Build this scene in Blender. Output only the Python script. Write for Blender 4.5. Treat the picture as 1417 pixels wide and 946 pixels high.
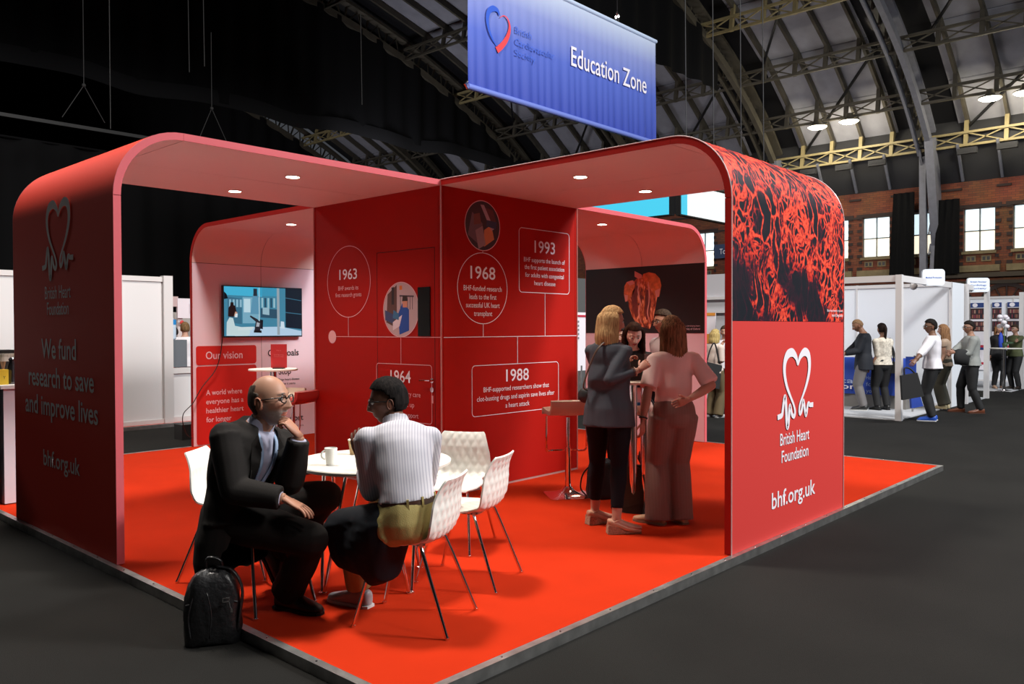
import bpy, bmesh, math, random
import numpy as np
from mathutils import Vector, Matrix
random.seed(7); np.random.seed(7)
for o in list(bpy.data.objects): bpy.data.objects.remove(o)
SC = bpy.context.scene
COL = SC.collection

# ------------------------------------------------------------------ camera
FPX = 1129.2; YAW = .7413; PIT = -.0164; ROL = -.0029
CAM = np.array([-2.137, -2.585, 1.543])
def _basis():
    cy, sy = math.cos(YAW), math.sin(YAW); cp, sp = math.cos(PIT), math.sin(PIT)
    F = np.array([cp*cy, cp*sy, sp]); R = np.array([sy, -cy, 0.]); U = np.cross(R, F)
    c, s = math.cos(ROL), math.sin(ROL)
    return F, c*R+s*U, -s*R+c*U
CF, CR, CU = _basis()
cam_data = bpy.data.cameras.new('camera'); cam = bpy.data.objects.new('camera', cam_data); COL.objects.link(cam)
cam_data.sensor_width = 36; cam_data.lens = FPX/1417*36; cam_data.clip_end = 300
cam.matrix_world = Matrix(((CR[0], CU[0], -CF[0], CAM[0]), (CR[1], CU[1], -CF[1], CAM[1]), (CR[2], CU[2], -CF[2], CAM[2]), (0, 0, 0, 1)))
SC.camera = cam
def ray(u, v): return CF+CR*(u-708.5)/FPX-CU*(v-473)/FPX
def gz(u, v, z=0.): d = ray(u, v); return CAM+d*(z-CAM[2])/d[2]
def gx(u, v, x): d = ray(u, v); return CAM+d*(x-CAM[0])/d[0]
def gy(u, v, y): d = ray(u, v); return CAM+d*(y-CAM[1])/d[1]
def gd(u, v, dep): return CAM+ray(u, v)*dep

# ------------------------------------------------------------------ world, lights, exposure
w = bpy.data.worlds.new('world'); SC.world = w; w.use_nodes = True
bg = w.node_tree.nodes['Background']; bg.inputs[0].default_value = (.62, .66, .75, 1); bg.inputs[1].default_value = .085
SC.view_settings.view_transform = 'Standard'; SC.view_settings.look = 'None'
SC.view_settings.exposure = -0.15; SC.view_settings.gamma = 1.0; SC.view_settings.use_curve_mapping = False

def area(name, loc, target, size, energy, col=(1, 1, 1), sizey=None):
    l = bpy.data.lights.new(name, 'AREA'); l.energy = energy; l.color = col; l.size = size
    if sizey: l.shape = 'RECTANGLE'; l.size_y = sizey
    o = bpy.data.objects.new(name, l); COL.objects.link(o); o.location = loc
    d = Vector(target)-Vector(loc); o.rotation_euler = d.to_track_quat('-Z', 'Y').to_euler()
    return o
# high hall floods around the stand, then lamps aimed at far wall and roof
area('hall_or_fill_light', (9, -9, 13), (3, 3, 0), 2.0, 3000, (1, .97, .93))
area('hall_or_fill_light', (2.5, -11, 12), (3, 2, 0), 2.0, 750, (1, .97, .95))
area('hall_or_fill_light', (.9, 4.3, 13), (.9, 4.3, 0), 1.6, 2300, (1, .93, .84))
area('hall_or_fill_light', (13, -10, 12), (16, 2, 0), 6.0, 2600, (.90, .95, 1))
area('hall_or_fill_light', (-2, 18, 12), (3, 12, 0), 4.0, 650, (1, .97, .95))
area('hall_or_fill_light', (27, 12, 7), (38, 12, 7), 5.0, 330, (1, .92, .87))
area('hall_or_fill_light', (22, 27, 8), (32, 27, 13), 4.0, 420, (.92, .92, 1))  # unseen fill, added to brighten the roof bay by the banner
area('hall_or_fill_light', (20, 39, 8), (31, 39, 13), 4.0, 420, (.95, .92, .95))  # another added fill, lifts the dark far left roof bays

# ------------------------------------------------------------------ helpers
MATS = {}
def mat(name, col, rough=.6, metal=0., bump=0., bscale=200., emit=None, estr=1., alpha=1., trans=0., var=0., vscale=5., spec=.5, sheen=0.):
    if name in MATS: return MATS[name]
    m = bpy.data.materials.new(name); m.use_nodes = True; nt = m.node_tree; b = nt.nodes['Principled BSDF']
    b.inputs['Base Color'].default_value = (*col, 1); b.inputs['Roughness'].default_value = rough
    b.inputs['Metallic'].default_value = metal; b.inputs['Specular IOR Level'].default_value = spec
    if sheen: b.inputs['Sheen Weight'].default_value = sheen
    if emit: b.inputs['Emission Color'].default_value = (*emit, 1); b.inputs['Emission Strength'].default_value = estr
    if alpha < 1: b.inputs['Alpha'].default_value = alpha
    if trans: b.inputs['Transmission Weight'].default_value = trans
    if bump or var:
        tc = nt.nodes.new('ShaderNodeTexCoord')
    if bump:
        n = nt.nodes.new('ShaderNodeTexNoise'); n.inputs['Scale'].default_value = bscale; n.inputs['Detail'].default_value = 3
        nt.links.new(tc.outputs['Object'], n.inputs['Vector'])
        bp = nt.nodes.new('ShaderNodeBump'); bp.inputs['Strength'].default_value = bump; bp.inputs['Distance'].default_value = .01
        nt.links.new(n.outputs['Fac'], bp.inputs['Height']); nt.links.new(bp.outputs['Normal'], b.inputs['Normal'])
    if var:
        n = nt.nodes.new('ShaderNodeTexNoise'); n.inputs['Scale'].default_value = vscale; n.inputs['Detail'].default_value = 4
        nt.links.new(tc.outputs['Object'], n.inputs['Vector'])
        r = nt.nodes.new('ShaderNodeMapRange'); r.inputs[1].default_value = .3; r.inputs[2].default_value = .7
        r.inputs[3].default_value = 1-var; r.inputs[4].default_value = 1+var
        nt.links.new(n.outputs['Fac'], r.inputs[0])
        v = nt.nodes.new('ShaderNodeVectorMath'); v.operation = 'SCALE'; v.inputs[0].default_value = col
        nt.links.new(r.outputs[0], v.inputs['Scale']); nt.links.new(v.outputs[0], b.inputs['Base Color'])
    MATS[name] = m; return m

def tag(o, label=None, cat=None, group=None, kind=None):
    if label: o['label'] = label
    if cat: o['category'] = cat
    if group: o['group'] = group
    if kind: o['kind'] = kind
    return o
def empty(name, loc=(0, 0, 0), label=None, cat=None, group=None, rz=0.):
    o = bpy.data.objects.new(name, None); o.empty_display_size = .1; COL.objects.link(o)
    o.location = loc; o.rotation_euler = (0, 0, rz)
    return tag(o, label, cat, group)
def link_mesh(name, me, m=None, parent=None, keep=False):
    o = bpy.data.objects.new(name, me); COL.objects.link(o)
    if m is not None:
        me.materials.clear()
        for mm in (m if isinstance(m, (list, tuple)) else [m]): me.materials.append(mm)
    if parent is not None:
        o.parent = parent
        if keep:   # geometry given in world space
            o.matrix_parent_inverse = parent_world(parent).inverted()
    return o
def parent_world(p):
    mt = Matrix.LocRotScale(p.location, p.rotation_euler, p.scale)
    if p.parent: mt = parent_world(p.parent) @ p.matrix_parent_inverse @ mt
    return mt
class G:
    """numpy geometry collector"""
    def __init__(s): s.V = []; s.F = []; s.n = 0; s.M = []
    def add(s, V, F, mi=0):
        V = np.asarray(V, float); s.V.append(V)
        s.F += [tuple(i+s.n for i in f) for f in F]; s.M += [mi]*len(F); s.n += len(V); return s
    def verts(s): return np.vstack(s.V) if s.V else np.zeros((0, 3))
    def box(s, lo, hi, mi=0):
        x0, y0, z0 = lo; x1, y1, z1 = hi
        V = [(x0, y0, z0), (x1, y0, z0), (x1, y1, z0), (x0, y1, z0), (x0, y0, z1), (x1, y0, z1), (x1, y1, z1), (x0, y1, z1)]
        return s.add(V, [(0, 3, 2, 1), (4, 5, 6, 7), (0, 1, 5, 4), (1, 2, 6, 5), (2, 3, 7, 6), (3, 0, 4, 7)], mi)
    def bar(s, A, B, w, h=None, mi=0, up=(0, 0, 1)):
        A = np.array(A, float); B = np.array(B, float); d = B-A; L = np.linalg.norm(d); d /= L; h = h or w
        u = np.array(up, float)
        if abs(d@u) > .99: u = np.array((1., 0, 0))
        r = np.cross(d, u); r /= np.linalg.norm(r); u = np.cross(r, d)
        V = [P+r*a*w/2+u*b*h/2 for P in (A, B) for a, b in ((-1, -1), (1, -1), (1, 1), (-1, 1))]
        return s.add(V, [(0, 1, 2, 3), (7, 6, 5, 4), (0, 4, 5, 1), (1, 5, 6, 2), (2, 6, 7, 3), (3, 7, 4, 0)], mi)
    def loft(s, rings, mi=0, caps=True, closed=True):
        n = len(rings[0]); V = np.vstack(rings); F = []
        for i in range(len(rings)-1):
            for j in range(n if closed else n-1):
                k = (j+1) % n
                F.append((i*n+j, i*n+k, (i+1)*n+k, (i+1)*n+j))
        if caps:
            m = len(V); V = np.vstack([V, np.mean(rings[0], 0), np.mean(rings[-1], 0)])
            for j in range(n):
                k = (j+1) % n
                F.append((m, k, j)); F.append((m+1, (len(rings)-1)*n+j, (len(rings)-1)*n+k))
        return s.add(V, F, mi)
    def tube(s, pts, r, n=10, mi=0, smooth=0, caps=True, flat=1.):
        P = np.array(pts, float)
        if smooth: P = catmull(P, smooth)
        R = np.interp(np.linspace(0, 1, len(P)), np.linspace(0, 1, len(np.atleast_1d(r))), np.atleast_1d(r)) if np.ndim(r) else np.full(len(P), r)
        T = np.gradient(P, axis=0); T /= np.linalg.norm(T, axis=1)[:, None]+1e-12
        u = np.array((0, 0, 1.)) if abs(T[0][2]) < .9 else np.array((1., 0, 0))
        rings = []; a = np.linspace(0, 2*math.pi, n, endpoint=False)
        x = np.cross(T[0], u); x /= np.linalg.norm(x)
        for i in range(len(P)):
            x = x-T[i]*(x@T[i]); x /= np.linalg.norm(x); y = np.cross(T[i], x)
            rings.append(P[i]+R[i]*(np.cos(a)[:, None]*x+np.sin(a)[:, None]*y*flat))
        return s.loft(rings, mi, caps)
    def lathe(s, prof, c=(0, 0, 0), n=24, mi=0, caps=True):
        a = np.linspace(0, 2*math.pi, n, endpoint=False)
        return s.loft([np.c_[c[0]+r*np.cos(a), c[1]+r*np.sin(a), np.full(n, c[2]+z)] for r, z in prof], mi, caps)
    def ball(s, c, r, n=14, mi=0, rot=None):
        r = np.array(r if np.ndim(r) else (r, r, r), float); a = np.linspace(0, 2*math.pi, n, endpoint=False); rings = []
        for t in np.linspace(.12, math.pi-.12, n//2+1):
            q = np.c_[np.sin(t)*np.cos(a), np.sin(t)*np.sin(a), np.full(n, math.cos(t))]*r
            if rot is not None: q = q@np.asarray(rot).T
            rings.append(q+np.array(c))
        return s.loft(rings[::-1], mi)
    def quad(s, a, b, c, d, mi=0): return s.add([a, b, c, d], [(0, 1, 2, 3)], mi)
    def mesh(s, name, smooth=False, recalc=True):
        me = bpy.data.meshes.new(name); me.from_pydata([tuple(v) for v in s.verts()], [], s.F)
        if any(s.M): me.polygons.foreach_set('material_index', s.M)
        if recalc:
            bm = bmesh.new(); bm.from_mesh(me); bmesh.ops.recalc_face_normals(bm, faces=bm.faces); bm.to_mesh(me); bm.free()
        if smooth is True: me.polygons.foreach_set('use_smooth', [True]*len(me.polygons))
        elif smooth:
            me.polygons.foreach_set('use_smooth', [True]*len(me.polygons)); me.set_sharp_from_angle(angle=math.radians(smooth))
        me.update(); return me
    def obj(s, name, m, parent=None, smooth=False, keep=False):
        return link_mesh(name, s.mesh(name, smooth), m, parent, keep)
def catmull(P, k):
    P = np.asarray(P, float); Q = np.vstack([2*P[0]-P[1], P, 2*P[-1]-P[-2]]); out = []
    for i in range(1, len(Q)-2):
        for t in np.linspace(0, 1, k, endpoint=False):
            a, b, c, d = Q[i-1], Q[i], Q[i+1], Q[i+2]
            out.append(.5*((2*b)+(-a+c)*t+(2*a-5*b+4*c-d)*t*t+(-a+3*b-3*c+d)*t**3))
    out.append(P[-1]); return np.array(out)
def dup(root, name=None, loc=None, rz=None, label=None, group=None):
    r = root.copy(); COL.objects.link(r)
    if loc is not None: r.location = loc
    if rz is not None: r.rotation_euler = (0, 0, rz)
    if label: r['label'] = label
    if group: r['group'] = group
    for ch in root.children:
        c = ch.copy(); COL.objects.link(c); c.parent = r
        for g in ch.children:
            d = g.copy(); COL.objects.link(d); d.parent = c
    return r

# lettering: a line of type fitted to a width and a cap height on a plane (O centre, X right, Y up)
def lettering(s, O, X, Y, width, cap, m, parent, bold=0., name='lettering', align='CENTER', d=.002):
    cu = bpy.data.curves.new('t', 'FONT'); cu.body = s; cu.align_x = 'LEFT'; cu.offset = bold; cu.resolution_u = 3; cu.size = 1
    o = bpy.data.objects.new('t', cu); COL.objects.link(o)
    dg = bpy.context.evaluated_depsgraph_get(); me = bpy.data.meshes.new_from_object(o.evaluated_get(dg))
    bpy.data.objects.remove(o)
    n = len(me.vertices); co = np.zeros(n*3); me.vertices.foreach_get('co', co); co = co.reshape(-1, 3)
    if n == 0: return None
    x0, x1 = co[:, 0].min(), co[:, 0].max()
    X = np.array(X, float); Y = np.array(Y, float); X /= np.linalg.norm(X); Y /= np.linalg.norm(Y); N = np.cross(X, Y)
    sx = width/(x1-x0) if width else cap/.73
    cx = (x0+x1)/2 if align == 'CENTER' else x0
    W = np.array(O)+np.outer((co[:, 0]-cx)*sx, X)+np.outer((co[:, 1])*cap/.73, Y)+N*d
    me.vertices.foreach_set('co', W.ravel()); me.update(); me.materials.clear()
    return link_mesh(name, me, m, parent, True)

def ribbon(pts, widths, O, X, Y, m, parent, name, d=.002, k=6, thick=.0):
    """flat stroke of varying width in plane O,X,Y"""
    P = catmull(np.array(pts, float), k); W = np.interp(np.linspace(0, 1, len(P)), np.linspace(0, 1, len(widths)), widths)
    T = np.gradient(P, axis=0); T /= np.linalg.norm(T, axis=1)[:, None]+1e-9; Nn = np.c_[-T[:, 1], T[:, 0]]
    X = np.array(X, float); Y = np.array(Y, float); N = np.cross(X, Y); O = np.array(O, float)
    def w3(p): return O+p[:, :1]*X+p[:, 1:]*Y+N*d
    A = w3(P+Nn*W[:, None]/2); B = w3(P-Nn*W[:, None]/2); n = len(P)
    g = G(); g.add(np.vstack([A, B]), [(i, i+1, n+i+1, n+i) for i in range(n-1)])
    return g.obj(name, m, parent, keep=True)
def poly(pts, O, X, Y, m, parent, name, d=.002):
    X = np.array(X, float); Y = np.array(Y, float); N = np.cross(X, Y); O = np.array(O, float)
    g = G(); g.add([O+p[0]*X+p[1]*Y+N*d for p in pts], [tuple(range(len(pts)))])
    return g.obj(name, m, parent, keep=True)
def circle_pts(c, r, n=40, ry=None): return [(c[0]+r*math.cos(t), c[1]+(ry or r)*math.sin(t)) for t in np.linspace(0, 2*math.pi, n, endpoint=False)]
def rrect(x0, y0, x1, y1, r, n=5):
    out = []
    for cx, cy, a in ((x1-r, y1-r, 0), (x0+r, y1-r, 90), (x0+r, y0+r, 180), (x1-r, y0+r, 270)):
        for t in np.linspace(0, 90, n): out.append((cx+r*math.cos(math.radians(a+t)), cy+r*math.sin(math.radians(a+t))))
    return out
def outline(pts, w, O, X, Y, m, parent, name, d=.002):
    """closed thin line"""
    P = np.array(pts, float); n = len(P); T = np.roll(P, -1, 0)-np.roll(P, 1, 0); T /= np.linalg.norm(T, axis=1)[:, None]; Nn = np.c_[-T[:, 1], T[:, 0]]
    X = np.array(X, float); Y = np.array(Y, float); N = np.cross(X, Y); O = np.array(O, float)
    def w3(p): return O+p[:, :1]*X+p[:, 1:]*Y+N*d
    g = G(); g.add(np.vstack([w3(P+Nn*w/2), w3(P-Nn*w/2)]), [(i, (i+1) % n, n+(i+1) % n, n+i) for i in range(n)])
    return g.obj(name, m, parent, keep=True)
# ================================================================== the hall
FLZ = -.055
M_floor = mat('charcoal_carpet', (.011, .0105, .0095), .95, bump=.35, bscale=260, var=.18, vscale=1.2, spec=.15)
g = G(); g.quad((-30, -20, FLZ), (60, -20, FLZ), (60, 70, FLZ), (-30, 70, FLZ)); tag(g.obj('floor', M_floor), kind='structure')

M_drape = mat('black_drape', (.006, .006, .0065), .95, spec=.1)
M_steel = mat('painted_steel', (.065, .056, .040), .6, var=.2, vscale=2)
M_steel_y = mat('cream_painted_steel', (.26, .21, .10), .6, var=.15, vscale=2)
M_grey_steel = mat('grey_painted_steel', (.16, .165, .20), .5, var=.1)
M_roofpanel = mat('roof_lining', (.27, .27, .31), .85, var=.12, vscale=1.5)
M_dark = mat('dark_glazing', (.010, .010, .012), .4)
M_void = mat('dark_roof_void', (.025, .025, .028), .9)
M_slat = mat('ribbed_dark_panel', (.05, .05, .048), .7)

# brick: procedural courses on far walls (each brick under 2 pixels)
def brick_mat():
    m = bpy.data.materials.new('red_brick'); m.use_nodes = True; nt = m.node_tree; b = nt.nodes['Principled BSDF']
    tc = nt.nodes.new('ShaderNodeTexCoord'); mp = nt.nodes.new('ShaderNodeMapping'); mp.inputs['Rotation'].default_value = (math.radians(90), 0, math.radians(90))
    br = nt.nodes.new('ShaderNodeTexBrick'); br.inputs['Scale'].default_value = 1.0
    br.inputs['Color1'].default_value = (.30, .085, .035, 1); br.inputs['Color2'].default_value = (.19, .05, .025, 1); br.inputs['Mortar'].default_value = (.09, .05, .035, 1)
    br.inputs['Brick Width'].default_value = .30; br.inputs['Row Height'].default_value = .10; br.inputs['Mortar Size'].default_value = .008
    sx = nt.nodes.new('ShaderNodeSeparateXYZ'); cb = nt.nodes.new('ShaderNodeCombineXYZ')
    nt.links.new(tc.outputs['Object'], sx.inputs[0]); nt.links.new(sx.outputs['Y'], cb.inputs['X']); nt.links.new(sx.outputs['Z'], cb.inputs['Y'])
    nt.links.new(cb.outputs[0], br.inputs['Vector'])
    n = nt.nodes.new('ShaderNodeTexNoise'); n.inputs['Scale'].default_value = .8
    nt.links.new(tc.outputs['Object'], n.inputs['Vector'])
    mx = nt.nodes.new('ShaderNodeMix'); mx.data_type = 'RGBA'; mx.blend_type = 'MULTIPLY'; mx.inputs[0].default_value = .6
    nt.links.new(br.outputs['Color'], mx.inputs[6]); nt.links.new(n.outputs['Color'], mx.inputs[7]); nt.links.new(mx.outputs[2], b.inputs['Base Color'])
    b.inputs['Roughness'].default_value = .9; return m
M_brick = brick_mat(); M_stone = mat('sandstone_band', (.22, .17, .09), .9, var=.2, vscale=3); M_dstone = mat('dark_brick_quoin', (.035, .022, .02), .9)
XW = 38.; WB = [(3.95, 5.2), (5.85, 7.1), (8.3, 9.55), (10.2, 11.45), (12.1, 13.35), (14.0, 15.25), (16.8, 18.05), (19.28, 20.5), (22, 23.25)]
WZ0, WZ1, WT = 4.87, 6.78, 7.95
wall = empty('wall_right'); wall['kind'] = 'structure'
ys = [-15.]+[v for a in WB for v in a]+[50.]
g = G(); g.box((XW, -15, FLZ), (XW+.4, 50, WZ0)); g.box((XW, -15, WZ1), (XW+.4, 50, WT))
for i in range(0, len(ys), 2): g.box((XW, ys[i], WZ0), (XW+.4, ys[i+1], WZ1))
g.obj('brickwork', M_brick, wall)
M_glass = mat('daylit_window_pane', (.8, .85, .9), .1, emit=(.66, .82, .90), estr=1.25)
M_glass2 = mat('daylit_window_pane_low', (.8, .85, .9), .1, emit=(1., .88, .66), estr=1.25)
M_sash = mat('window_sash', (.25, .27, .25), .6)
for k, (a, b) in enumerate(WB):
    wn = empty('window_%d' % (k+1), (XW, (a+b)/2, WZ0)); wn['kind'] = 'structure'
    for (y0, y1) in ((a, (a+b)/2), ((a+b)/2, b)):
        for (z0, z1, mm) in ((WZ0, (WZ0+WZ1)/2-.05, M_glass2), ((WZ0+WZ1)/2-.05, WZ1, M_glass)):
            g = G(); g.box((XW+.18, y0+.03, z0+.03), (XW+.19, y1-.03, z1-.03)); g.obj('pane', mm, wn, keep=True)
    g = G()
    for y in (a, (a+b)/2-.02, b-.05): g.box((XW+.14, y, WZ0), (XW+.22, y+.05, WZ1))
    for z in (WZ0, (WZ0+WZ1)/2-.08, WZ1-.05): g.box((XW+.14, a, z), (XW+.22, b, z+.05))
    g.obj('window_frame', M_sash, wn, keep=True)
    g = G(); g.box((XW-.15, a-.2, WZ0-.9), (XW, b+.2, WZ0-.62)); g.box((XW-.1, a-.05, WZ0-.12), (XW+.02, b+.05, WZ0))
    g.obj('sill', M_stone, wn, keep=True)
    for yy in (a+.15, (a+b)/2+.12):
        g = G(); g.box((XW-.03, yy, WZ0-.45), (XW, yy+.38, WZ0-.2)); v = g.obj('vent', M_stone, wn, keep=True)
        g = G(); g.box((XW-.04, yy+.05, WZ0-.4), (XW-.028, yy+.16, WZ0-.25)); g.box((XW-.04, yy+.22, WZ0-.4), (XW-.028, yy+.33, WZ0-.25)); g.obj('vent_slot', M_dark, v, keep=True)
    g = G()
    for i in range(10):
        z = WZ0-.9+i*.3
        for y in (a-.14-(.08 if i % 2 else 0), b): g.box((XW-.03, y, z), (XW+.01, y+.14+(.08 if i % 2 else 0), z+.15))
    g.box((XW-.04, a-.25, WZ1), (XW+.01, b+.25, WZ1+.15)); g.obj('quoin', M_dstone, wn, keep=True)
g = G(); g.box((XW-.22, -15, WZ0-1.15), (XW, 50, WZ0-.95)); g.box((XW-.1, -15, WZ0-1.45), (XW, 50, WZ0-1.3)); g.obj('cornice', mat('dark_cornice', (.06, .045, .03), .8), wall)
g = G()
for z in (WZ1-.05, WT-.35): 
    for i in range(len(WB)+1):
        y0 = ([-15]+[b+.05 for a, b in WB])[i]; y1 = ([a-.05 for a, b in WB]+[50])[i]; g.box((XW-.05, y0, z), (XW, y1, z+.09))
g.obj('string_course', M_dstone, wall)
# semicircular iron-framed fanlights low in the wall
for yc in (7.7, 5.4, 3.2):
    g = G(); a = np.linspace(0, math.pi, 17)
    for r0, r1 in ((.95, 1.12), (.45, .52)):
        for i in range(16):
            if r0 < .9 or True:
                p = [(XW-.06, yc+r*math.cos(t), 2.35+r*math.sin(t)) for r, t in ((r0, a[i]), (r1, a[i]), (r1, a[i+1]), (r0, a[i+1]))]; g.quad(*p)
    for t in np.linspace(.25, math.pi-.25, 7): g.bar((XW-.05, yc+.45*math.cos(t), 2.35+.45*math.sin(t)), (XW-.05, yc+1*math.cos(t), 2.35+1*math.sin(t)), .05)
    g.obj('fanlight_iron', M_dstone, wall)
# the roof ---------------------------------------------------------
PROF = np.array([(37.3, 9.3), (35.4, 11.05), (33.0, 12.7), (29.9, 14.2), (26, 15.7), (21, 17), (15, 18), (8, 18.5), (0, 18.3), (-10, 17), (-20, 15.0), (-29, 10)])
def offs(P, d):
    T = np.gradient(P, axis=0); T /= np.linalg.norm(T, axis=1)[:, None]; return P+np.c_[T[:, 1], -T[:, 0]]*-d
def offp(P, d):
    T = np.gradient(P, axis=0); T /= np.linalg.norm(T, axis=1)[:, None]; N = np.c_[T[:, 1], -T[:, 0]]
    N *= np.sign(N[:, 1:]+1e-9); return P+N*d
fine = catmull(PROF, 3); UP = offp(fine, 1.0); SK = offp(PROF, 1.25)
RY = [0.7, 8.37, 15.5, 23.2, 30.95, 38.7, 46.4]
ceil = empty('ceiling'); ceil['kind'] = 'structure'
def xz(p, y): return (p[0], y, p[1])
PW = np.array([1, .35])
for k, y in enumerate(RY):
    g = G(); gl = G()
    for i in range(len(fine)-1):
        g.bar(xz(fine[i], y-.16), xz(fine[i+1], y-.16), .22, .34); g.bar(xz(fine[i], y+.35), xz(fine[i+1], y+.35), .10, .30)
        g.bar(xz(UP[i], y), xz(UP[i+1], y), .45, .15)
    rib = g.obj('roof_rib', M_grey_steel if k in (1,) else M_steel, ceil)
    fx = catmull(PROF, 8); ux = offp(fx, 1.0)
    for i in range(0, len(fx)-2, 2):
        gl.bar(xz(fx[i], y+.2), xz(ux[i+1], y+.2), .06); gl.bar(xz(ux[i+1], y+.2), xz(fx[i+2], y+.2), .06); gl.bar(xz(fx[i], y+.2), xz(ux[i], y+.2), .09)
    gl.obj('lattice', M_steel, rib)
    # column leg
    if y < 31:
        g = G(); g.bar((37.0, y-.2, 9.9), (39.0-.75, y-.2, 5.0), .35, .8); g.bar((38.0, y-.2, 5.2), (38.0-.1, y-.2, FLZ), .35, .7)
        g.bar((37.5, y+.25, 9.6), (37.75, y+.25, FLZ), .28, .25); 
        for i in range(9): z = 1+i*.95; g.bar((37.5, y, z), (37.8, y, z+.5), .06)
        g.obj('column', M_grey_steel, rib)
RAF = []
for k in range(len(RY)-1):
    y0, y1 = RY[k], RY[k+1]; L = y1-y0
    rr = [y0+L*f for f in (.215, .41, .60, .80)]
    sky = [y0+.55, y0+L*.10, y0+L*.93, y1-.3]
    # roof lining panels, each bay segment a piece
    cells = [(y0+L*.19, rr[0]), (rr[0], rr[1]), (rr[1], rr[2]), (rr[2], rr[3]), (rr[3], y0+L*.86)]
    for i in range(len(SK)-1):
        a, b = SK[i], SK[i+1]
        if k > 2 and i > 7: continue
        for (p, q) in cells:
            g = G(); d = .03
            A, B = a+(b-a)*.01, a+(b-a)*.99
            g.add([xz(A, p+d), xz(B, p+d), xz(B, q-d), xz(A, q-d), (A[0], p+d, A[1]+.04), (B[0], p+d, B[1]+.04), (B[0], q-d, B[1]+.04), (A[0], q-d, A[1]+.04)],
                  [(0, 1, 2, 3), (4, 7, 6, 5), (0, 4, 5, 1), (1, 5, 6, 2), (2, 6, 7, 3), (3, 7, 4, 0)])
            g.obj('roof_panel', M_slat if (k == 0 and (p, q) == cells[1] and i < 2) else M_roofpanel, ceil)
    g = G()
    for i in range(len(SK)-1):
        a, b = SK[i], SK[i+1]; g.quad((a[0]+.1, y0, a[1]+.1), (b[0]+.1, y0, b[1]+.1), (b[0]+.1, y1, b[1]+.1), (a[0]+.1, y1, a[1]+.1))
    g.obj('roof_skin', M_dark, ceil)
    for r in rr:
        g = G()
        for i in range(len(SK)-1): g.bar(xz(SK[i]-np.array((.15, .15)), r), xz(SK[i+1]-np.array((.15, .15)), r), .12, .28)
        g.obj('rafter', M_steel, ceil)
    # purlin trusses
    for i in range(0, 8):
        c = PROF[i]; 
        if i == 0: c = c+np.array((-.1, .1))
        g = G(); mm = M_steel_y if (i in (0, 3)) else M_steel
        g.bar((c[0], y0, c[1]), (c[0], y1, c[1]), .12, .10); g.bar((c[0], y0, c[1]+.55), (c[0], y1, c[1]+.55), .14, .10)
        pt = g.obj('purlin_truss', mm, ceil)
        g = G(); ee = [y0]+rr+[y1]
        for j in range(5):
            g.bar((c[0], ee[j], c[1]), (c[0], ee[j+1], c[1]+.55), .05); g.bar((c[0], ee[j], c[1]+.55), (c[0], ee[j+1], c[1]), .05)
            if j: g.bar((c[0], ee[j], c[1]-.05), (c[0]+.2, ee[j], c[1]+1.1), .16)
        g.obj('lattice', mm, pt)
    if k < 4:
        for i in (1, 3):
            g = G(); a, b = PROF[i-1]+.6, PROF[i+1]+.6; g.bar(xz(a, y1-1), xz(b, y0+1), .09); g.obj('wind_brace', M_dark, ceil)
# lower lean-to strip between girder and wall head
g = G(); g.quad((37.2, -15, 9.5), (37.2, 50, 9.5), (38.15, 50, WT), (38.15, -15, WT)); g.quad((37.2, -15, 9.5), (37.2, 50, 9.5), (38.2, 50, 11.2), (38.2, -15, 11.2)); g.obj('roof_eaves', M_void, ceil)
for y in np.arange(1.0, 46, 1.53):
    g = G(); g.bar((37.05, y, 9.45), (38.0, y, WT+.05), .10, .12); g.obj('eaves_rafter', M_grey_steel, ceil)
# vents and lamps below the girder
for y in (3.3, 4.8, 6.3, 10, 11.5, 13.2):
    g = G(); g.box((36.7, y, 8.95), (36.9, y+.75, 9.2)); g.box((36.69, y+.08, 9.05), (36.71, y+.67, 9.15), 1)
    g.obj('eaves_heater', [M_void, M_dark], ceil)
M_lamp = mat('lamp_glow', (1, 1, .95), .5, emit=(1, .93, .72), estr=14)
for (u, v, wh) in ((1131, 175, 'first from the left'), (1175, 167, 'second from the left'), (1370, 135, 'third from the left'), (1419, 127, 'cut by the right edge')):
    p = gx(u, v, 35.3)
    f = empty('hall_flood', tuple(p), 'lit oval high bay lamp under the roof lining, '+wh, 'lamp', 'lit lamps under the right roof slope')
    g = G(); g.lathe([(.02, .35), (.12, .33), (.2, .1), (.42, .03), (.44, -.02)], n=20); g.obj('lamp_housing', M_steel, f, smooth=40)
    g = G(); g.lathe([(.42, -.03), (.3, -.10), (.05, -.13)], n=20); g.obj('lens', M_lamp, f, smooth=True)
    l = bpy.data.lights.new('flood', 'POINT'); l.energy = 260; l.color = (1, .9, .68); l.shadow_soft_size = .3
    o = bpy.data.objects.new('flood_light', l); COL.objects.link(o); o.location = (p[0]-.1, p[1], p[2]-.35); o.parent = f; o.location = (0, 0, -.4)
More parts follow.
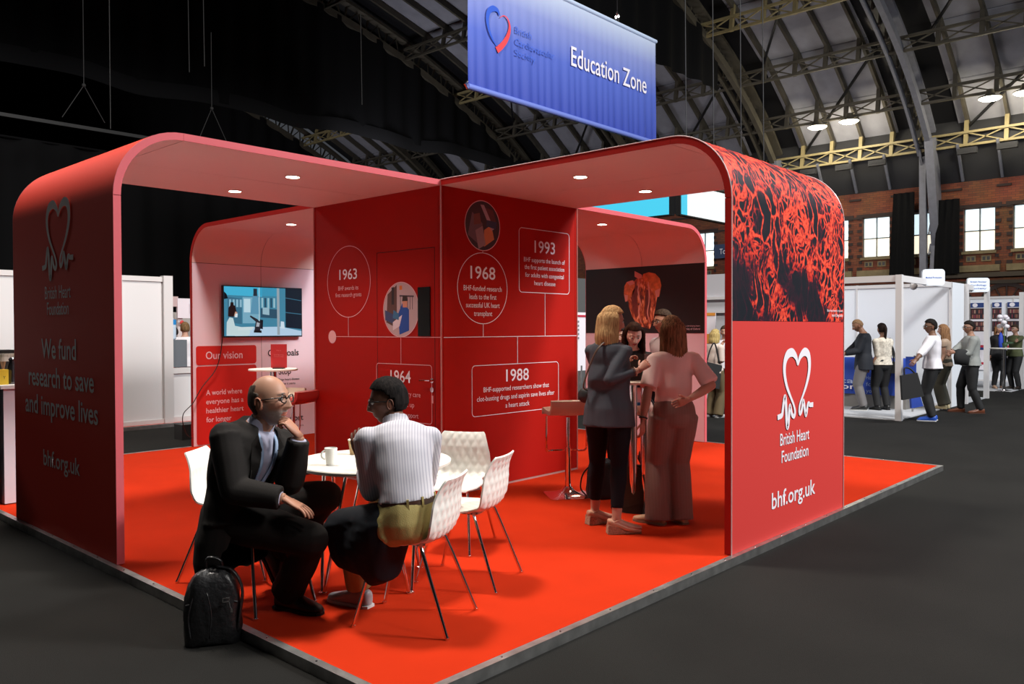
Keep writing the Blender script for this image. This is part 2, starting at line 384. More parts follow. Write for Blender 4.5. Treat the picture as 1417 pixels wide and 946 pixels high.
# drapes: heavy black cloth hung from the ribs
def drape_arch(y, zb, x0, x1, name, label, full=False):
    g = G(); xs = np.arange(x0, x1, .18); P = catmull(PROF, 12); P = P[np.argsort(P[:, 0])]
    rows = []
    top = np.interp(xs, P[:, 0], P[:, 1])+.05
    for t in (0, .35, .7, 1.): 
        z = top+(zb-top)*t; rows.append(np.c_[xs, y+.09*np.sin(xs*5.1)+.06*np.sin(xs*2.3)+0*t, z])
    g.loft(rows, caps=False, closed=False)
    o = g.obj(name, M_drape, smooth=True); tag(o, label, 'drape'); return o
drape_arch(15.3, 12.15, -28, 31.4, 'drape', 'black drape filling the arch above the blue hanging banner')
DR2 = drape_arch(30.75, 11.35, -28, 37.2, 'drape', 'huge black drape hung from the roof rib at upper left')
g = G()
for (a, b) in ((11.35, 11.0),):
    xs = np.arange(-28, 36, .5); rows = [np.c_[xs, 30.6+.12*np.sin(xs*1.7)+.1*s, np.full(len(xs), z)+.12*np.sin(xs*.9)] for s, z in ((0, 11.75), (-.35, 11.6), (-.5, 11.3), (0, 11.1))]
    g.loft(rows, caps=False, closed=False)
g.obj('rolled_border', mat('dark_grey_cloth', (.011, .011, .012), .9, spec=.1), DR2, smooth=True)
drape_arch(46.2, FLZ, -28, 37.9, 'drape', 'black drape closing the far end of the hall down to the floor')
g = G(); xs = np.arange(-14, 16.5, .12); g.loft([np.c_[xs, 24+.08*np.sin(xs*6)+.05*np.sin(xs*2.7), np.full(len(xs), z)] for z in (FLZ, 3, 7.1)], caps=False, closed=False)
g.bar((-14, 24, 7.1), (16.5, 24, 7.1), .06)
tag(g.obj('pipe_and_drape', M_drape, smooth=True), 'long black curtain wall behind the left exhibition stands', 'curtain')
g = G(); ysd = np.arange(-20, 46, .2); g.loft([np.c_[-13+.1*np.sin(ysd*5), ysd, np.full(len(ysd), z)] for z in (FLZ, 14)], caps=False, closed=False)
g.obj('unseen_drape_left', M_drape, smooth=True)['kind'] = 'structure'  # out of view, drawn in close to hold back ambient light
g = G(); xsd = np.arange(-13, 4, .2); g.loft([np.c_[xsd, -20+.1*np.sin(xsd*5), np.full(len(xsd), z)] for z in (FLZ, 14)], caps=False, closed=False)
g.obj('unseen_drape_near', M_drape, smooth=True)['kind'] = 'structure'  # out of view behind the camera, added to cut ambient light
# column-side blackout curtains on the brick wall
for (a, b, nm) in ((7.15, 8.05, 'right of'), (9.0, 9.95, 'left of')):
    g = G(); ysd = np.arange(a, b, .05); g.loft([np.c_[37.6+.05*np.sin(ysd*22), ysd+((ysd-a)*.2 if z < 5 else 0), np.full(len(ysd), z)] for z in (3.9, 7.7 if a > 8 else 7.2)], caps=False, closed=False)
    tag(g.obj('blackout_curtain', M_drape, wall, smooth=True), None)
# hanging cables
M_wire = mat('hanging_wire', (.035, .035, .035), .7)
WN = ['leftmost of the thin wires hanging over the left arch', 'second thin wire from the left, before the upper drape', 'third thin wire from the left, close beside the second', 'thin wire hanging just left of the blue banner', 'thin wire nearest the right edge of the blue banner', 'second thin wire right of the blue banner', 'third thin wire right of the blue banner', 'fourth thin wire right of the banner, over the vessel artwork']
def wire(A, B, lab, r=.012): 
    g = G(); g.tube([A, B], r, 5); tag(g.obj('hanging_wire', M_wire), lab, 'wire', 'thin wires hanging from the roof')
for (u, v0, v1, dep) in ((151, -20, 178, 22), (260, -20, 100, 24), (281, -20, 92, 24), (499, 20, 145, 26), (948, -20, 240, 20), (986, -20, 240, 20), (1024, -20, 260, 20), (1055, -40, 250, 20)):
    wire(gd(u, v0, dep), gd(u+2, v1, dep), WN.pop(0))
tr = empty('lighting_truss', tuple(gd(120, 170, 21)), 'black horizontal bar hung on wire bridles at upper left', 'truss')
g = G(); g.bar(gy(-60, 148, 23.), gy(210, 192, 23.), .10); g.obj('bar', mat('truss_black', (.008, .008, .008), .6), tr, keep=True)
for (ut, vt, ul, vl, ur, vr) in ((116, 118, 86, 162, 145, 170), (293, 150, 272, 200, 318, 206)):
    g = G(); T = gy(ut, vt, 23.); g.tube([T, gy(ul, vl, 23.)], .012, 5); g.tube([T, gy(ur, vr, 23.)], .012, 5); g.tube([T, T+np.array((0, 0, 2.5))], .012, 5); g.ball(T, .06, 8)
    g.obj('wire_bridle', M_wire, tr, keep=True)
# ================================================================== the red exhibition stand
S = 7.81; A_ = 2.922; B_ = 4.927; E_ = .037; TH = .05; RR = .476; HH = 2.9
M_carpet = mat('red_carpet', (.43, .024, .005), .95, bump=.25, bscale=350, var=.06, vscale=2.5, spec=.05)
M_alu = mat('aluminium_edge', (.45, .45, .44), .35, .9, var=.25, vscale=9)
M_red = mat('red_print', (.37, .009, .005), .6, spec=.12)
M_red2 = mat('red_print_pinkish', (.60, .046, .040), .6, spec=.2)
M_edge = mat('light_tinted_red_edge', (.62, .12, .14), .6, spec=.2)  # red edge with the pinkish cast of cool light painted in
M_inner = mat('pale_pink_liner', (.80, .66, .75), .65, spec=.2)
M_liner_roof = mat('bounce_tinted_liner', (.78, .62, .58), .65, spec=.2)  # ceiling copy of the liner, warm carpet bounce painted into its colour
M_seam = mat('seam_shadow', (.03, .01, .01), .9)
M_trim = mat('clear_trim', (.75, .55, .55), .3)
M_white = mat('white_lettering', (.84, .80, .86), .5)
M_pink = mat('pale_pink_lettering', (.80, .45, .48), .5)
M_black = mat('black_lettering', (.012, .012, .012), .5)
M_photo_black = mat('black_photo_print', (.010, .008, .009), .45)
M_chrome = mat('chrome', (.75, .72, .72), .10, 1.)

plat = empty('stand_platform', (0, 0, FLZ), 'square raised platform of bright red carpet with aluminium edging under the red stand', 'platform')
g = G(); g.box((.045, .045, FLZ), (S-.045, S-.045, 0)); g.obj('carpet', M_carpet, plat, keep=True)
for a, b in (((0, 0), (S, .045)), ((0, S-.045), (S, S)), ((0, .045), (.045, S-.045)), ((S-.045, .045), (S, S-.045))):
    g = G(); g.box((a[0], a[1], FLZ), (b[0], b[1], .003)); e = g.obj('edge_trim', M_alu, plat, keep=True)
    g = G(); L = max(b[0]-a[0], b[1]-a[1]); hz = b[0]-a[0] > 1
    for i in range(18):
        t = .2+i*L/18.; c = (t, (a[1]+b[1])/2) if hz else ((a[0]+b[0])/2, t)
        g.lathe([(.006, .0032), (.005, .0055), (.001, .006)], (c[0], c[1], 0), 8)
    g.obj('screw', M_chrome, e)
    e.children[0].parent = plat; 
for o in list(plat.children):
    if o.name.startswith('screw'): o.matrix_parent_inverse = parent_world(plat).inverted()

def arch(name, label, fn, L, inner=M_inner, outer=M_red, edge=M_edge, lights=((1.0, .62), (1.0, 1.65))):
    """fn(s,t,z): s outward from tower, t across 0..2.005"""
    root = empty(name, tuple(fn(L, 1.0, 0)), label, 'exhibition arch')
    W = B_-A_
    def prof(d, n=14):   # d inward offset; returns [(s,z)]
        r = RR-d; P = [(0, HH-d), (L-RR, HH-d)]
        for a in np.linspace(0, 90, n)[1:]: P.append((L-RR+r*math.sin(math.radians(a)), HH-RR+r*math.cos(math.radians(a))))
        P.append((L-d, .004)); return P
    # core
    o_, i_ = prof(.004), prof(TH-.004); n = len(o_)
    g = G(); V = [];
    for t in (.004, W-.004):
        V += [fn(s, t, z) for s, z in o_]+[fn(s, t, z) for s, z in i_]
    F = []
    for k in range(n-1):
        F += [(k, k+1, 2*n+k+1, 2*n+k), (n+k, 3*n+k, 3*n+k+1, n+k+1), (k, n+k, n+k+1, k+1), (2*n+k, 2*n+k+1, 3*n+k+1, 3*n+k)]
    F += [(0, 2*n, 3*n, n), (n-1, 2*n-1, 4*n-1, 3*n-1)]
    g.add(V, F); g.obj('frame_core', M_seam, root, keep=True)
    def shell(P0, P1, t0, t1, nm, m, parent=root):
        g = G(); V = []; n = len(P0)
        for t in (t0, t1): V += [fn(s, t, z) for s, z in P0]+[fn(s, t, z) for s, z in P1]
        F = []
        for k in range(n-1):
            F += [(k, k+1, 2*n+k+1, 2*n+k), (n+k, 3*n+k, 3*n+k+1, n+k+1), (k, n+k, n+k+1, k+1), (2*n+k, 2*n+k+1, 3*n+k+1, 3*n+k)]
        F += [(0, 2*n, 3*n, n), (n-1, 2*n-1, 4*n-1, 3*n-1)]
        g.add(V, F); return g.obj(nm, m, parent, smooth=35, keep=True)
    shell(prof(0), prof(.005), 0.002, W-.002, 'outer_skin', outer)
    pi, pj = prof(TH-.005), prof(TH)
    segs = [(0, 1), (1, len(pi)-2), (len(pi)-2, len(pi)-1)]
    for (a, b) in segs:
        for (t0, t1) in ((.002, W/2-.003), (W/2+.003, W-.002)):
            def cut(P):
                Q = [list(p) for p in P[a:b+1]]; 
                if a == 0: Q[-1][0] -= .004
                if a == 1: Q[0][0] += .002
                if b == len(pi)-1: Q[0][1] -= .006
                return [tuple(q) for q in Q]
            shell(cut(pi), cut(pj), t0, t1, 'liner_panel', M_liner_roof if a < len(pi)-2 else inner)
    po, pn = prof(0), prof(TH)
    for (a, b) in segs:
        for (t0, t1) in ((-.004, .004), (W-.004, W+.004)):
            def cut2(P):
                Q = [list(p) for p in P[a:b+1]]
                if a == 0: Q[-1][0] -= .002
                if b == len(pi)-1: Q[0][1] -= .004
                return [tuple(q) for q in Q]
            shell(cut2(po), cut2(pn), t0, t1, 'edge_strip', edge)
    for (s, t) in lights:
        c = np.array(fn(s, t, HH-TH))
        g = G(); g.lathe([(.068, -.001), (.068, -.006), (.055, -.008), (.055, -.001)], c, 24); dl = g.obj('downlight', mat('downlight_ring', (.8, .7, .6), .3), root, smooth=40, keep=True)
        g = G(); g.lathe([(.001, -.0095), (.055, -.0075)], c, 24, caps=False)
        d2 = g.obj('downlight_lens', mat('downlight_glow', (1, 1, .9), .5, emit=(1, .90, .70), estr=30), root, keep=True)
        l = bpy.data.lights.new('downlight', 'SPOT'); l.energy = 55; l.color = (1, .84, .66); l.spot_size = math.radians(135); l.spot_blend = .8; l.shadow_soft_size = .05
        o = bpy.data.objects.new('spot', l); COL.objects.link(o); o.location = c-np.array((0, 0, .03))
    return root
L1 = A_-E_; L3 = S-E_-B_
def LW(p, z=2.85): return None
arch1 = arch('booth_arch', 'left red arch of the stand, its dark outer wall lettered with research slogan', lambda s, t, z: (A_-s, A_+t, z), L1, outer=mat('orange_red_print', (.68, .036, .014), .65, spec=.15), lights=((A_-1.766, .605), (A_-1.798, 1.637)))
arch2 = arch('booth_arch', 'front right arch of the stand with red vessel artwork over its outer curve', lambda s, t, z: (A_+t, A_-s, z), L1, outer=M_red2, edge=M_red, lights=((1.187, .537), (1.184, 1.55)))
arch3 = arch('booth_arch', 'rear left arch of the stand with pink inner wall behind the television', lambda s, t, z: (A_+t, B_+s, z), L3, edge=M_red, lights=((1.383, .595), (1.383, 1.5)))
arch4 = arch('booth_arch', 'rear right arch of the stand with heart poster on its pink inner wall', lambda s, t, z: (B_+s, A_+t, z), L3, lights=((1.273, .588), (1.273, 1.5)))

# logo: heart outline ending in a pulse trace (crop pixel sketch of the mark)
def heart_logo(O, X, Y, w, h, m, parent):
    def n(P): return [((x-333)/150*w, (280-y)/285*h) for x, y in P]
    k = w/150
    ribbon(n([(340, 187), (333, 158), (317, 139), (298, 146), (287, 175), (286, 215), (295, 262), (311, 305), (323, 335), (329, 362), (325, 379), (317, 372), (312, 350), (309, 336), (306, 345), (303, 390), (299, 416), (295, 395), (292, 330), (288, 300), (283, 320), (279, 350), (275, 367), (259, 372)]),
           [5*k, 10*k, 15*k, 15*k, 12*k, 10*k, 8*k, 6*k, 6*k, 7*k, 8*k, 8*k, 7*k, 7*k, 8*k, 9*k, 9*k, 9*k, 9*k, 9*k, 8*k, 8*k, 9*k, 9*k], O, X, Y, m, parent, 'heart_logo', k=6, d=.004)
    ribbon(n([(340, 187), (350, 156), (368, 139), (384, 150), (390, 185), (387, 225), (376, 268), (362, 305), (350, 335), (346, 360), (350, 373), (357, 360), (361, 335), (364, 325), (367, 338), (371, 365), (375, 383), (379, 368), (383, 343), (388, 340), (392, 346), (407, 347)]),
           [5*k, 10*k, 15*k, 15*k, 12*k, 10*k, 8*k, 6*k, 6*k, 6*k, 8*k, 8*k, 7*k, 7*k, 8*k, 8*k, 8*k, 8*k, 7*k, 8*k, 8*k, 9*k], O, X, Y, m, parent, 'heart_logo', k=6, d=.0045)
# outer wall of left arch (faces -X): reading direction is -Y
xo = E_-.001; XL = (0, -1, 0); Z = (0, 0, 1)
M_greytext = mat('soft_white_print', (.66, .62, .60), .6)
heart_logo((xo, 3.92, 2.19), XL, Z, .64, .56, M_greytext, arch1)
for s, y, z, wd, cp, bo in (('British Heart', 3.93, 1.775, .52, .10, .006), ('Foundation', 3.93, 1.655, .44, .10, .006), ('We fund', 3.93, 1.33, .70, .155, .012), ('research to save', 3.92, 1.115, 1.31, .155, .012), ('and improve lives', 3.93, .90, 1.46, .155, .012), ('bhf.org.uk', 3.90, .515, .73, .125, .010)):
    lettering(s, (xo, y, z), XL, Z, wd, cp, M_greytext, arch1, bold=bo)
# outer wall of the front right arch (faces -Y): reading +X
yo = E_-.001; XR = (1, 0, 0)
heart_logo((3.95, yo, 1.068), XR, Z, .66, .58, M_white, arch2)
for s, x, z, wd, cp, bo in (('British Heart', 3.94, .665, .53, .095, .008), ('Foundation', 3.945, .535, .49, .095, .008), ('bhf.org.uk', 3.93, .215, .79, .125, .012)):
    lettering(s, (x, yo, z), XR, Z, wd, cp, M_white, arch2, bold=bo)
# vessel artwork wrapping the curve of arch 2
def vessel_mat():
    m = bpy.data.materials.new('vessel_artwork'); m.use_nodes = True; nt = m.node_tree; b = nt.nodes['Principled BSDF']; b.inputs['Roughness'].default_value = .45
    b.inputs['Specular IOR Level'].default_value = .3
    N = nt.nodes.new; Lk = nt.links.new
    uv = N('ShaderNodeUVMap'); 
    nz = N('ShaderNodeTexNoise'); nz.inputs['Scale'].default_value = 2.2; nz.inputs['Detail'].default_value = 2
    Lk(uv.outputs[0], nz.inputs['Vector'])
    sub = N('ShaderNodeVectorMath'); sub.operation = 'SUBTRACT'; sub.inputs[1].default_value = (.5, .5, .5); Lk(nz.outputs['Color'], sub.inputs[0])
    sc = N('ShaderNodeVectorMath'); sc.operation = 'SCALE'; sc.inputs['Scale'].default_value = .55; Lk(sub.outputs[0], sc.inputs[0])
    ad = N('ShaderNodeVectorMath'); ad.operation = 'ADD'; Lk(uv.outputs[0], ad.inputs[0]); Lk(sc.outputs[0], ad.inputs[1])
    def vor(scale, sy, w0, w1):
        mp = N('ShaderNodeMapping'); mp.inputs['Scale'].default_value = (1, sy, 1); Lk(ad.outputs[0], mp.inputs['Vector'])
        v = N('ShaderNodeTexVoronoi'); v.feature = 'DISTANCE_TO_EDGE'; v.inputs['Scale'].default_value = scale; Lk(mp.outputs[0], v.inputs['Vector'])
        r = N('ShaderNodeMapRange'); r.inputs[1].default_value = w0; r.inputs[2].default_value = w1; r.inputs[3].default_value = 1; r.inputs[4].default_value = 0; r.interpolation_type = 'SMOOTHSTEP'
        Lk(v.outputs['Distance'], r.inputs[0]); return r.outputs[0]
    a = vor(7.5, .42, .02, .105); c = vor(19, .5, .02, .20)
    # patches where the fine network fills
    n2 = N('ShaderNodeTexNoise'); n2.inputs['Scale'].default_value = 2.0; n2.inputs['Detail'].default_value = 2; Lk(uv.outputs[0], n2.inputs['Vector'])
    p2 = N('ShaderNodeMapRange'); p2.inputs[1].default_value = .38; p2.inputs[2].default_value = .54; Lk(n2.outputs['Fac'], p2.inputs[0])
    cm = N('ShaderNodeMath'); cm.operation = 'MULTIPLY'; Lk(c, cm.inputs[0]); Lk(p2.outputs[0], cm.inputs[1])
    mx = N('ShaderNodeMath'); mx.operation = 'MAXIMUM'; Lk(a, mx.inputs[0]); Lk(cm.outputs[0], mx.inputs[1])
    # fade: sparse low and at left corner
    sp = N('ShaderNodeSeparateXYZ'); Lk(uv.outputs[0], sp.inputs[0])
    fr = N('ShaderNodeMapRange'); fr.inputs[1].default_value = .05; fr.inputs[2].default_value = .75; fr.inputs[3].default_value = .52; fr.inputs[4].default_value = .30; Lk(sp.outputs['Y'], fr.inputs[0])
    n3 = N('ShaderNodeTexNoise'); n3.inputs['Scale'].default_value = 1.7; n3.inputs['Detail'].default_value = 3;
    mp3 = N('ShaderNodeMapping'); mp3.inputs['Location'].default_value = (3.1, 1.7, 0); Lk(uv.outputs[0], mp3.inputs['Vector']); Lk(mp3.outputs[0], n3.inputs['Vector'])
    gt = N('ShaderNodeMath'); gt.operation = 'SUBTRACT'; Lk(n3.outputs['Fac'], gt.inputs[0]); Lk(fr.outputs[0], gt.inputs[1])
    g2 = N('ShaderNodeMapRange'); g2.inputs[1].default_value = -.10; g2.inputs[2].default_value = .08; g2.inputs[3].default_value = .10; Lk(gt.outputs[0], g2.inputs[0])
    # fine grain
    n4 = N('ShaderNodeTexNoise'); n4.inputs['Scale'].default_value = 32; n4.inputs['Detail'].default_value = 4; Lk(uv.outputs[0], n4.inputs['Vector'])
    g4 = N('ShaderNodeMapRange'); g4.inputs[1].default_value = .3; g4.inputs[2].default_value = .65; g4.inputs[3].default_value = .35; g4.inputs[4].default_value = 1.15; Lk(n4.outputs['Fac'], g4.inputs[0])
    m1 = N('ShaderNodeMath'); m1.operation = 'MULTIPLY'; Lk(mx.outputs[0], m1.inputs[0]); Lk(g2.outputs[0], m1.inputs[1])
    m2 = N('ShaderNodeMath'); m2.operation = 'MULTIPLY'; Lk(m1.outputs[0], m2.inputs[0]); Lk(g4.outputs[0], m2.inputs[1])
    cr = N('ShaderNodeValToRGB'); e = cr.color_ramp.elements
    e[0].color = (.010, .012, .018, 1); e[1].color = (.85, .09, .045, 1); e[1].position = .85
    q = e.new(.25); q.color = (.05, .010, .022, 1); q = e.new(.5); q.color = (.55, .03, .02, 1)
    Lk(m2.outputs[0], cr.inputs[0]); Lk(cr.outputs[0], b.inputs['Base Color']); return m
r = RR+.002; P = [(L1+.002, 1.592), (L1+.002, 2.0), (L1+.002, HH-RR)]
for a in np.linspace(90, 0, 14)[1:]: P.append((L1-RR+r*math.sin(math.radians(a)), HH-RR+r*math.cos(math.radians(a))))
P.append((.02, HH+.002))
arc = [0.]
for i in range(1, len(P)): arc.append(arc[-1]+math.hypot(P[i][0]-P[i-1][0], P[i][1]-P[i-1][1]))
g = G(); W = B_-A_; nx = 2
rings = [np.array([(A_+t, A_-s, z) for t in (.006, W-.006)]) for s, z in P]
g.loft(rings, caps=False, closed=False); me = g.mesh('vessel_print', True, recalc=False)
uvl = me.uv_layers.new(name='UVMap'); co = {}
for poly_ in me.polygons:
    for li in poly_.loop_indices:
        vi = me.loops[li].vertex_index; uvl.data[li].uv = ((vi % 2)*W, arc[vi//2])
link_mesh('vessel_print', me, vessel_mat(), arch2, True)
for s, x, z, wd, cp in (('Blood vessel network in the heart', 4.72, 1.675, .34, .022), ('Imperial College London', 4.77, 1.635, .24, .026)):
    lettering(s, (x, yo-.004, z), XR, Z, wd, cp, M_white, arch2, bold=.004 if cp > .024 else 0)
# light trim line round the outer edges of arch 2 (camera side) and far side
for t in (-.004, W+.004):
    g = G(); pts = [(A_+t, A_-s, z) for s, z in [(L1+.003, .003)]+P[2:]]
    g.tube(pts, .004, 6); g.obj('edge_trim', M_trim, arch2, keep=True)

# ---------------------------------------------------------------- central tower
tower = empty('booth_tower', (A_+1, A_+1, 0), 'square red central tower carrying the research timeline panels and a door', 'exhibition tower')
g = G(); g.box((A_+.012, A_+.012, .002), (B_-.012, B_-.012, HH)); g.obj('core', M_seam, tower, keep=True)
dy0, dy1, dz = 3.011, 3.852, 2.29
def slab(lo, hi, nm, m, parent=tower): g = G(); g.box(lo, hi); return g.obj(nm, m, parent, keep=True)
# left face split around the door
slab((A_, A_+.03, .02), (A_+.012, dy0-.006, HH), 'wall_panel', M_red); slab((A_, dy1+.006, .02), (A_+.012, B_-.03, HH), 'wall_panel', M_red)
slab((A_, dy0-.006, dz+.006), (A_+.012, dy1+.006, HH), 'wall_panel', M_red)
slab((A_+.03, A_, .02), (B_-.03, A_+.012, HH), 'wall_panel', M_red)
slab((B_-.012, A_+.03, .02), (B_, B_-.03, HH), 'wall_panel', M_red); slab((A_+.03, B_-.012, .02), (B_-.03, B_, HH), 'wall_panel', M_red)
for (x, y) in ((A_, A_), (B_, A_), (A_, B_), (B_, B_)):
    sx = 1 if x == A_ else -1; sy = 1 if y == A_ else -1
    g = G(); g.box((min(x, x+sx*.026), min(y, y+sy*.026), 0), (max(x, x+sx*.026), max(y, y+sy*.026), HH+.006)); g.obj('corner_post', M_red, tower, keep=True)
    g = G(); g.tube([(x-sx*.003, y-sy*.003, 0), (x-sx*.003, y-sy*.003, HH+.004)], .007, 8); g.obj('corner_trim', mat('corner_trim', (.55, .22, .20), .3), tower, keep=True)
slab((A_-.004, A_, .0), (A_, B_, .018), 'base_strip', mat('base_strip', (.42, .25, .24), .3)); slab((A_, A_-.004, .0), (B_, A_, .018), 'base_strip', mat('base_strip', (.42, .25, .24), .3))
door = slab((A_+.001, dy0, .02), (A_+.011, dy1, dz), 'door', M_red)
g = G()
for (a, b) in (((dy0-.004, .02), (dy0, dz)), ((dy1, .02), (dy1+.004, dz)), ((dy0, dz), (dy1, dz+.004))): g.box((A_-.001, a[0], a[1]), (A_+.002, b[0], b[1]))
g.obj('door_gap', M_seam, door, keep=True)
g = G(); hz_ = 1.065; hy = 3.045
g.lathe([(.001, 0), (.024, .001), (.024, .008), (.001, .009)], (0, 0, 0), 16)
me_v = g.verts(); g2 = G(); R_ = np.array([[0, 0, -1.], [0, 1, 0], [1, 0, 0]])
g2.add(me_v@R_.T+np.array((A_, hy, hz_)), g.F); g2.add(me_v@R_.T+np.array((A_, hy, hz_-.085)), g.F)
g2.tube([(A_, hy, hz_), (A_-.045, hy, hz_), (A_-.05, hy+.02, hz_), (A_-.05, hy+.125, hz_-.004)], .009, 8); g2.obj('door_handle', M_chrome, door, smooth=40, keep=True)
slab((A_-.002, hy-.012, hz_-.21), (A_, hy+.012, hz_-.14), 'door_tag', M_pink, door)
# graphics on the left face (faces -X, reads along -Y)
XLf = (0, -1, 0); O1 = np.array((A_-.001, 0, 0)); LWD = .006
def yl(y): return (A_-.001, y, 0)
def P2(y, z): return (-y, z)
T1 = tower
outline(circle_pts((-4.322, 2.03), .365, 60), LWD, O1, XLf, Z, M_pink, T1, 'timeline_ring')
def vline(O, X, x, z0, z1, m, par): poly([(x-.003, z0), (x+.003, z0), (x+.003, z1), (x-.003, z1)], O, X, Z, m, par, 'timeline_line')
def hline(O, X, x0, x1, z, m, par): poly([(x0, z-.003), (x1, z-.003), (x1, z+.003), (x0, z+.003)], O, X, Z, m, par, 'timeline_line')
vline(O1, XLf, -4.325, 1.465, 1.665, M_pink, T1); hline(O1, XLf, -4.55, -2.93, 1.465, M_pink, T1)
poly(circle_pts((-4.607, 1.462), .068, 30), O1, XLf, Z, M_pink, T1, 'timeline_dot')
def txt(s, O, X, x, z, w, cap, m, par, bold=0): lettering(s, tuple(np.array(O)+np.array(X)*x+np.array((0, 0, z))), X, Z, w, cap, m, par, bold)
txt('1963', O1, XLf, -4.325, 2.055, .30, .11, M_white, T1, .008)
txt('BHF awards its', O1, XLf, -4.325, 1.945, .34, .045, M_pink, T1); txt('first research grants', O1, XLf, -4.325, 1.875, .44, .045, M_pink, T1)
# door graphics
vline(O1, XLf, -3.49, 1.20, 1.465, M_pink, door)
outline(circle_pts((-3.487, 1.728), .262, 60), .008, O1, XLf, Z, M_pink, door, 'photo_rim', d=.004)
outline([p for p in rrect(-3.865, .66, -3.05, 1.205, .03)], LWD, O1, XLf, Z, M_pink, door, 'timeline_frame')
txt('1964', O1, XLf, -3.50, 1.03, .30, .12, M_white, door, .008)
for s, z, wd in (('First coronary care', .90, .50), ('units set up', .80, .32), ('with our support', .70, .44)): txt(s, O1, XLf, -3.46, z, wd, .05, M_pink, door)
slab((A_-.012, 3.066, 1.475), (A_-.001, 3.232, 1.932), 'black_reader_panel', mat('black_glass_panel', (.008, .010, .010), .25), door)
# photo of a child in a hospital bed
def C(c): return mat('print_%d_%d_%d' % c, tuple((v/255.)**2.2 for v in c), .5)
def pp(pts, col, par, O, X, d): return poly(pts, O, X, Z, C(col), par, 'printed_photo', d=d)
def clipc(pts, c, r): 
    out = []
    for x, y in pts:
        dx, dy = x-c[0], y-c[1]; k = math.hypot(dx, dy); out.append((x, y) if k < r else (c[0]+dx*r/k, c[1]+dy*r/k))
    return out
c = (-3.487, 1.728); 
pp(circle_pts(c, .258, 48), (185, 165, 170), door, O1, XLf, .0020)
def dp(pts, col, d): pp(clipc([(c[0]+x, c[1]+y) for x, y in pts], c, .256), col, door, O1, XLf, d)
dp([(-.22, -.12), (-.06, -.18), (-.06, .24), (-.2, .15)], (92, 62, 56), .0024); dp([(-.14, .05), (-.10, .05), (-.10, .22), (-.14, .22)], (45, 35, 38), .0028)
dp([(-.24, -.1), (-.1, -.14), (-.1, -.05), (-.24, 0)], (60, 70, 110), .0028)
dp([(-.02, -.24), (.12, -.20), (.12, .0), (.02, .06), (-.04, -.04)], (30, 75, 160), .003); dp([(.03, .02), (.09, .02), (.10, .09), (.06, .12), (.02, .09)], (200, 140, 115), .0032); dp([(.02, .08), (.1, .08), (.09, .13), (.03, .13)], (50, 35, 30), .0034)
dp([(-.12, -.12), (.02, -.05), (-.02, -.16), (-.12, -.2)], (215, 205, 215), .0034); dp([(-.11, 0), (-.03, -.04), (-.03, -.1), (-.12, -.08)], (60, 110, 150), .0036)
for i in range(6): x = -.01+i*.035; dp([(x, -.0), (x+.008, -.0), (x+.008, .13), (x, .13)], (70, 62, 75), .0022)
dp([(-.02, .125), (.19, .115), (.19, .13), (-.02, .14)], (70, 62, 75), .0023); dp([(-.02, .23), (.02, .23), (.02, .19), (-.02, .19)], (220, 120, 50), .0026)
# right face (faces -Y, reads +X)
O2 = np.array((0, A_-.001, 0)); XR = (1, 0, 0)
hline(O2, XR, 2.95, 4.92, 1.464, M_white, T1)
cp_ = (3.462, 2.53); outline(circle_pts(cp_, .238, 56), .008, O2, XR, Z, M_pink, T1, 'photo_rim', d=.004); poly(circle_pts(cp_, .236, 48), O2, XR, Z, C((60, 42, 48)), T1, 'printed_photo', d=.002)
def rp(pts, col, d): poly(clipc([(cp_[0]+x, cp_[1]+y) for x, y in pts], cp_, .234), O2, XR, Z, C(col), T1, 'printed_photo', d=d)
rp([(-.2, -.1), (-.02, -.2), (.0, .02), (-.14, .12)], (108, 88, 96), .0024); rp([(.02, -.2), (.16, -.12), (.12, .02), (.02, -.04)], (196, 125, 80), .0026); rp([(-.12, .0), (-.02, .02), (-.04, .12), (-.12, .1)], (120, 72, 62), .0028)
rp([(-.03, .2), (.02, .2), (.16, -.02), (.12, -.04)], (170, 150, 160), .003); rp([(.02, .18), (.14, .16), (.2, .02), (.1, .06)], (95, 50, 50), .0028); rp([(-.1, -.05), (0, -.0), (.04, -.18), (-.06, -.24)], (150, 128, 134), .003); rp([(.05, .0), (.18, -.02), (.2, .05), (.06, .06)], (52, 60, 88), .0032)
vline(O2, XR, 3.464, 2.267, 2.292, M_white, T1)
outline(circle_pts((3.466, 1.93), .340, 64), LWD, O2, XR, Z, M_white, T1, 'timeline_ring'); vline(O2, XR, 3.466, 1.464, 1.59, M_white, T1)
txt('1968', O2, XR, 3.466, 2.02, .34, .125, M_white, T1, .008)
for s, z, wd in (('BHF-funded research', 1.905, .52), ('leads to the first', 1.825, .37), ('successful UK heart', 1.745, .46), ('transplant', 1.665, .25)): txt(s, O2, XR, 3.466, z, wd, .052, M_white, T1)
outline(rrect(3.985, 1.912, 4.795, 2.562, .04), LWD, O2, XR, Z, M_white, T1, 'timeline_frame'); vline(O2, XR, 4.388, 1.464, 1.912, M_white, T1)
txt('1993', O2, XR, 4.388, 2.325, .33, .13, M_white, T1, .008)
for s, z, wd in (('BHF supports the launch of', 2.225, .66), ('the first patient association', 2.15, .64), ('for adults with congenital', 2.07, .62), ('heart disease', 1.99, .34)): txt(s, O2, XR, 4.388, z, wd, .048, M_white, T1)
outline(rrect(3.312, .704, 4.607, 1.19, .04), LWD, O2, XR, Z, M_white, T1, 'timeline_frame'); vline(O2, XR, 3.958, 1.19, 1.464, M_white, T1)
txt('1988', O2, XR, 3.958, 1.02, .34, .125, M_white, T1, .008)
for s, z, wd in (('BHF-supported researchers show that', .93, .98), ('clot-busting drugs and aspirin save lives after', .845, 1.16), ('a heart attack', .76, .36)): txt(s, O2, XR, 3.958, z, wd, .05, M_white, T1)

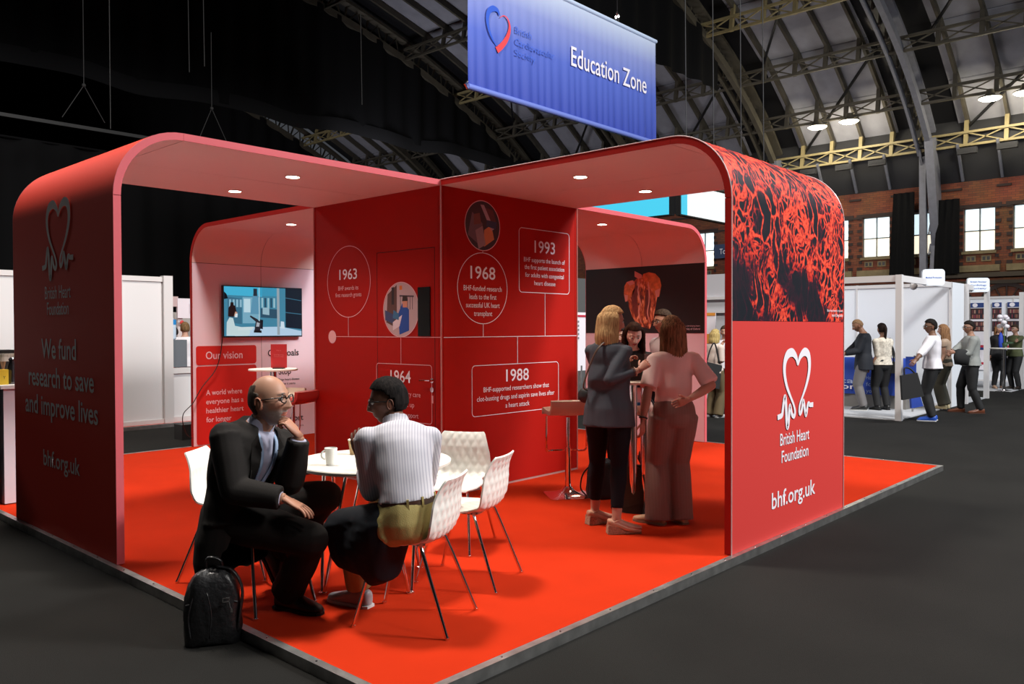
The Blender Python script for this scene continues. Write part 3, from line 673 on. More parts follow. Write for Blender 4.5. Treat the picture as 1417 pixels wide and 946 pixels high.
# ---------------------------------------------------------------- television wall (arch3 inner face, faces -Y)
YT = S-E_-TH-.001; O3 = np.array((0, YT, 0))
M_board = mat('red_board', (.62, .022, .016), .5)
vb = rrect(2.966, 1.072, 3.842, 1.325, .035)
poly([p for p in rrect(2.966, .02, 3.842, 1.055, .035)], O3, XR, Z, M_board, arch3, 'printed_panel', d=.003); poly(vb, O3, XR, Z, M_board, arch3, 'printed_panel', d=.003)
M_pinkw = mat('pink_white_print', (.80, .62, .70), .5)
lettering('Our vision', (3.10, YT-.004, 1.15), XR, Z, .53, .105, M_pinkw, arch3, .008, align='LEFT')
for s, z, wd in (('A world where', .67, .52), ('everyone has a', .55, .54), ('healthier heart', .43, .54), ('for longer', .31, .36)): lettering(s, (3.10, YT-.004, z), XR, Z, wd, .072, M_pinkw, arch3, .010, align='LEFT')
for s, x, z, wd, cp in (('Our goals', 4.02, 1.165, .50, .095), ('Stop', 4.19, .90, .20, .088), ('Save', 4.19, .55, .22, .088), ('Support', 4.19, .22, .40, .088)): lettering(s, (x, YT-.003, z), XR, Z, wd, cp, M_black, arch3, .012, align='LEFT')
for s, z, wd in (('Stop heart disease', .81, .34), ('before it starts', .75, .27), ('Save more lives from', .46, .38), ('heart disease', .40, .24), ('Support people to live a', .13, .40), ('longer better life', .07, .30)): lettering(s, (4.19, YT-.003, z), XR, Z, wd, .034, M_black, arch3, .004, align='LEFT')
tv = empty('television', (3.92, YT-.06, 1.44), 'wide black television on the pink wall showing a laboratory scene', 'television')
tx0, tx1, tz0, tz1 = 3.315, 4.535, 1.435, 2.135; ty = YT-.075
g = G(); g.box((tx0, ty, tz0), (tx1, ty+.045, tz1)); g.box((tx0+.25, ty+.045, tz0+.15), (tx1-.25, YT, tz1-.15)); g.obj('casing', mat('tv_black', (.008, .008, .010), .3), tv, keep=True)
def EM(c, k=1.): return mat('screen_%d_%d_%d_%d' % (*c, int(k*100)), (0, 0, 0), .3, emit=tuple((v/255.)**2.2 for v in c), estr=k)
OT = np.array((tx0+.012, ty, tz0+.018)); SW, SH = tx1-tx0-.024, tz1-tz0-.03
def sc(pts, col, d): return poly([(x/463*SW, (1-y/290)*SH) for x, y in pts], OT, XR, Z, EM(col), tv, 'screen_image' if d > .0015 else 'screen', d=d)
sc([(0, 290), (463, 290), (463, 0), (0, 0)], (66, 132, 160), .001)
sc([(0, 50), (220, 55), (220, 0), (0, 0)], (70, 178, 215), .0014); sc([(205, 50), (320, 50), (320, 0), (205, 0)], (60, 150, 185), .0014)
sc([(362, 240), (463, 250), (463, 0), (362, 0)], (16, 34, 48), .0016); sc([(362, 60), (463, 75), (463, 71), (362, 56)], (60, 110, 135), .002); sc([(362, 150), (463, 160), (463, 155), (362, 145)], (60, 110, 135), .002)
sc([(20, 210), (100, 220), (100, 70), (20, 60)], (60, 110, 135), .0018)
for i in range(4): sc([(28+i*20, 120), (40+i*20, 120), (40+i*20, 75), (28+i*20, 75)], (140, 185, 205), .002)
sc([(105, 215), (205, 215), (205, 60), (105, 60)], (120, 172, 195), .0018); sc([(112, 150), (150, 150), (150, 70), (112, 70)], (190, 220, 232), .002)
sc([(150, 160), (200, 160), (195, 40), (165, 40)], (92, 148, 178), .0022); sc([(168, 52), (190, 52), (190, 8), (168, 8)], (40, 50, 62), .0024)
for i in range(5): sc([(215+i*18, 120), (226+i*18, 120), (226+i*18, 62), (215+i*18, 62)], (38, 78, 100) if i % 2 else (150, 192, 205), .0022)
sc([(210, 180), (310, 185), (310, 130), (210, 125)], (46, 82, 104), .002); sc([(222, 160), (262, 165), (262, 120), (222, 120)], (150, 185, 200), .0024)
sc([(60, 290), (463, 290), (463, 262), (330, 235), (150, 238), (60, 262)], (178, 208, 232), .0026); sc([(310, 285), (326, 285), (324, 0), (308, 0)], (150, 165, 175), .003); sc([(200, 255), (204, 255), (204, 0), (200, 0)], (190, 215, 225), .0028)
sc([(330, 245), (356, 248), (352, 205), (332, 202)], (205, 225, 238), .003)
sc([(12, 288), (140, 290), (150, 262), (110, 240), (60, 230), (50, 185), (30, 180), (14, 210)], (196, 218, 222), .003); sc([(75, 258), (160, 255), (170, 235), (80, 238)], (205, 222, 226), .0032)
sc([(22, 175), (52, 178), (70, 150), (62, 112), (40, 105), (24, 125)], (38, 26, 28), .0034); sc([(34, 112), (54, 112), (52, 92), (36, 92)], (38, 26, 28), .0034); sc([(55, 172), (72, 178), (74, 150), (62, 146)], (196, 150, 130), .0036); sc([(58, 180), (74, 180), (76, 158), (64, 158)], (215, 230, 238), .0038)
sc([(0, 75), (22, 70), (14, 45), (0, 30)], (12, 22, 30), .003); sc([(168, 270), (215, 272), (214, 258), (170, 256)], (14, 18, 24), .0034)
sc([(172, 258), (206, 258), (214, 215), (190, 190), (150, 168), (146, 176), (180, 205)], (42, 42, 50), .0036); sc([(196, 245), (222, 250), (224, 195), (205, 192)], (18, 24, 34), .0032); sc([(182, 235), (200, 235), (204, 214), (186, 208)], (170, 175, 185), .004)
g = G(); pa = gy(333, 463, YT-.03); pts = [gy(u, v, YT-.03+dd) for u, v, dd in ((308, 466, 0), (305, 490, .0), (298, 512, 0), (280, 535, 0), (268, 556, 0), (263, 562, -.0), (254, 572, -.05), (253, 585, -.05), (258, 600, -.0), (266, 606, .03))]
tag(G().tube(pts, .006, 6, smooth=4).obj('power_cable', M_black), 'black power cable trailing from the television down the pink wall', 'cable')
# poster with the heart on arch4 inner face (faces -X, reads along -Y)
XP = S-E_-TH-.001; O4 = np.array((XP, 0, 0))
poly([(-4.92, 1.472), (-2.926, 1.472), (-2.926, 2.42), (-4.92, 2.42)], O4, XLf, Z, M_photo_black, arch4, 'heart_poster', d=.003)
def flesh_mat():
    m = bpy.data.materials.new('heart_tissue_print'); m.use_nodes = True; nt = m.node_tree; b = nt.nodes['Principled BSDF']
    tc = nt.nodes.new('ShaderNodeTexCoord'); mp = nt.nodes.new('ShaderNodeMapping'); mp.inputs['Scale'].default_value = (1, 3.2, 1.3); nt.links.new(tc.outputs['Object'], mp.inputs[0])
    n = nt.nodes.new('ShaderNodeTexNoise'); n.inputs['Scale'].default_value = 4.5; n.inputs['Detail'].default_value = 6; n.inputs['Distortion'].default_value = 1.6; nt.links.new(mp.outputs[0], n.inputs['Vector'])
    cr = nt.nodes.new('ShaderNodeValToRGB'); e = cr.color_ramp.elements; e[0].position = .36; e[0].color = (.10, .012, .004, 1); e[1].position = .68; e[1].color = (.95, .42, .22, 1); q = e.new(.5); q.color = (.50, .09, .02, 1)
    nt.links.new(n.outputs['Fac'], cr.inputs[0]); nt.links.new(cr.outputs[0], b.inputs['Base Color']); return m
M_flesh = flesh_mat(); M_fl2 = mat('heart_orange', (.62, .16, .035), .5, var=.35, vscale=14); M_fl3 = mat('heart_pink', (.70, .30, .24), .5); M_fl4 = mat('heart_dark', (.16, .018, .008), .5, var=.4, vscale=9)
def hp(pts, m, d): # crop pixel coords (946 px crop of 240 px at 780,240) -> wall plane
    q = [gx(780+x/3.942, 240+y/3.942, XP) for x, y in pts]; return poly([(-p[1], p[2]) for p in q], O4, XLf, Z, m, arch4, 'heart_print', d=d)
hp([(350, 690), (358, 730), (375, 780), (400, 820), (425, 835), (470, 848), (490, 800), (500, 740), (508, 690), (520, 640), (500, 590), (470, 570), (430, 565), (395, 575), (365, 620), (352, 660)], M_flesh, .005)
hp([(428, 575), (435, 548), (465, 538), (500, 545), (525, 572), (534, 610), (527, 650), (522, 672), (500, 672), (480, 630), (455, 600)], M_fl2, .006)
hp([(332, 615), (345, 592), (372, 582), (390, 590), (388, 640), (365, 680), (338, 700), (330, 660)], M_fl2, .006); hp([(388, 532), (405, 540), (428, 552), (430, 566), (410, 575), (388, 562)], M_fl3, .007); hp([(332, 660), (352, 664), (348, 698), (337, 698)], M_fl3, .007); hp([(345, 592), (380, 582), (388, 600), (362, 612)], M_fl3, .0065); hp([(498, 640), (528, 625), (520, 672), (505, 675)], M_fl3, .0065)
hp([(370, 680), (376, 740), (395, 790), (408, 740), (402, 680), (412, 620), (396, 610), (378, 640)], M_fl4, .006); hp([(446, 660), (440, 740), (452, 800), (470, 780), (478, 700), (466, 640), (452, 630)], M_fl4, .006)
for k in range(3):
    x = 415+k*24; ribbon([(-gx(780+(x+dx)/3.942, 240+y/3.942, XP)[1], gx(780+(x+dx)/3.942, 240+y/3.942, XP)[2]) for dx, y in ((0, 590), (-8+k*6, 640), (4, 700), (-4, 760), (10, 815))], [.012, .02, .014, .02, .008], O4, XLf, Z, M_fl3 if k != 1 else M_fl2, arch4, 'heart_print', d=.008)
lettering('Light-sheet image of a developing heart', (XP-.004, 3.22, 1.565), XLf, Z, .46, .020, M_pinkw, arch4); lettering('University of Oxford', (XP-.004, 3.14, 1.52), XLf, Z, .30, .026, M_pinkw, arch4, .003)
# ================================================================== hanging banner
YB = 9.0
def bn(u, v): return gy(u, v, YB)
bx0, bx1 = bn(648, 125)[0], bn(907, 198)[0]; bz0, bz1 = bn(907, 198)[2], bn(908, 58)[2]
banner = empty('hanging_banner', ((bx0+bx1)/2, YB, bz0), 'large blue fading banner hanging high above the stand with zone lettering', 'banner')
def banner_mat():
    m = bpy.data.materials.new('banner_print'); m.use_nodes = True; nt = m.node_tree; b = nt.nodes['Principled BSDF']; b.inputs['Roughness'].default_value = .7
    uv = nt.nodes.new('ShaderNodeUVMap'); s = nt.nodes.new('ShaderNodeSeparateXYZ'); nt.links.new(uv.outputs[0], s.inputs[0])
    cr = nt.nodes.new('ShaderNodeValToRGB'); e = cr.color_ramp.elements; e[0].color = (.025, .05, .34, 1); e[1].color = (.52, .60, .74, 1); q = e.new(.45); q.color = (.07, .12, .50, 1); q = e.new(.75); q.color = (.22, .27, .58, 1)
    nt.links.new(s.outputs['Y'], cr.inputs[0]); nt.links.new(cr.outputs[0], b.inputs['Base Color']); return m
g = G(); nx, nz = 120, 24; V = []
for j in range(nz+1):
    for i in range(nx+1):
        x = bx0+(bx1-bx0)*i/nx; z = bz0+(bz1-bz0)*j/nz; k = (1-j/nz)
        V.append((x, YB+.020*k*math.sin(i*1.35+1.2*math.sin(i*.31)+j*.06)+.008*k*math.sin(i*.5+j*.2), z))
g.add(V, [(j*(nx+1)+i, j*(nx+1)+i+1, (j+1)*(nx+1)+i+1, (j+1)*(nx+1)+i) for j in range(nz) for i in range(nx)])
me = g.mesh('banner_cloth', True, recalc=False); uvl = me.uv_layers.new(name='UVMap')
for p_ in me.polygons:
    for li in p_.loop_indices: vi = me.loops[li].vertex_index; uvl.data[li].uv = ((vi % (nx+1))/nx, (vi//(nx+1))/nz)
link_mesh('cloth', me, banner_mat(), banner, True)
M_bar = mat('banner_bar', (.16, .22, .62), .5)
g = G(); g.tube([(bx0-.02, YB, bz0), (bx1+.02, YB, bz0)], .06, 10); g.obj('bottom_bar', M_bar, banner, smooth=40, keep=True)
g = G(); g.tube([(bx0-.02, YB, bz1), (bx1+.02, YB, bz1)], .05, 10); g.obj('top_bar', mat('banner_bar_top', (.55, .66, .85), .5), banner, smooth=40, keep=True)
g = G(); p = bn(854, 28)
g.tube([(p[0], YB, bz1), (p[0], YB, bz1+5)], .012, 5); a = np.linspace(0, 2*math.pi, 13); g.tube([(p[0]+.06*math.cos(t), YB, bz1+.16+.11*math.sin(t)) for t in a], .02, 6)
g.tube([(bx0-.02, YB, bz0-.05), (bx0-.10, YB, bz0+.02), (bx0-.02, YB, bz0+.1)], .02, 6); g.tube([(bx0+.8, YB, bz1), (bx0+.8, YB, bz1+5)], .012, 5); g.obj('hook', M_chrome, banner, keep=True)
OB = np.array((0, YB-.032, 0)); 
def bq(x, y): q = bn(630+x/4.731, y/4.731); return (q[0], q[2])
M_bblue = mat('banner_logo_blue', (.02, .09, .55), .6); M_bred = mat('banner_logo_red', (.75, .05, .06), .6); M_bdk = mat('banner_small_type', (.05, .12, .58), .6)
ribbon([bq(*p) for p in ((282, 104), (270, 72), (243, 58), (214, 75), (203, 125), (212, 190), (238, 260), (268, 308))], [.03, .08, .12, .11, .09, .06, .04, .02], OB, XR, Z, M_bblue, banner, 'society_heart', d=0)
ribbon([bq(*p) for p in ((285, 118), (308, 106), (332, 120), (348, 165), (345, 215), (325, 265), (295, 305), (265, 330))], [.01, .02, .03, .05, .08, .11, .12, .13], OB, XR, Z, M_bred, banner, 'society_heart', d=0)
def bt(s, x0, yb, x1, cap, m, bold):
    q0 = bq(x0, yb); q1 = bq(x1, yb+ (x1-x0)*.30)
    lettering(s, (q0[0], YB-.032, q0[1]), XR, Z, q1[0]-q0[0], cap, m, banner, bold, align='LEFT')
bt('British', 385, 218, 492, .15, M_bdk, 0); bt('Cardiovascular', 385, 295, 642, .15, M_bdk, 0); bt('Society', 385, 365, 518, .15, M_bdk, 0)
bt('Education Zone', 752, 428, 1245, .46, M_white, .006)

# ================================================================== LED screens beyond
scr = empty('led_screen_cube', (20.3, 10.9, 5), 'big hanging cyan and white screens above the rear right arch', 'screen')
g = G(); g.box((20.05, 10.95, 5.06), (20.2, 19, 6.1)); g.box((20.2, 10.75, 5.06), (26.5, 10.9, 6.1)); g.obj('casing', M_black, scr, keep=True)
M_cy = mat('screen_cyan', (0, 0, 0), .4, emit=(.08, .72, 1.0), estr=1.0); M_wh = mat('screen_white', (0, 0, 0), .4, emit=(.93, .98, 1), estr=1.15)
g = G(); g.quad((20.04, 11.05, 5.1), (20.04, 18.9, 5.1), (20.04, 18.9, 6.06), (20.04, 11.05, 6.06)); g.obj('screen', M_cy, scr, keep=True)
g = G(); g.quad((20.25, 10.74, 5.1), (20.62, 10.74, 5.1), (20.62, 10.74, 6.06), (20.25, 10.74, 6.06)); g.obj('screen', M_cy, scr, keep=True)
g = G(); g.quad((20.62, 10.74, 5.1), (26.4, 10.74, 5.1), (26.4, 10.74, 6.06), (20.62, 10.74, 6.06)); g.obj('screen', M_wh, scr, keep=True)
g = G()
for z in (6.2, 6.6): g.bar((20, 10.9, z), (27, 10.9, z), .05); 
for i in range(14): g.bar((20+i*.5, 10.9, 6.2), (20.25+i*.5, 10.9, 6.6), .03); g.bar((20.25+i*.5, 10.9, 6.6), (20.5+i*.5, 10.9, 6.2), .03)
g.obj('truss', mat('truss_dark', (.05, .05, .05), .4), scr, keep=True)
g = G(); g.box((24, 12.5, 4.3), (37, 13, 5.4)); 
q = gx(990, 340, 37.7); q2 = gx(1003, 357, 37.7)
sg = empty('blue_sign', (37.7, q[1], q[2]), 'dark blue hanging sign on the brick wall glimpsed beside the front arch', 'sign')
g = G(); g.box((37.6, q[1]-2.2, q2[2]), (37.7, q[1]+.02, q[2]+.05)); g.obj('board', mat('sign_blue', (.015, .035, .10), .5), sg, keep=True)
lettering('To', (37.59, q[1]-.30, q2[2]+.22), (0, -1, 0), Z, .36, .30, M_white, sg, .004, align='LEFT')

# ================================================================== furniture
M_shell = mat('white_moulded_shell', (.84, .83, .77), .38)
def make_chair():
    nu, nv = 44, 84
    # side profile (y forward, z up)
    prof = catmull([(.225, .432), (.20, .452), (.10, .448), (-.02, .442), (-.12, .446), (-.180, .475), (-.205, .54), (-.215, .62), (-.220, .68), (-.240, .74), (-.262, .778)], 10)
    seg = np.r_[0, np.cumsum(np.linalg.norm(np.diff(prof, axis=0), axis=1))]; s = np.linspace(0, seg[-1], nv)
    Y = np.interp(s, seg, prof[:, 0]); Zz = np.interp(s, seg, prof[:, 1])
    sn = s/seg[-1]
    hw = np.interp(sn, [0, .04, .12, .30, .42, .47, .54, .68, .80, .93, .985, 1], [.155, .190, .212, .216, .192, .176, .196, .222, .210, .178, .162, .152])
    u = np.linspace(-1, 1, nu); ty = np.gradient(Y); tz = np.gradient(Zz); L = np.hypot(ty, tz); ny, nz = -tz/L, ty/L  # normal to the sitting side
    ny, nz = -ny, -nz
    ny = tz/L; nz = -ty/L
    UU, SS = np.meshgrid(u, s); HW = np.repeat(hw[:, None], nu, 1)
    X = UU*HW
    curl = .022*(np.abs(UU)**2.2)*np.interp(sn, [0, .35, .5, .8, 1], [-.4, .5, 1.1, 1.0, .5])[:, None]
    a = X/.062+SS/.105; b = X/.062-SS/.105
    tri = lambda q: np.abs((q % 1)-.5)*2
    dm = (1-np.minimum(1, np.maximum(tri(a), tri(b))**1.2))
    saw = ((SS/.0525+np.abs(((X/.062) % 1)-.5)) % 1)
    amp = .0085*np.clip((1-np.abs(UU))*6, 0, 1)*np.clip(np.minimum(sn*12, (1-sn)*30), 0, 1)[:, None]
    def surf(off, sg):
        h = off+sg*amp*dm*1.0
        return np.stack([X, Y[:, None]+ny[:, None]*(h+curl), Zz[:, None]+nz[:, None]*(h+curl)], -1).reshape(-1, 3)
    f = surf(.005, 1); bk = surf(-.005, -1)
    # make sure "front" is the sitting side (up for the seat)
    g = G(); V = np.vstack([f, bk]); n = nu*nv; F = []
    for i in range(nv-1):
        for j in range(nu-1):
            q = i*nu+j; F += [(q, q+1, q+nu+1, q+nu), (n+q, n+q+nu, n+q+nu+1, n+q+1)]
    for i in range(nv-1): F += [(i*nu, (i+1)*nu, n+(i+1)*nu, n+i*nu), (i*nu+nu-1, n+i*nu+nu-1, n+(i+1)*nu+nu-1, (i+1)*nu+nu-1)]
    for j in range(nu-1): F += [(j, n+j, n+j+1, j+1), ((nv-1)*nu+j, (nv-1)*nu+j+1, n+(nv-1)*nu+j+1, n+(nv-1)*nu+j)]
    g.add(V, F); root = empty('shell_chair'); g.obj('shell', M_shell, root, smooth=55)
    for sx in (-1, 1):
        g = G(); g.tube([(sx*.02, .10, .425), (sx*.11, .13, .425), (sx*.145, .15, .40), (sx*.19, .255, .006)], .0095, 10, smooth=5); g.lathe([(.012, 0), (.012, .012)], (sx*.19, .255, 0), 10); g.obj('leg', M_chrome, root, smooth=40)
        g = G(); g.tube([(sx*.02, -.08, .425), (sx*.12, -.10, .428), (sx*.165, -.125, .40), (sx*.225, -.275, .006)], .0095, 10, smooth=5); g.lathe([(.012, 0), (.012, .012)], (sx*.225, -.275, 0), 10); g.obj('leg', M_chrome, root, smooth=40)
    g = G(); g.box((-.10, -.11, .423), (.10, .15, .434)); g.obj('seat_plate', M_chrome, root)
    return root
chair0 = make_chair()
def put_chair(rl, rr, lab, first=False, fl=None, fr=None):
    """from floor points of rear-left and rear-right tips (as seen sitting)"""
    rl = np.array(rl[:2], float); rr = np.array(rr[:2], float); m = (rl+rr)/2; r = (rr-rl)/np.linalg.norm(rr-rl); f = np.array((-r[1], r[0]))
    c = m+f*.275; rz = math.atan2(f[1], f[0])-math.pi/2
    if first: o = chair0; o.location = (c[0], c[1], 0); o.rotation_euler = (0, 0, rz)
    else: o = dup(chair0, loc=(c[0], c[1], 0), rz=rz)
    tag(o, lab, 'chair', 'white shell chairs round the low table'); return o
ch2 = put_chair((.604, .369), (1.019, .576), 'white quilted shell chair under the man in the striped shirt', True)
ch3 = put_chair((1.276, .673), (1.688, .845), 'empty white quilted shell chair nearest the front right, seen from behind')
ch1 = put_chair((.50, 1.87), (.06, 1.85), 'white shell chair under the man in the dark suit')
chL = put_chair((.46, 2.54), (.15, 2.28), 'empty white shell chair left of the man in the dark suit')
q1 = gz(678, 736); q2 = gz(653, 762)
ch4 = put_chair((2.20, 1.56), (1.98, 1.96), 'empty white quilted shell chair facing the camera beside the red tower wall')
# round table
tc = gz(517, 636, .74); 
tbl = empty('round_table', (tc[0], tc[1], 0), 'low round white meeting table between the seated men', 'table')
g = G(); g.lathe([(.001, .715), (.455, .715), (.472, .722), (.475, .736), (.470, .742), (.001, .742)], (tc[0], tc[1], 0), 72); g.obj('tabletop', mat('white_laminate', (.80, .77, .70), .35), tbl, smooth=30, keep=True)
a0 = math.atan2(1.065-tc[1], .958-tc[0])
for k in range(4):
    a = a0+k*math.pi/2; g = G(); f = np.array((tc[0]+.36*math.cos(a), tc[1]+.36*math.sin(a), .012))
    for s in (-1, 1):
        t = a+s*.42; g.tube([(tc[0]+.30*math.cos(t), tc[1]+.30*math.sin(t), .715), (f[0]-s*.012*math.sin(a), f[1]+s*.012*math.cos(a), .012)], .011, 10)
    g.lathe([(.024, 0), (.024, .008), (.010, .016)], (f[0], f[1], 0), 16); g.obj('leg', M_chrome, tbl, smooth=40, keep=True)
# cups
def cup(u, v, lab, m, h=.095, r0=.030, r1=.042, z=.743, handle=False, nm='mug'):
    c = gz(u, v, z); o = empty(nm, tuple(c), lab, 'cup')
    g = G(); g.lathe([(.001, .001), (r0, 0), (r1, h), (r1-.003, h+.002), (r0-.002, .012), (.001, .011)], n=28); g.obj('body', m, o, smooth=40)
    if handle:
        d = -CR*.9-CF*.45; d[2] = 0; d /= np.linalg.norm(d); g = G(); pts = []
        for t in np.linspace(-80, 80, 9): pts.append(d*(r0+.004+.026*math.cos(math.radians(t)))+np.array((0, 0, h*.62+.026*math.sin(math.radians(t)))))
        g.tube(pts, .005, 8); g.obj('handle', m, o, smooth=True)
    return o
cup(458, 643, 'white china mug with handle on the round table', mat('white_china', (.78, .78, .74), .25), .10, .027, .038, handle=True)
pc = cup(490.5, 628, 'brown paper cup on the round table beside the striped shirt man', mat('kraft_paper', (.56, .38, .19), .7), .092, .028, .040, nm='paper_cup')
g = G(); g.lathe([(.040, .088), (.0425, .092), (.040, .096), (.037, .092)], n=28); g.obj('rim', mat('cup_rim', (.75, .68, .55), .5), pc, smooth=True)
# black leather backpack on the hall floor
def bag_obj(name, P, rz, lab, cat, w, d, h, m, seed=0, zip_=True, strap=True):
    o = empty(name, tuple(P), lab, cat, rz=rz); g = G(); n = 40; a = np.linspace(0, 2*math.pi, n, endpoint=False); rings = []
    ex = .55
    for t, k in ((0, .93), (.03, 1), (.2, 1.04), (.45, 1.03), (.65, .98), (.8, .88), (.9, .74), (.97, .5), (1., .22)):
        c, s_ = np.cos(a), np.sin(a); x = np.sign(c)*np.abs(c)**ex*w/2*k; y = np.sign(s_)*np.abs(s_)**ex*d/2*(k*.8+.2)
        wr = 1+.035*np.sin(5*a+seed+t*7)*(1 if t > .05 else .2)+.02*np.sin(11*a+t*13+seed)
        rings.append(np.c_[x*wr, y*wr+.02*t, np.full(n, h*t)+.008*np.sin(3*a+t*9+seed)])
    rr = []
    for i in range(len(rings)-1):
        for t in (0, .5): rr.append(rings[i]*(1-t)+rings[i+1]*t)
    rr.append(rings[-1]); g.loft(rr); g.obj('body', m, o, smooth=True)
    if zip_:
        g = G(); g.tube([(x*w*.46, -d*.48+.02+.04*(1-abs(x)), h*.62+.02*math.cos(x*3)) for x in np.linspace(-1, 1, 12)], .006, 6); g.tube([(w*.47*math.cos(t), -d*.05, h*.55+h*.42*math.sin(t)) for t in np.linspace(.2, math.pi-.2, 14)], .007, 6); g.obj('piping', M_black, o, smooth=True)
    return o
M_leather = mat('black_leather', (.010, .010, .011), .36, bump=.5, bscale=35, spec=.6)
bf = gz(293, 888, FLZ)
bf = gz(298, 892, FLZ)
bp_ = bag_obj('backpack', (bf[0]+.02, bf[1]+.06, FLZ), math.radians(-32), 'black leather backpack standing on the dark floor beside the platform edge', 'backpack', .27, .17, .37, M_leather)
g = G(); g.tube([(-.03, .02, .36), (-.03, .01, .42), (.0, .0, .43), (.04, .0, .41), (.05, .01, .35)], .010, 8, smooth=5, flat=.6); g.obj('handle', M_leather, bp_, smooth=True)
for sx in (1,):
    g = G(); g.tube([(.02, .0, .385), (.10, -.02, .36), (.145, -.04, .27), (.135, -.06, .15), (.12, -.05, .05)], .013, 8, smooth=6, flat=.5); g.obj('strap', M_leather, bp_, smooth=True)
g = G(); 
for p in ((.055, -.093, .235), (.085, -.088, .235)): g.box((p[0]-.002, p[1]-.006, p[2]-.01), (p[0]+.002, p[1], p[2]+.012))
g.box((.053, -.10, .243), (.087, -.094, .247)); g.box((.053, -.10, .224), (.087, -.094, .228)); g.tube([(.085, -.098, .225), (.09, -.10, .20), (.098, -.10, .185)], .003, 6); g.box((.092, -.103, .172), (.102, -.099, .19)); g.obj('buckle', M_chrome, bp_)
g = G(); g.tube([(-.10, -.085, .05), (-.11, -.07, .16), (-.08, -.05, .27), (-.03, -.03, .33)], .009, 8, smooth=6, flat=.5); g.tube([(-.02, -.10, .28), (.0, -.105, .17), (-.01, -.10, .05)], .007, 6, smooth=5, flat=.5); g.obj('seam_band', M_leather, bp_, smooth=True)

# bar stools
M_seatb = mat('beige_leatherette', (.52, .42, .33), .45)
def stool(P, rz, lab, seat_m=M_seatb, base='square', zseat=.80):
    o = empty('bar_stool', tuple(P), lab, 'stool', 'gas lift bar stools', rz=rz)
    g = G()
    pf = catmull([(.19, -.02), (.18, .02), (.08, .015), (-.05, .01), (-.14, .02), (-.185, .06), (-.20, .13)], 6); T = np.gradient(pf, axis=0); T /= np.linalg.norm(T, axis=1)[:, None]; N = np.c_[-T[:, 1], T[:, 0]]*-1
    rings = []
    for (p, nn) in zip(pf, N):
        c = []
        for (xx, hh) in ((-.20, -.02), (-.205, 0), (-.20, .02), (-.10, .028), (0, .03), (.10, .028), (.20, .02), (.205, 0), (.20, -.02), (0, -.026)): c.append((xx, p[0]+nn[0]*hh, zseat+p[1]+nn[1]*hh))
        rings.append(np.array(c))
    g.loft(rings); g.obj('seat', seat_m, o, smooth=60)
    g = G(); g.tube([(0, 0, .03), (0, 0, .45)], .028, 16); g.tube([(0, 0, .45), (0, 0, zseat-.04)], .019, 14); g.obj('column', M_chrome, o, smooth=40)
    g = G(); 
    if base == 'square':
        n = 32; a = np.linspace(0, 2*math.pi, n, endpoint=False); c, s_ = np.cos(a), np.sin(a); rings = []
        for r, z, e in ((.20, 0, .18), (.20, .012, .18), (.13, .025, .4), (.06, .055, .8), (.034, .09, 1)): rings.append(np.c_[np.sign(c)*np.abs(c)**e*r, np.sign(s_)*np.abs(s_)**e*r, np.full(n, z)])
        g.loft(rings)
    else: g.lathe([(.20, 0), (.20, .01), (.12, .025), (.05, .05), (.032, .08)], n=32)
    g.obj('base', M_chrome, o, smooth=35)
    g = G(); g.tube([(-.19, .05, zseat-.03), (-.19, .06, .45), (-.165, .12, .40), (-.10, .20, .395), (.10, .20, .395), (.165, .12, .40), (.19, .06, .45), (.19, .05, zseat-.03)], .009, 8, smooth=5); g.tube([(0, .02, .44), (0, .20, .395)], .009, 8); g.obj('footrest', M_chrome, o, smooth=40)
    return o
sb = gz(786, 686)
stool((sb[0], sb[1], 0), math.radians(-38), 'beige bar stool on a square chrome base left of the woman in the blazer', zseat=.765)
st2 = gd(872, 560, 7.55)
stool((st2[0], st2[1], 0), math.radians(140), 'chrome bar stool under the seated dark haired woman', zseat=.78)
sa_ = gd(388, 566, 8.9); sb2 = gd(405, 569, 8.7)
stool((sa_[0], sa_[1], 0), math.radians(120), 'beige bar stool behind the head of the seated suit man', zseat=.76, base='round')
stool((sb2[0], sb2[1], 0), math.radians(20), 'red seated bar stool beside the tower corner behind the round table', seat_m=mat('red_seat', (.45, .04, .03), .4), zseat=.76, base='round')
# bar tables
def bar_table(P, lab, r=.30, h=1.10, top=mat('white_laminate', (.8, .77, .7), .35), double=True):
    o = empty('bar_table', (P[0], P[1], 0), lab, 'table'); g = G(); g.lathe([(.001, h-.022), (r-.004, h-.022), (r, h-.016), (r, h-.003), (r-.004, h), (.001, h)], n=56); g.obj('tabletop', top, o, smooth=30)
    g = G(); g.lathe([(.24, 0), (.24, .01), (.1, .03), (.05, .05)], n=36); g.obj('base', M_chrome, o, smooth=35)
    g = G()
    if double:
        for s in (-1, 1): g.tube([(s*.052*CR[0], s*.052*CR[1], .03), (s*.052*CR[0], s*.052*CR[1], h-.02)], .038, 16)
    else: g.tube([(0, 0, .03), (0, 0, h-.02)], .038, 18)
    g.obj('column', M_chrome, o, smooth=40); return o
bt1 = gd(884, 525, 6.95); bar_table(bt1, 'white bar table on twin chrome posts where the women stand')
bt2 = gd(378, 508, 9.2); bar_table(bt2, 'tall bar table with leaflet holder before the pink television wall', r=.27, double=False)
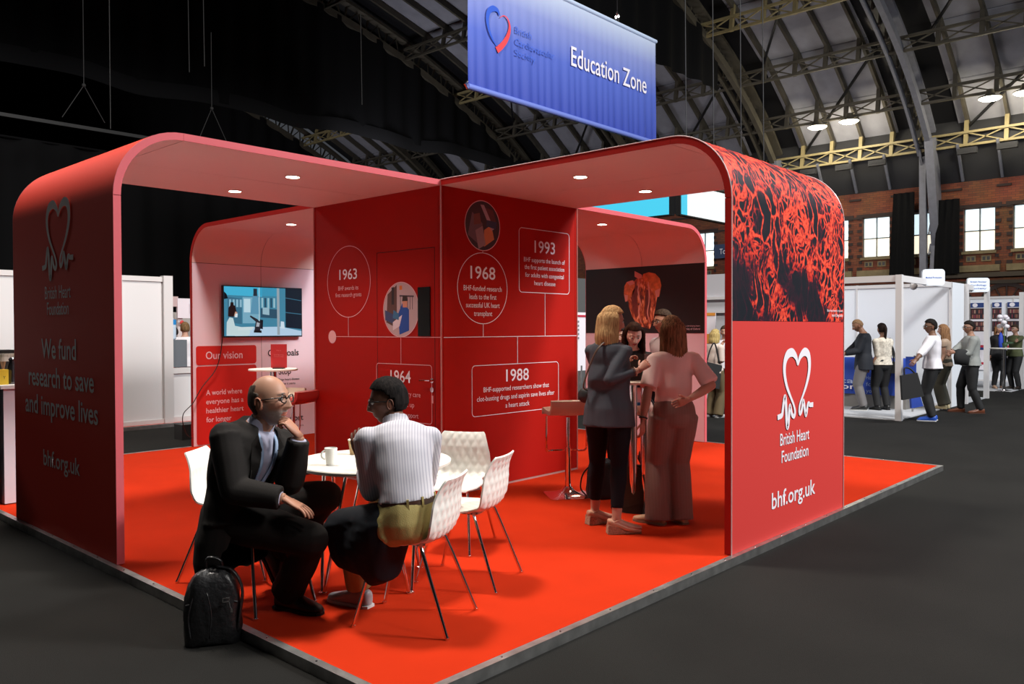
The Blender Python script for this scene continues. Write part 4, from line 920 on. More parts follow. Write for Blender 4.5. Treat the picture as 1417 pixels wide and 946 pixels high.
# leaflet stand
c = gd(386, 504, 9.2); o = empty('sign_holder', (c[0], c[1], 1.10), 'red acrylic sign holder standing on the far bar table', 'sign', rz=math.atan2(CR[1], CR[0]))
g = G(); g.box((-.09, -.004, .01), (.09, .004, .275)); g.obj('card', mat('red_card', (.50, .02, .02), .3), o)
g = G(); g.box((-.06, -.05, 0), (.06, .05, .012)); g.obj('foot', M_black, o)
for s, z, wd in (('Help us', .20, .05), ('fund lifesaving', .15, .11), ('research today', .13, .11)): lettering(s, (0, -.006, z), (1, 0, 0), Z, wd, .014, mat('faint_pink_type', (.62, .16, .16), .4), None); bpy.context.scene.collection.objects[-1].parent = o
g = G(); g.lathe([(.022, 0), (.022, .004)], n=20); v = g.verts(); 
# laptop on the women's table
lp = empty('laptop', (bt1[0], bt1[1], 1.10), 'open black laptop seen from behind on the bar table', 'laptop', rz=math.atan2(CR[1], CR[0]))
lp.location = tuple(gd(882, 526, 6.95)*np.array((1, 1, 0))+np.array((0, 0, 1.10)))
g = G(); g.box((-.17, -.02, 0), (.13, .2, .018)); g.obj('keyboard_deck', M_black, lp)
g = G(); g.add([(-.17, -.02, .018), (.05, -.02, .018), (.05, -.05, .225), (-.17, -.05, .225), (-.17, -.012, .018), (.05, -.012, .018), (.05, -.042, .225), (-.17, -.042, .225)], [(0, 1, 2, 3), (7, 6, 5, 4), (0, 4, 5, 1), (1, 5, 6, 2), (2, 6, 7, 3), (3, 7, 4, 0)]); g.obj('screen_lid', mat('laptop_black', (.008, .008, .009), .5), lp)
t2 = empty('tablet', tuple(np.array(lp.location)), 'grey screen standing beside the black laptop on the bar table', 'tablet', rz=math.atan2(CR[1], CR[0]))
g = G(); g.add([(.055, -.02, .0), (.19, -.02, .0), (.19, -.045, .225), (.055, -.045, .225), (.055, -.01, .0), (.19, -.01, .0), (.19, -.035, .225), (.055, -.035, .225)], [(0, 1, 2, 3), (7, 6, 5, 4), (0, 4, 5, 1), (1, 5, 6, 2), (2, 6, 7, 3), (3, 7, 4, 0)]); g.obj('screen_lid', mat('laptop_grey', (.22, .17, .18), .4), t2)
c = cup(893, 524, 'brown paper cup on the bar table in front of the grey screen', mat('kraft_paper', (.56, .38, .19), .7), .10, .030, .042, z=1.10, nm='paper_cup')
# bags under the table
bb = gz(886, 705); M_canvas = mat('brown_canvas', (.06, .03, .015), .85, bump=.4, bscale=120)
b2 = bag_obj('tote_bag', (bb[0]+.02, bb[1]+.10, 0), YAW-math.pi/2, 'dark brown canvas bag on the red carpet under the bar table', 'bag', .29, .20, .36, M_canvas, 3, zip_=False)
g = G(); g.tube([(-.08, 0, .30), (-.085, -.02, .40), (-.04, -.02, .42), (-.02, 0, .33)], .010, 8, smooth=6, flat=.5); g.obj('handle', M_black, b2, smooth=True)
g = G(); g.tube([(.08, -.10, .30), (.10, -.11, .18), (.09, -.11, .02)], .014, 8, smooth=5, flat=.4); g.obj('strap', M_black, b2, smooth=True)
g = G(); g.box((.03, -.03, .30), (.13, .02, .37)); g.obj('green_packet', mat('dull_green_packet', (.04, .055, .04), .6), b2)
bb3 = gz(838, 694); b3 = bag_obj('tote_bag', (bb3[0]+.1, bb3[1]+.12, 0), YAW-math.pi/2, 'black bag standing behind the legs of the woman in the blazer', 'bag', .26, .16, .36, mat('black_nylon', (.007, .006, .008), .6), 5, zip_=False)
g = G(); g.tube([(-.10, 0, .30), (-.17, -.02, .22), (-.19, -.03, .10), (-.14, -.03, .03)], .007, 8, smooth=6); g.obj('handle', M_black, b3, smooth=True)
fb = gz(252, 609, FLZ); tag(G().box((fb[0], fb[1], FLZ), (fb[0]+.35, fb[1]+.25, FLZ+.22)).obj('floor_box', M_black), 'small black box on the dark floor behind the pink wall edge', 'box')
# ================================================================== shell scheme stands, right
M_shellw = mat('white_panel', (.74, .77, .82), .5); M_frame = mat('white_aluminium_frame', (.62, .60, .60), .5); M_tan = mat('frame_warm', (.46, .36, .30), .5)
M_greyfl = mat('pale_grey_carpet', (.42, .43, .45), .9)
def stand(name, label, x0, y0, x1, y1, walls, posts, rails, h=2.5, floor_m=M_greyfl):
    o = empty(name, ((x0+x1)/2, (y0+y1)/2, FLZ), label, 'exhibition stand')
    if floor_m: g = G(); g.box((x0, y0, FLZ), (x1, y1, FLZ+.02)); g.obj('stand_floor', floor_m, o, keep=True)
    for (a, b) in walls:   # panels ~1m
        a = np.array(a, float); b = np.array(b, float); L = np.linalg.norm(b-a); n = max(1, int(round(L))); d = (b-a)/n
        for i in range(n):
            p, q = a+d*i, a+d*(i+1); e = (q-p)/np.linalg.norm(q-p)*.02
            g = G(); g.bar((*(p+e), FLZ+1.24), (*(q-e), FLZ+1.24), 2.36, .012, up=(-d[1], d[0], 0)); 
            g = G(); nrm = np.array((-d[1], d[0]))/np.linalg.norm(d)*.006
            P = [(*(p+e+s*nrm), z) for z in (FLZ+.06, FLZ+h-.08) for s in (-1, 1)]; Q = [(*(q-e+s*nrm), z) for z in (FLZ+.06, FLZ+h-.08) for s in (-1, 1)]
            g.add([P[0], Q[0], Q[1], P[1], P[2], Q[2], Q[3], P[3]], [(0, 3, 2, 1), (4, 5, 6, 7), (0, 1, 5, 4), (1, 2, 6, 5), (2, 3, 7, 6), (3, 0, 4, 7)]); g.obj('wall_panel', M_shellw, o, keep=True)
            for zz in (FLZ+.03, FLZ+h-.04): g = G(); g.bar((*p, zz), (*q, zz), .05, .07); g.obj('rail', M_frame, o, keep=True)
            g = G(); g.bar((*p, FLZ), (*p, FLZ+h), .04, .04); g.obj('post', M_frame, o, keep=True)
        g = G(); g.bar((*b, FLZ), (*b, FLZ+h), .05, .05); g.obj('post', M_frame, o, keep=True)
    for (p, m) in posts: g = G(); g.box((p[0]-.05, p[1]-.05, FLZ), (p[0]+.05, p[1]+.05, FLZ+h)); g.obj('post', m, o, keep=True)
    for (a, b, m) in rails: g = G(); g.bar((*a, FLZ+h-.06), (*b, FLZ+h-.06), .05, .11); g.obj('rail', m, o, keep=True)
    return o
PX = 12.65; PY = 1.96
st1 = stand('shell_stand', 'white shell scheme stand with blue draped counter behind the front right arch', PX, PY, 15.8, 4.7,
   [((15.8, 4.7), (15.8, PY)), ((PX, 4.7), (15.8, 4.7))], [((PX, PY), M_frame)], [((PX, PY), (PX, 4.7), M_frame), ((PX, PY), (15.8, PY), M_frame)])
g = G(); g.box((15.8, PY-.02, FLZ), (16.7, PY+.03, FLZ+2.5)); g.obj('end_panel', M_shellw, st1, keep=True)
# fascia sign
def fascia(P, parent, lines, w=.40):
    g = G(); q = rrect(-w/2, -.15, w/2, .15, .06); X = np.array((.62, -.78, 0.)); 
    V = [np.array(P)+X*x+np.array((0, 0, z)) for x, z in q]; n = len(V); Nn = np.array((-.78, -.62, 0))*.03
    g.add([v+Nn for v in V]+[v-Nn for v in V], [tuple(range(n)), tuple(range(2*n-1, n-1, -1))]+[(i, (i+1) % n, n+(i+1) % n, n+i) for i in range(n)]); b = g.obj('name_board', mat('name_board', (.72, .78, .84), .4), parent, keep=True)
    for i, s in enumerate(lines): lettering(s, tuple(np.array(P)+Nn+np.array((0, 0, -.02+.07*(len(lines)/2-i-.5)))), X, Z, w*.72, .035, mat('name_blue', (.03, .10, .45), .5), parent, .004, d=.004)
p = gy(1287, 391, PY-.05); fascia((p[0], PY-.1, FLZ+2.52), st1, ['Medical Protection'])
g = G(); a = np.array((14.6, PY-.02, FLZ+2.28))
g.ball((13.9, 2.1, 2.30), .07, 12); g.tube([(13.9, 2.1, 2.3), (14.0, 2.05, 2.42)], .02, 6); g.obj('spotlight', M_frame, st1, smooth=True, keep=True)
# blue counter
M_blue = mat('royal_blue_cloth', (.012, .05, .34), .7)
ct = empty('draped_counter', (14.6, 3.6, FLZ), 'royal blue cloth covered counter with white lettering in the right stand', 'counter')
g = G(); xs = np.linspace(2.35, 4.6, 60); g.loft([np.c_[14.45+.02*np.sin(xs*19)*k, xs, np.full(60, z)] for z, k in ((FLZ+.28, 1), (FLZ+.98, 0))]+[np.c_[np.full(60, 15.05), xs, np.full(60, FLZ+.99)]], caps=False, closed=False)
g.obj('cloth', M_blue, ct, smooth=True, keep=True); g = G(); g.box((14.5, 2.4, FLZ+.02), (15.0, 4.55, FLZ+.97)); g.obj('body', mat('counter_body', (.20, .19, .18), .7), ct, keep=True)
for s, v, m, wd in (('Medical', 526, mat('dim_white', (.35, .42, .62), .6), .95), ('Protection', 534, M_white, 1.30)):
    q = gx(1185, v, 14.42); lettering(s, (14.42, q[1]+wd/2, q[2]-.06), (0, -1, 0), Z, wd, .11, m, ct, .01)
q = gx(1208, 525, 14.42)
for i, s in enumerate(('Here', 'for', 'you')): lettering(s, (14.42, q[1]+.05-.0*i, q[2]-i*.13), (0, -1, 0), Z, .16, .08, mat('dim_white', (.35, .42, .62), .6), ct)
g = G(); g.box((14.5, 4.2, FLZ+.99), (14.8, 4.5, FLZ+1.2)); tag(g.obj('beige_box', mat('beige_card', (.4, .36, .28), .7)), 'beige box on the blue counter beside the navy jacket man', 'box')
for (u, v, lab) in ((1203, 568, 'left'), (1228, 566, 'right')):
    q = gz(u, v, FLZ); g = G(); g.add([(q[0]+.5, q[1]-.15, FLZ+.021), (q[0]+.5, q[1]+.15, FLZ+.021), (q[0]+.5, q[1]+.12, FLZ+.25), (q[0]+.5, q[1]-.12, FLZ+.25), (q[0]+.7, q[1]-.15, FLZ+.021), (q[0]+.7, q[1]+.15, FLZ+.021), (q[0]+.7, q[1]+.12, FLZ+.25), (q[0]+.7, q[1]-.12, FLZ+.25)], [(0, 3, 2, 1), (4, 5, 6, 7), (0, 1, 5, 4), (1, 2, 6, 5), (2, 3, 7, 6), (3, 0, 4, 7)])
    tag(g.obj('carrier_bag', mat('pale_blue_plastic', (.10, .22, .42), .3)), 'pale blue carrier bag under the blue counter, %s one of two' % lab, 'bag')
g = G(); g.add([(13.35, 2.3, FLZ+.02), (13.6, 2.15, FLZ+.02), (13.55, 2.2, FLZ+1.0), (13.4, 2.3, FLZ+.75)], [(0, 1, 2, 3)]); 
rb = empty('blue_banner_stand', (14.3, 2.2, FLZ), 'narrow royal blue pull-up behind the white stand post', 'banner'); g = G(); g.box((14.2, 2.14, FLZ+.35), (14.23, 2.32, FLZ+1.05)); g.obj('sheet', M_blue, rb, keep=True); g = G(); g.bar((14.22, 2.2, FLZ+.02), (14.22, 2.2, FLZ+.4), .03); g.obj('pole', M_alu, rb, keep=True)
# white tower behind stand 1
tag(G().box((17.2, 6.0, FLZ), (17.5, 6.9, 2.9)).obj('white_tower', M_shellw), 'plain white tower panel rising behind the right stand beside the arch', 'panel')
# stand 2
st2_ = stand('shell_stand', 'white open shell frame stand with name board behind the grey shirt man', 16.8, 1.93, 18.6, 4.5, [], [((18.6, 1.93), M_frame), ((16.8, 1.93), M_frame)], [((16.8, 1.93), (18.6, 1.93), M_frame), ((18.6, 1.93), (18.6, 4.5), M_frame)], h=2.5)
p = gy(1353, 397, 1.85); fascia((p[0], 1.85, FLZ+2.50), st2_, ['British Nuclear', 'Cardiology', 'Society'], .46)
# stand 3 with posters
st3 = stand('poster_stand', 'white stand wall with photo posters beyond the suited woman', 21.0, 1.9, 24.9, 5.2, [((24.9, 6.0), (24.9, 1.5)), ], [((22.3, 1.94), M_frame)], [((22.3, 1.94), (24.9, 1.94), M_frame)], h=2.5)
M_pblue = mat('poster_navy', (.02, .05, .20), .5); M_pred = mat('poster_red', (.50, .02, .05), .5)
rr_ = random.Random(4)
def poster(u0, u1, lab):
    a = gx(u0, 420, 24.83); b = gx(u1, 420, 24.83); y0, y1 = b[1], a[1]
    o = empty('wall_poster', (24.84, (y0+y1)/2, FLZ+.3), lab, 'poster', 'photo posters on the far white stand')
    g = G(); g.box((24.84, y0, FLZ+.35), (24.87, y1, FLZ+2.32)); g.obj('sheet', M_white, o, keep=True)
    def bl(z0, z1, m, nm='printed_panel', ya=0, yb=1, d=.0): g = G(); g.quad((24.835-d, y0+(y1-y0)*ya, z0), (24.835-d, y0+(y1-y0)*yb, z0), (24.835-d, y0+(y1-y0)*yb, z1), (24.835-d, y0+(y1-y0)*ya, z1)); g.obj(nm, m, o, keep=True)
    bl(2.12, 2.26, M_pblue); bl(.95, 1.02, M_pred); bl(.45, .52, M_pred); bl(.88, .95, M_pblue)
    for (z0, z1) in ((1.78, 2.10), (1.42, 1.72)):
        bl(z0, z1, C((58, 40, 42)), 'printed_photo')
        for i in range(7):
            for j in range(2):
                c_ = rr_.choice([(150, 90, 80), (96, 50, 56), (170, 130, 115), (40, 36, 48), (130, 50, 70)]); bl(z0+.03+j*.14, z0+.13+j*.14, C(c_), 'printed_photo', .04+i*.13, .13+i*.13, .002)
    g = G(); n_ = 16; g.add([(24.83, y1-.12+.07*math.cos(t), 2.19+.06*math.sin(t)) for t in np.linspace(0, 2*math.pi, n_, endpoint=False)], [tuple(range(n_))]); g.obj('round_crest', M_white, o, keep=True)
    return o
poster(1343, 1366, 'tall photo poster glimpsed left of the far stand post'); poster(1373, 1386, 'narrow photo poster behind the suited woman'); poster(1394, 1411, 'photo poster with navy header at the far right stand')
g = G(); g.box((25.5, -2.5, FLZ), (25.7, 1.75, FLZ+2.5)); tag(g.obj('navy_stand_wall', mat('navy_dotted', (.03, .04, .10), .8, var=.5, vscale=40)), 'dark navy patterned stand wall at the extreme right edge', 'panel')
g = G(); g.box((25.4, -2.5, FLZ+2.5), (25.8, 1.75, FLZ+2.9)); tag(g.obj('white_fascia', M_shellw), 'white rounded fascia above the navy wall at the right edge', 'panel')
t3 = gz(1389, 541, FLZ); bt3 = bar_table((t3[0], t3[1]), 'chrome bar table beside the suited woman in the far stand', r=.42, h=1.08, double=False)
bt3.location.z = FLZ
fl = empty('orchid', (t3[0]+.1, t3[1], 1.05), 'white orchid on the far bar table', 'plant')
g = G(); rr_ = random.Random(2)
for i in range(9): g.ball((rr_.uniform(-.06, .10), rr_.uniform(-.1, .15), rr_.uniform(.5, .85)), (.07, .07, .055), 8)
g.obj('blooms', M_white, fl, smooth=True); g = G(); g.tube([(0, 0, 0), (.02, .03, .4), (0, 0, .75)], .01, 6); g.obj('stem', mat('stem_green', (.05, .12, .03), .6), fl); g = G(); g.lathe([(.05, 0), (.07, .1)], n=14); g.ball((.0, -.1, .1), (.05, .12, .03), 8); g.obj('pot', mat('dark_green', (.03, .07, .03), .6), fl, smooth=True)
# stand with roll-up seen through the rear right arch
tag(G().box((14.5, 4.85, FLZ), (14.7, 8.2, 2.75)).obj('white_partition', mat('grey_white_panel', (.50, .50, .53), .6)), 'pale grey partition seen through the gap beside the rear right arch', 'panel')
tag(G().box((14.42, 4.85, 2.18), (14.5, 8.2, 2.24)).box((14.42, 4.85, 1.88), (14.5, 8.2, 1.92)).obj('rail', M_frame), 'white rails in front of the grey partition beyond the rear arch', 'rail')
p = gz(981, 560, FLZ); ru = gx(975, 430, 13.2); ru2 = gx(987, 430, 13.2)
o = empty('roll_up_banner', (13.2, ru[1], FLZ), 'white roll-up banner with orange bands beside the blonde woman with a tote', 'banner')
g = G(); g.box((13.2, ru2[1]-.05, FLZ), (13.22, ru[1]+.4, 1.86)); g.obj('sheet', M_white, o, keep=True)
for z0, z1 in ((1.80, 1.86), (1.22, 1.42)): g = G(); g.box((13.19, ru2[1]-.05, z0), (13.2, ru[1]+.4, z1)); g.obj('orange_band', mat('orange_print', (.75, .30, .04), .5), o, keep=True)
# noticeboard bits left of the poster wall
o = empty('notice_board', (8.6, 5.6, FLZ), 'white notice board with red header seen past the tower edge', 'sign')
pa = gy(800, 432, 7.2); pb = gy(813, 470, 7.2); g = G(); g.box((pa[0]-.1, 7.2, pb[2]-.6), (pb[0]+.25, 7.23, pa[2])); g.obj('board', M_white, o, keep=True)
g = G(); g.box((pa[0]-.1, 7.19, pa[2]-.09), (pb[0]+.25, 7.2, pa[2]-.05)); g.obj('red_header', M_pred, o, keep=True)
g = G(); 
for i in range(5): g.box((pa[0]-.08, 7.19, pa[2]-.20-i*.08), (pa[0]+.02, 7.2, pa[2]-.16-i*.08))
g.obj('text_block', mat('grey_print', (.2, .2, .22), .6), o, keep=True); g = G(); g.bar((pa[0]+.1, 7.22, FLZ), (pa[0]+.1, 7.22, pb[2]-.5), .05); g.obj('leg', M_alu, o, keep=True)
pg = gy(806, 405, 9.5); tag(G().box((pg[0]-.25, 9.5, FLZ), (pg[0]+.5, 9.7, 2.75)).obj('grey_hoarding', mat('grey_hoarding', (.10, .10, .10), .8)), 'dark grey hoarding seen between tower edge and heart poster', 'panel')
# ================================================================== left stands
M_lw = mat('warm_white_panel', (.66, .65, .66), .6)
YW = 10.75; pL = gy(172, 590, YW); pP = gy(228, 588, YW)
st4 = empty('partition_stand', (2.5, YW, FLZ), 'white panelled stand wall with a serving hatch, left of the pink television wall', 'exhibition stand')
hz2 = gy(200, 382, YW)[2]
for (a, b) in ((-2.2, -.9), (-.85, .45), (.5, 1.9), (1.95, 3.2), (3.25, pP[0]-.03)):
    if b > a: g = G(); g.box((a, YW, .05), (b, YW+.03, hz2-.08)); g.obj('wall_panel', M_lw, st4, keep=True)
g = G()
g.box((-2.2, YW-.02, hz2-.08), (pP[0]+.05, YW+.05, hz2)); g.box((-2.2, YW-.02, -.01), (pP[0]+.1, YW+.05, .07)); g.obj('rail', M_frame, st4, keep=True)
for x in (-2.2, -.875, .475, 1.925, 3.225): g = G(); g.box((x-.025, YW-.025, 0), (x+.025, YW+.05, hz2)); g.obj('post', M_frame, st4, keep=True)
g = G(); g.box((pP[0]-.02, YW-.06, 0), (pP[0]+.13, YW+.08, hz2+.02)); g.obj('post', M_frame, st4, keep=True)
zc = gy(245, 509, YW)[2]
g = G(); g.box((pP[0]+.13, YW, .05), (6.4, YW+.03, zc-.08)); g.obj('wall_panel', M_lw, st4, keep=True); g = G(); g.box((pP[0]+.13, YW-.03, zc-.09), (6.4, YW+.08, zc)); g.box((pP[0]+.13, YW-.02, 0), (6.4, YW+.05, .09)); g.obj('rail', M_frame, st4, keep=True)
pf = empty('red_platform', (2, 12, FLZ), 'low red platform with chrome lip under the white stand wall', 'platform')
g = G(); g.box((-4, YW-.12, FLZ), (8, 16, 0)); g.obj('carpet', M_carpet, pf, keep=True); g = G(); g.box((-4, YW-.17, FLZ), (8, YW-.12, .004)); g.obj('edge_trim', M_alu, pf, keep=True)
M_back = mat('back_grey_panel', (.42, .42, .40), .7)
tag(G().box((3.5, 16.2, FLZ), (9, 16.3, 1.95)).obj('back_partition', M_back), 'low grey partition far behind the serving hatch', 'panel')
# things seen through the hatch
def px(u, v, y): return gy(u, v, y)
o = empty('water_dispenser', tuple(px(240, 500, YW+.5)*np.array((1, 1, 0))+np.array((0, 0, 0))), 'clear tank and blue topped bottle on the hatch counter', 'dispenser')
a = px(238, 503, YW+.4); g = G(); zt = px(240, 470, YW+.4)[2]; g.box((a[0]-.12, a[1]-.1, zc), (a[0]+.22, a[1]+.1, zt)); g.obj('tank', mat('smoky_tank', (.12, .14, .16), .2), o, keep=True)
zb2 = px(240, 436, YW+.4)[2]; g = G(); g.lathe([(.07, 0), (.09, .02), (.09, (zb2-zt)*.6), (.03, zb2-zt)], (a[0]-.02, a[1], zt), 16); g.obj('bottle', mat('white_blue_bottle', (.50, .62, .75), .3), o, smooth=40, keep=True)
g = G(); g.lathe([(.093, (zb2-zt)*.62), (.093, (zb2-zt)*.82)], (a[0]-.02, a[1], zt), 16); g.obj('blue_band', mat('bright_blue', (.02, .25, .62), .4), o, keep=True)
o = empty('shelf_rack', tuple(px(245, 515, YW+.6)*np.array((1, 1, 0))), 'dark counter top with red trays behind the serving hatch', 'shelf')
g = G(); g.box((pP[0]+.1, YW+.15, zc-.25), (6.2, YW+.7, zc-.04)); g.obj('top', mat('dark_counter', (.03, .03, .03), .4), o, keep=True)
q = px(248, 495, YW+1.5); g = G(); g.box((q[0]-.2, q[1], zc-.1), (q[0]+.15, q[1]+.2, zc+.35)); g.obj('red_tray', mat('red_tray', (.5, .03, .05), .5), o, keep=True)
o = empty('sign_totem', tuple(px(250, 460, 15.5)*np.array((1, 1, 0))+np.array((0, 0, FLZ))), 'tall white totem with small notices behind the hatch', 'sign')
a = px(247, 420, 15.5); b = px(257, 413, 15.5); g = G(); g.box((a[0]-.02, 15.5, 0), (a[0]+.09, 15.56, b[2]-.1)); g.obj('post', M_frame, o, keep=True)
g = G(); g.box((a[0]-.05, 15.44, px(250, 440, 15.5)[2]), (b[0]+.12, 15.5, b[2])); g.obj('notice', M_white, o, keep=True); g = G(); g.box((b[0]+.05, 15.42, px(262, 433, 15.5)[2]), (b[0]+.25, 15.44, px(262, 420, 15.5)[2])); g.obj('notice', M_white, o, keep=True)
g = G(); g.ball((a[0]+.03, 15.4, px(250, 446, 15.5)[2]), (.05, .02, .05), 10); g.obj('red_dot', mat('red_dot', (.6, .03, .03), .5), o, keep=True)
a = px(237, 411, 15.5); g = G(); g.box((a[0]-.10, 15.46, px(237, 424, 15.5)[2]), (a[0]+.14, 15.5, px(237, 410, 15.5)[2])); g.bar((a[0], 15.5, 0), (a[0], 15.5, a[2]), .03); tag(g.obj('pole_sign', mat('pinkish_sign', (.55, .42, .42), .6)), 'small pinkish sign on a thin pole behind the hatch', 'sign')
# coffee counter at the left edge
cc = empty('coffee_counter', (.3, 5.75, 0), 'white refreshment counter at the extreme left edge behind the dark arch wall', 'counter')
zt_ = gz(12, 534, 0); zct = gd(12, 533, 7.2)[2]
g = G(); g.box((.13, 5.56, .01), (.75, 6.3, zct-.03)); g.obj('body', mat('counter_white', (.62, .58, .64), .5), cc, keep=True); g = G(); g.box((.10, 5.53, zct-.03), (.78, 6.35, zct)); g.obj('worktop', M_frame, cc, keep=True)
g = G(); g.box((-.6, 5.62, .01), (.11, 6.3, zct-.01)); g.obj('black_side', mat('gloss_black', (.01, .01, .02), .2), cc, keep=True)
def ctp(u, d=0): p = gx(u, 533, .35+d); return gy(u, 533, 5.75+d)
q = ctp(18); o = empty('thermos_jug', (q[0], q[1], zct), 'dark steel thermos jug on the left counter', 'jug'); g = G(); g.lathe([(.055, 0), (.058, .02), (.04, .16), (.028, .20), (.035, .225), (.02, .24)], n=24); g.obj('body', mat('dark_steel', (.12, .12, .13), .2, .9), o, smooth=40); g = G(); g.tube([(.03, 0, .2), (.07, 0, .16), (.06, 0, .06)], .007, 6, smooth=4); g.obj('handle', M_black, o, smooth=True)
q = ctp(4.5, -.05); o = empty('yellow_box', (q[0], q[1], zct), 'yellow tea box on the left counter', 'box'); g = G(); g.box((-.08, -.03, 0), (.035, .05, .135)); g.obj('carton', mat('yellow_card', (.72, .50, .03), .5), o); lettering('Y', (0, -.032, .05), (1, 0, 0), Z, .02, .03, M_black, None); bpy.context.scene.collection.objects[-1].parent = o
q = ctp(9.5, .03); o = empty('wafer_pot', (q[0], q[1]+.1, zct), 'pot of wooden stirrers on the left counter', 'pot'); g = G(); g.lathe([(.02, 0), (.03, .12)], n=14); g.obj('pot', mat('kraft_paper', (.5, .3, .2), .6), o, smooth=True); g = G()
for i in range(7): g.bar((0, 0, .1), (.02*math.cos(i), .02*math.sin(i), .20), .006)
g.obj('stirrers', mat('wood_pale', (.5, .3, .18), .7), o)
q = ctp(8, .35); g = G(); g.box((q[0]-.25, q[1], zct), (q[0]+.1, q[1]+.25, zct+.30)); tag(g.obj('coffee_machine', M_black), 'black coffee machine at the far left counter', 'machine')
for i in range(4):
    q = ctp(6+i*4.5, .2); g = G(); g.lathe([(.03, .25), (.045, .30), (.043, .30), (.028, .255)], (q[0], q[1], zct-.03), 14); g.lathe([(.045, .20), (.045, .24)], (q[0], q[1], zct), 14)
    tag(g.obj('cup_stack', mat('white_china', (.78, .78, .74), .25)), ('leftmost', 'second', 'third', 'rightmost')[i]+' of the white cups above the left counter', 'cup', 'white cups above the left counter')
# ================================================================== people
DG = None
def remesh(g, vox, it=3, name='m'):
    me = g.mesh(name); o = bpy.data.objects.new(name, me); COL.objects.link(o)
    m = o.modifiers.new('r', 'REMESH'); m.mode = 'VOXEL'; m.voxel_size = vox
    if it: s = o.modifiers.new('s', 'SMOOTH'); s.factor = .5; s.iterations = it
    dg = bpy.context.evaluated_depsgraph_get(); me2 = bpy.data.meshes.new_from_object(o.evaluated_get(dg)); bpy.data.objects.remove(o)
    return me2
def getco(me): c = np.zeros(len(me.vertices)*3); me.vertices.foreach_get('co', c); return c.reshape(-1, 3)
def setco(me, c): me.vertices.foreach_set('co', np.ascontiguousarray(c).ravel()); me.update()
def normals(me): c = np.zeros(len(me.vertices)*3); me.vertices.foreach_get('normal', c); return c.reshape(-1, 3)
_rs = np.random.RandomState(3); _K = _rs.normal(size=(14, 3)); _PH = _rs.uniform(0, 6.28, 14)
def wob(P, sc=(18, 18, 9), seed=0.):
    P = P*np.array(sc); v = np.zeros(len(P))
    for k in range(14): v += np.sin(P@_K[k]*(.6+.12*k)+_PH[k]+seed*(k+1)+1.7*np.sin(P@_K[(k+5) % 14]*.5+seed))/(1+.15*k)
    return v/6.
def nrm(v): v = np.asarray(v, float); return v/(np.linalg.norm(v)+1e-12)
def frame(up, fwd): u = nrm(up); f = np.asarray(fwd, float); f = nrm(f-u*(f@u)); r = np.cross(f, u); return r, f, u
def ik(A, T, l1, l2, pole):
    A = np.asarray(A, float); T = np.asarray(T, float); d = T-A; L = np.linalg.norm(d); L2 = min(L, (l1+l2)*.999); d = nrm(d)
    if L > L2: T = A+d*L2
    a = (l1*l1-l2*l2+L2*L2)/(2*L2); h = math.sqrt(max(0, l1*l1-a*a)); p = np.asarray(pole, float); p = nrm(p-d*(p@d)); return A+d*a+p*h, T
def ring(c, r, f, rx, ry, n=22, e=1.):
    a = np.linspace(0, 2*math.pi, n, endpoint=False); x, y = np.cos(a), np.sin(a)
    if e != 1.: x = np.sign(x)*np.abs(x)**e; y = np.sign(y)*np.abs(y)**e
    return np.asarray(c)+np.outer(x*rx, r)+np.outer(y*ry, f)
def limb(g, A, B, radii, hint=(0, 0, 1), ryk=1., n=16, shift=None):
    A = np.asarray(A, float); B = np.asarray(B, float); d = nrm(B-A); h = np.asarray(hint, float)
    if abs(d@nrm(h)) > .95: h = np.array((1., 0.3, 0))
    r = nrm(np.cross(d, h)); f = np.cross(r, d); ts = np.linspace(0, 1, len(radii)); R = []
    for t in np.linspace(0, 1, 9):
        q = np.interp(t, ts, radii); R.append(ring(A+(B-A)*t+(shift*math.sin(t*math.pi) if shift is not None else 0), r, f, q, q*ryk, n))
    g.loft(R)

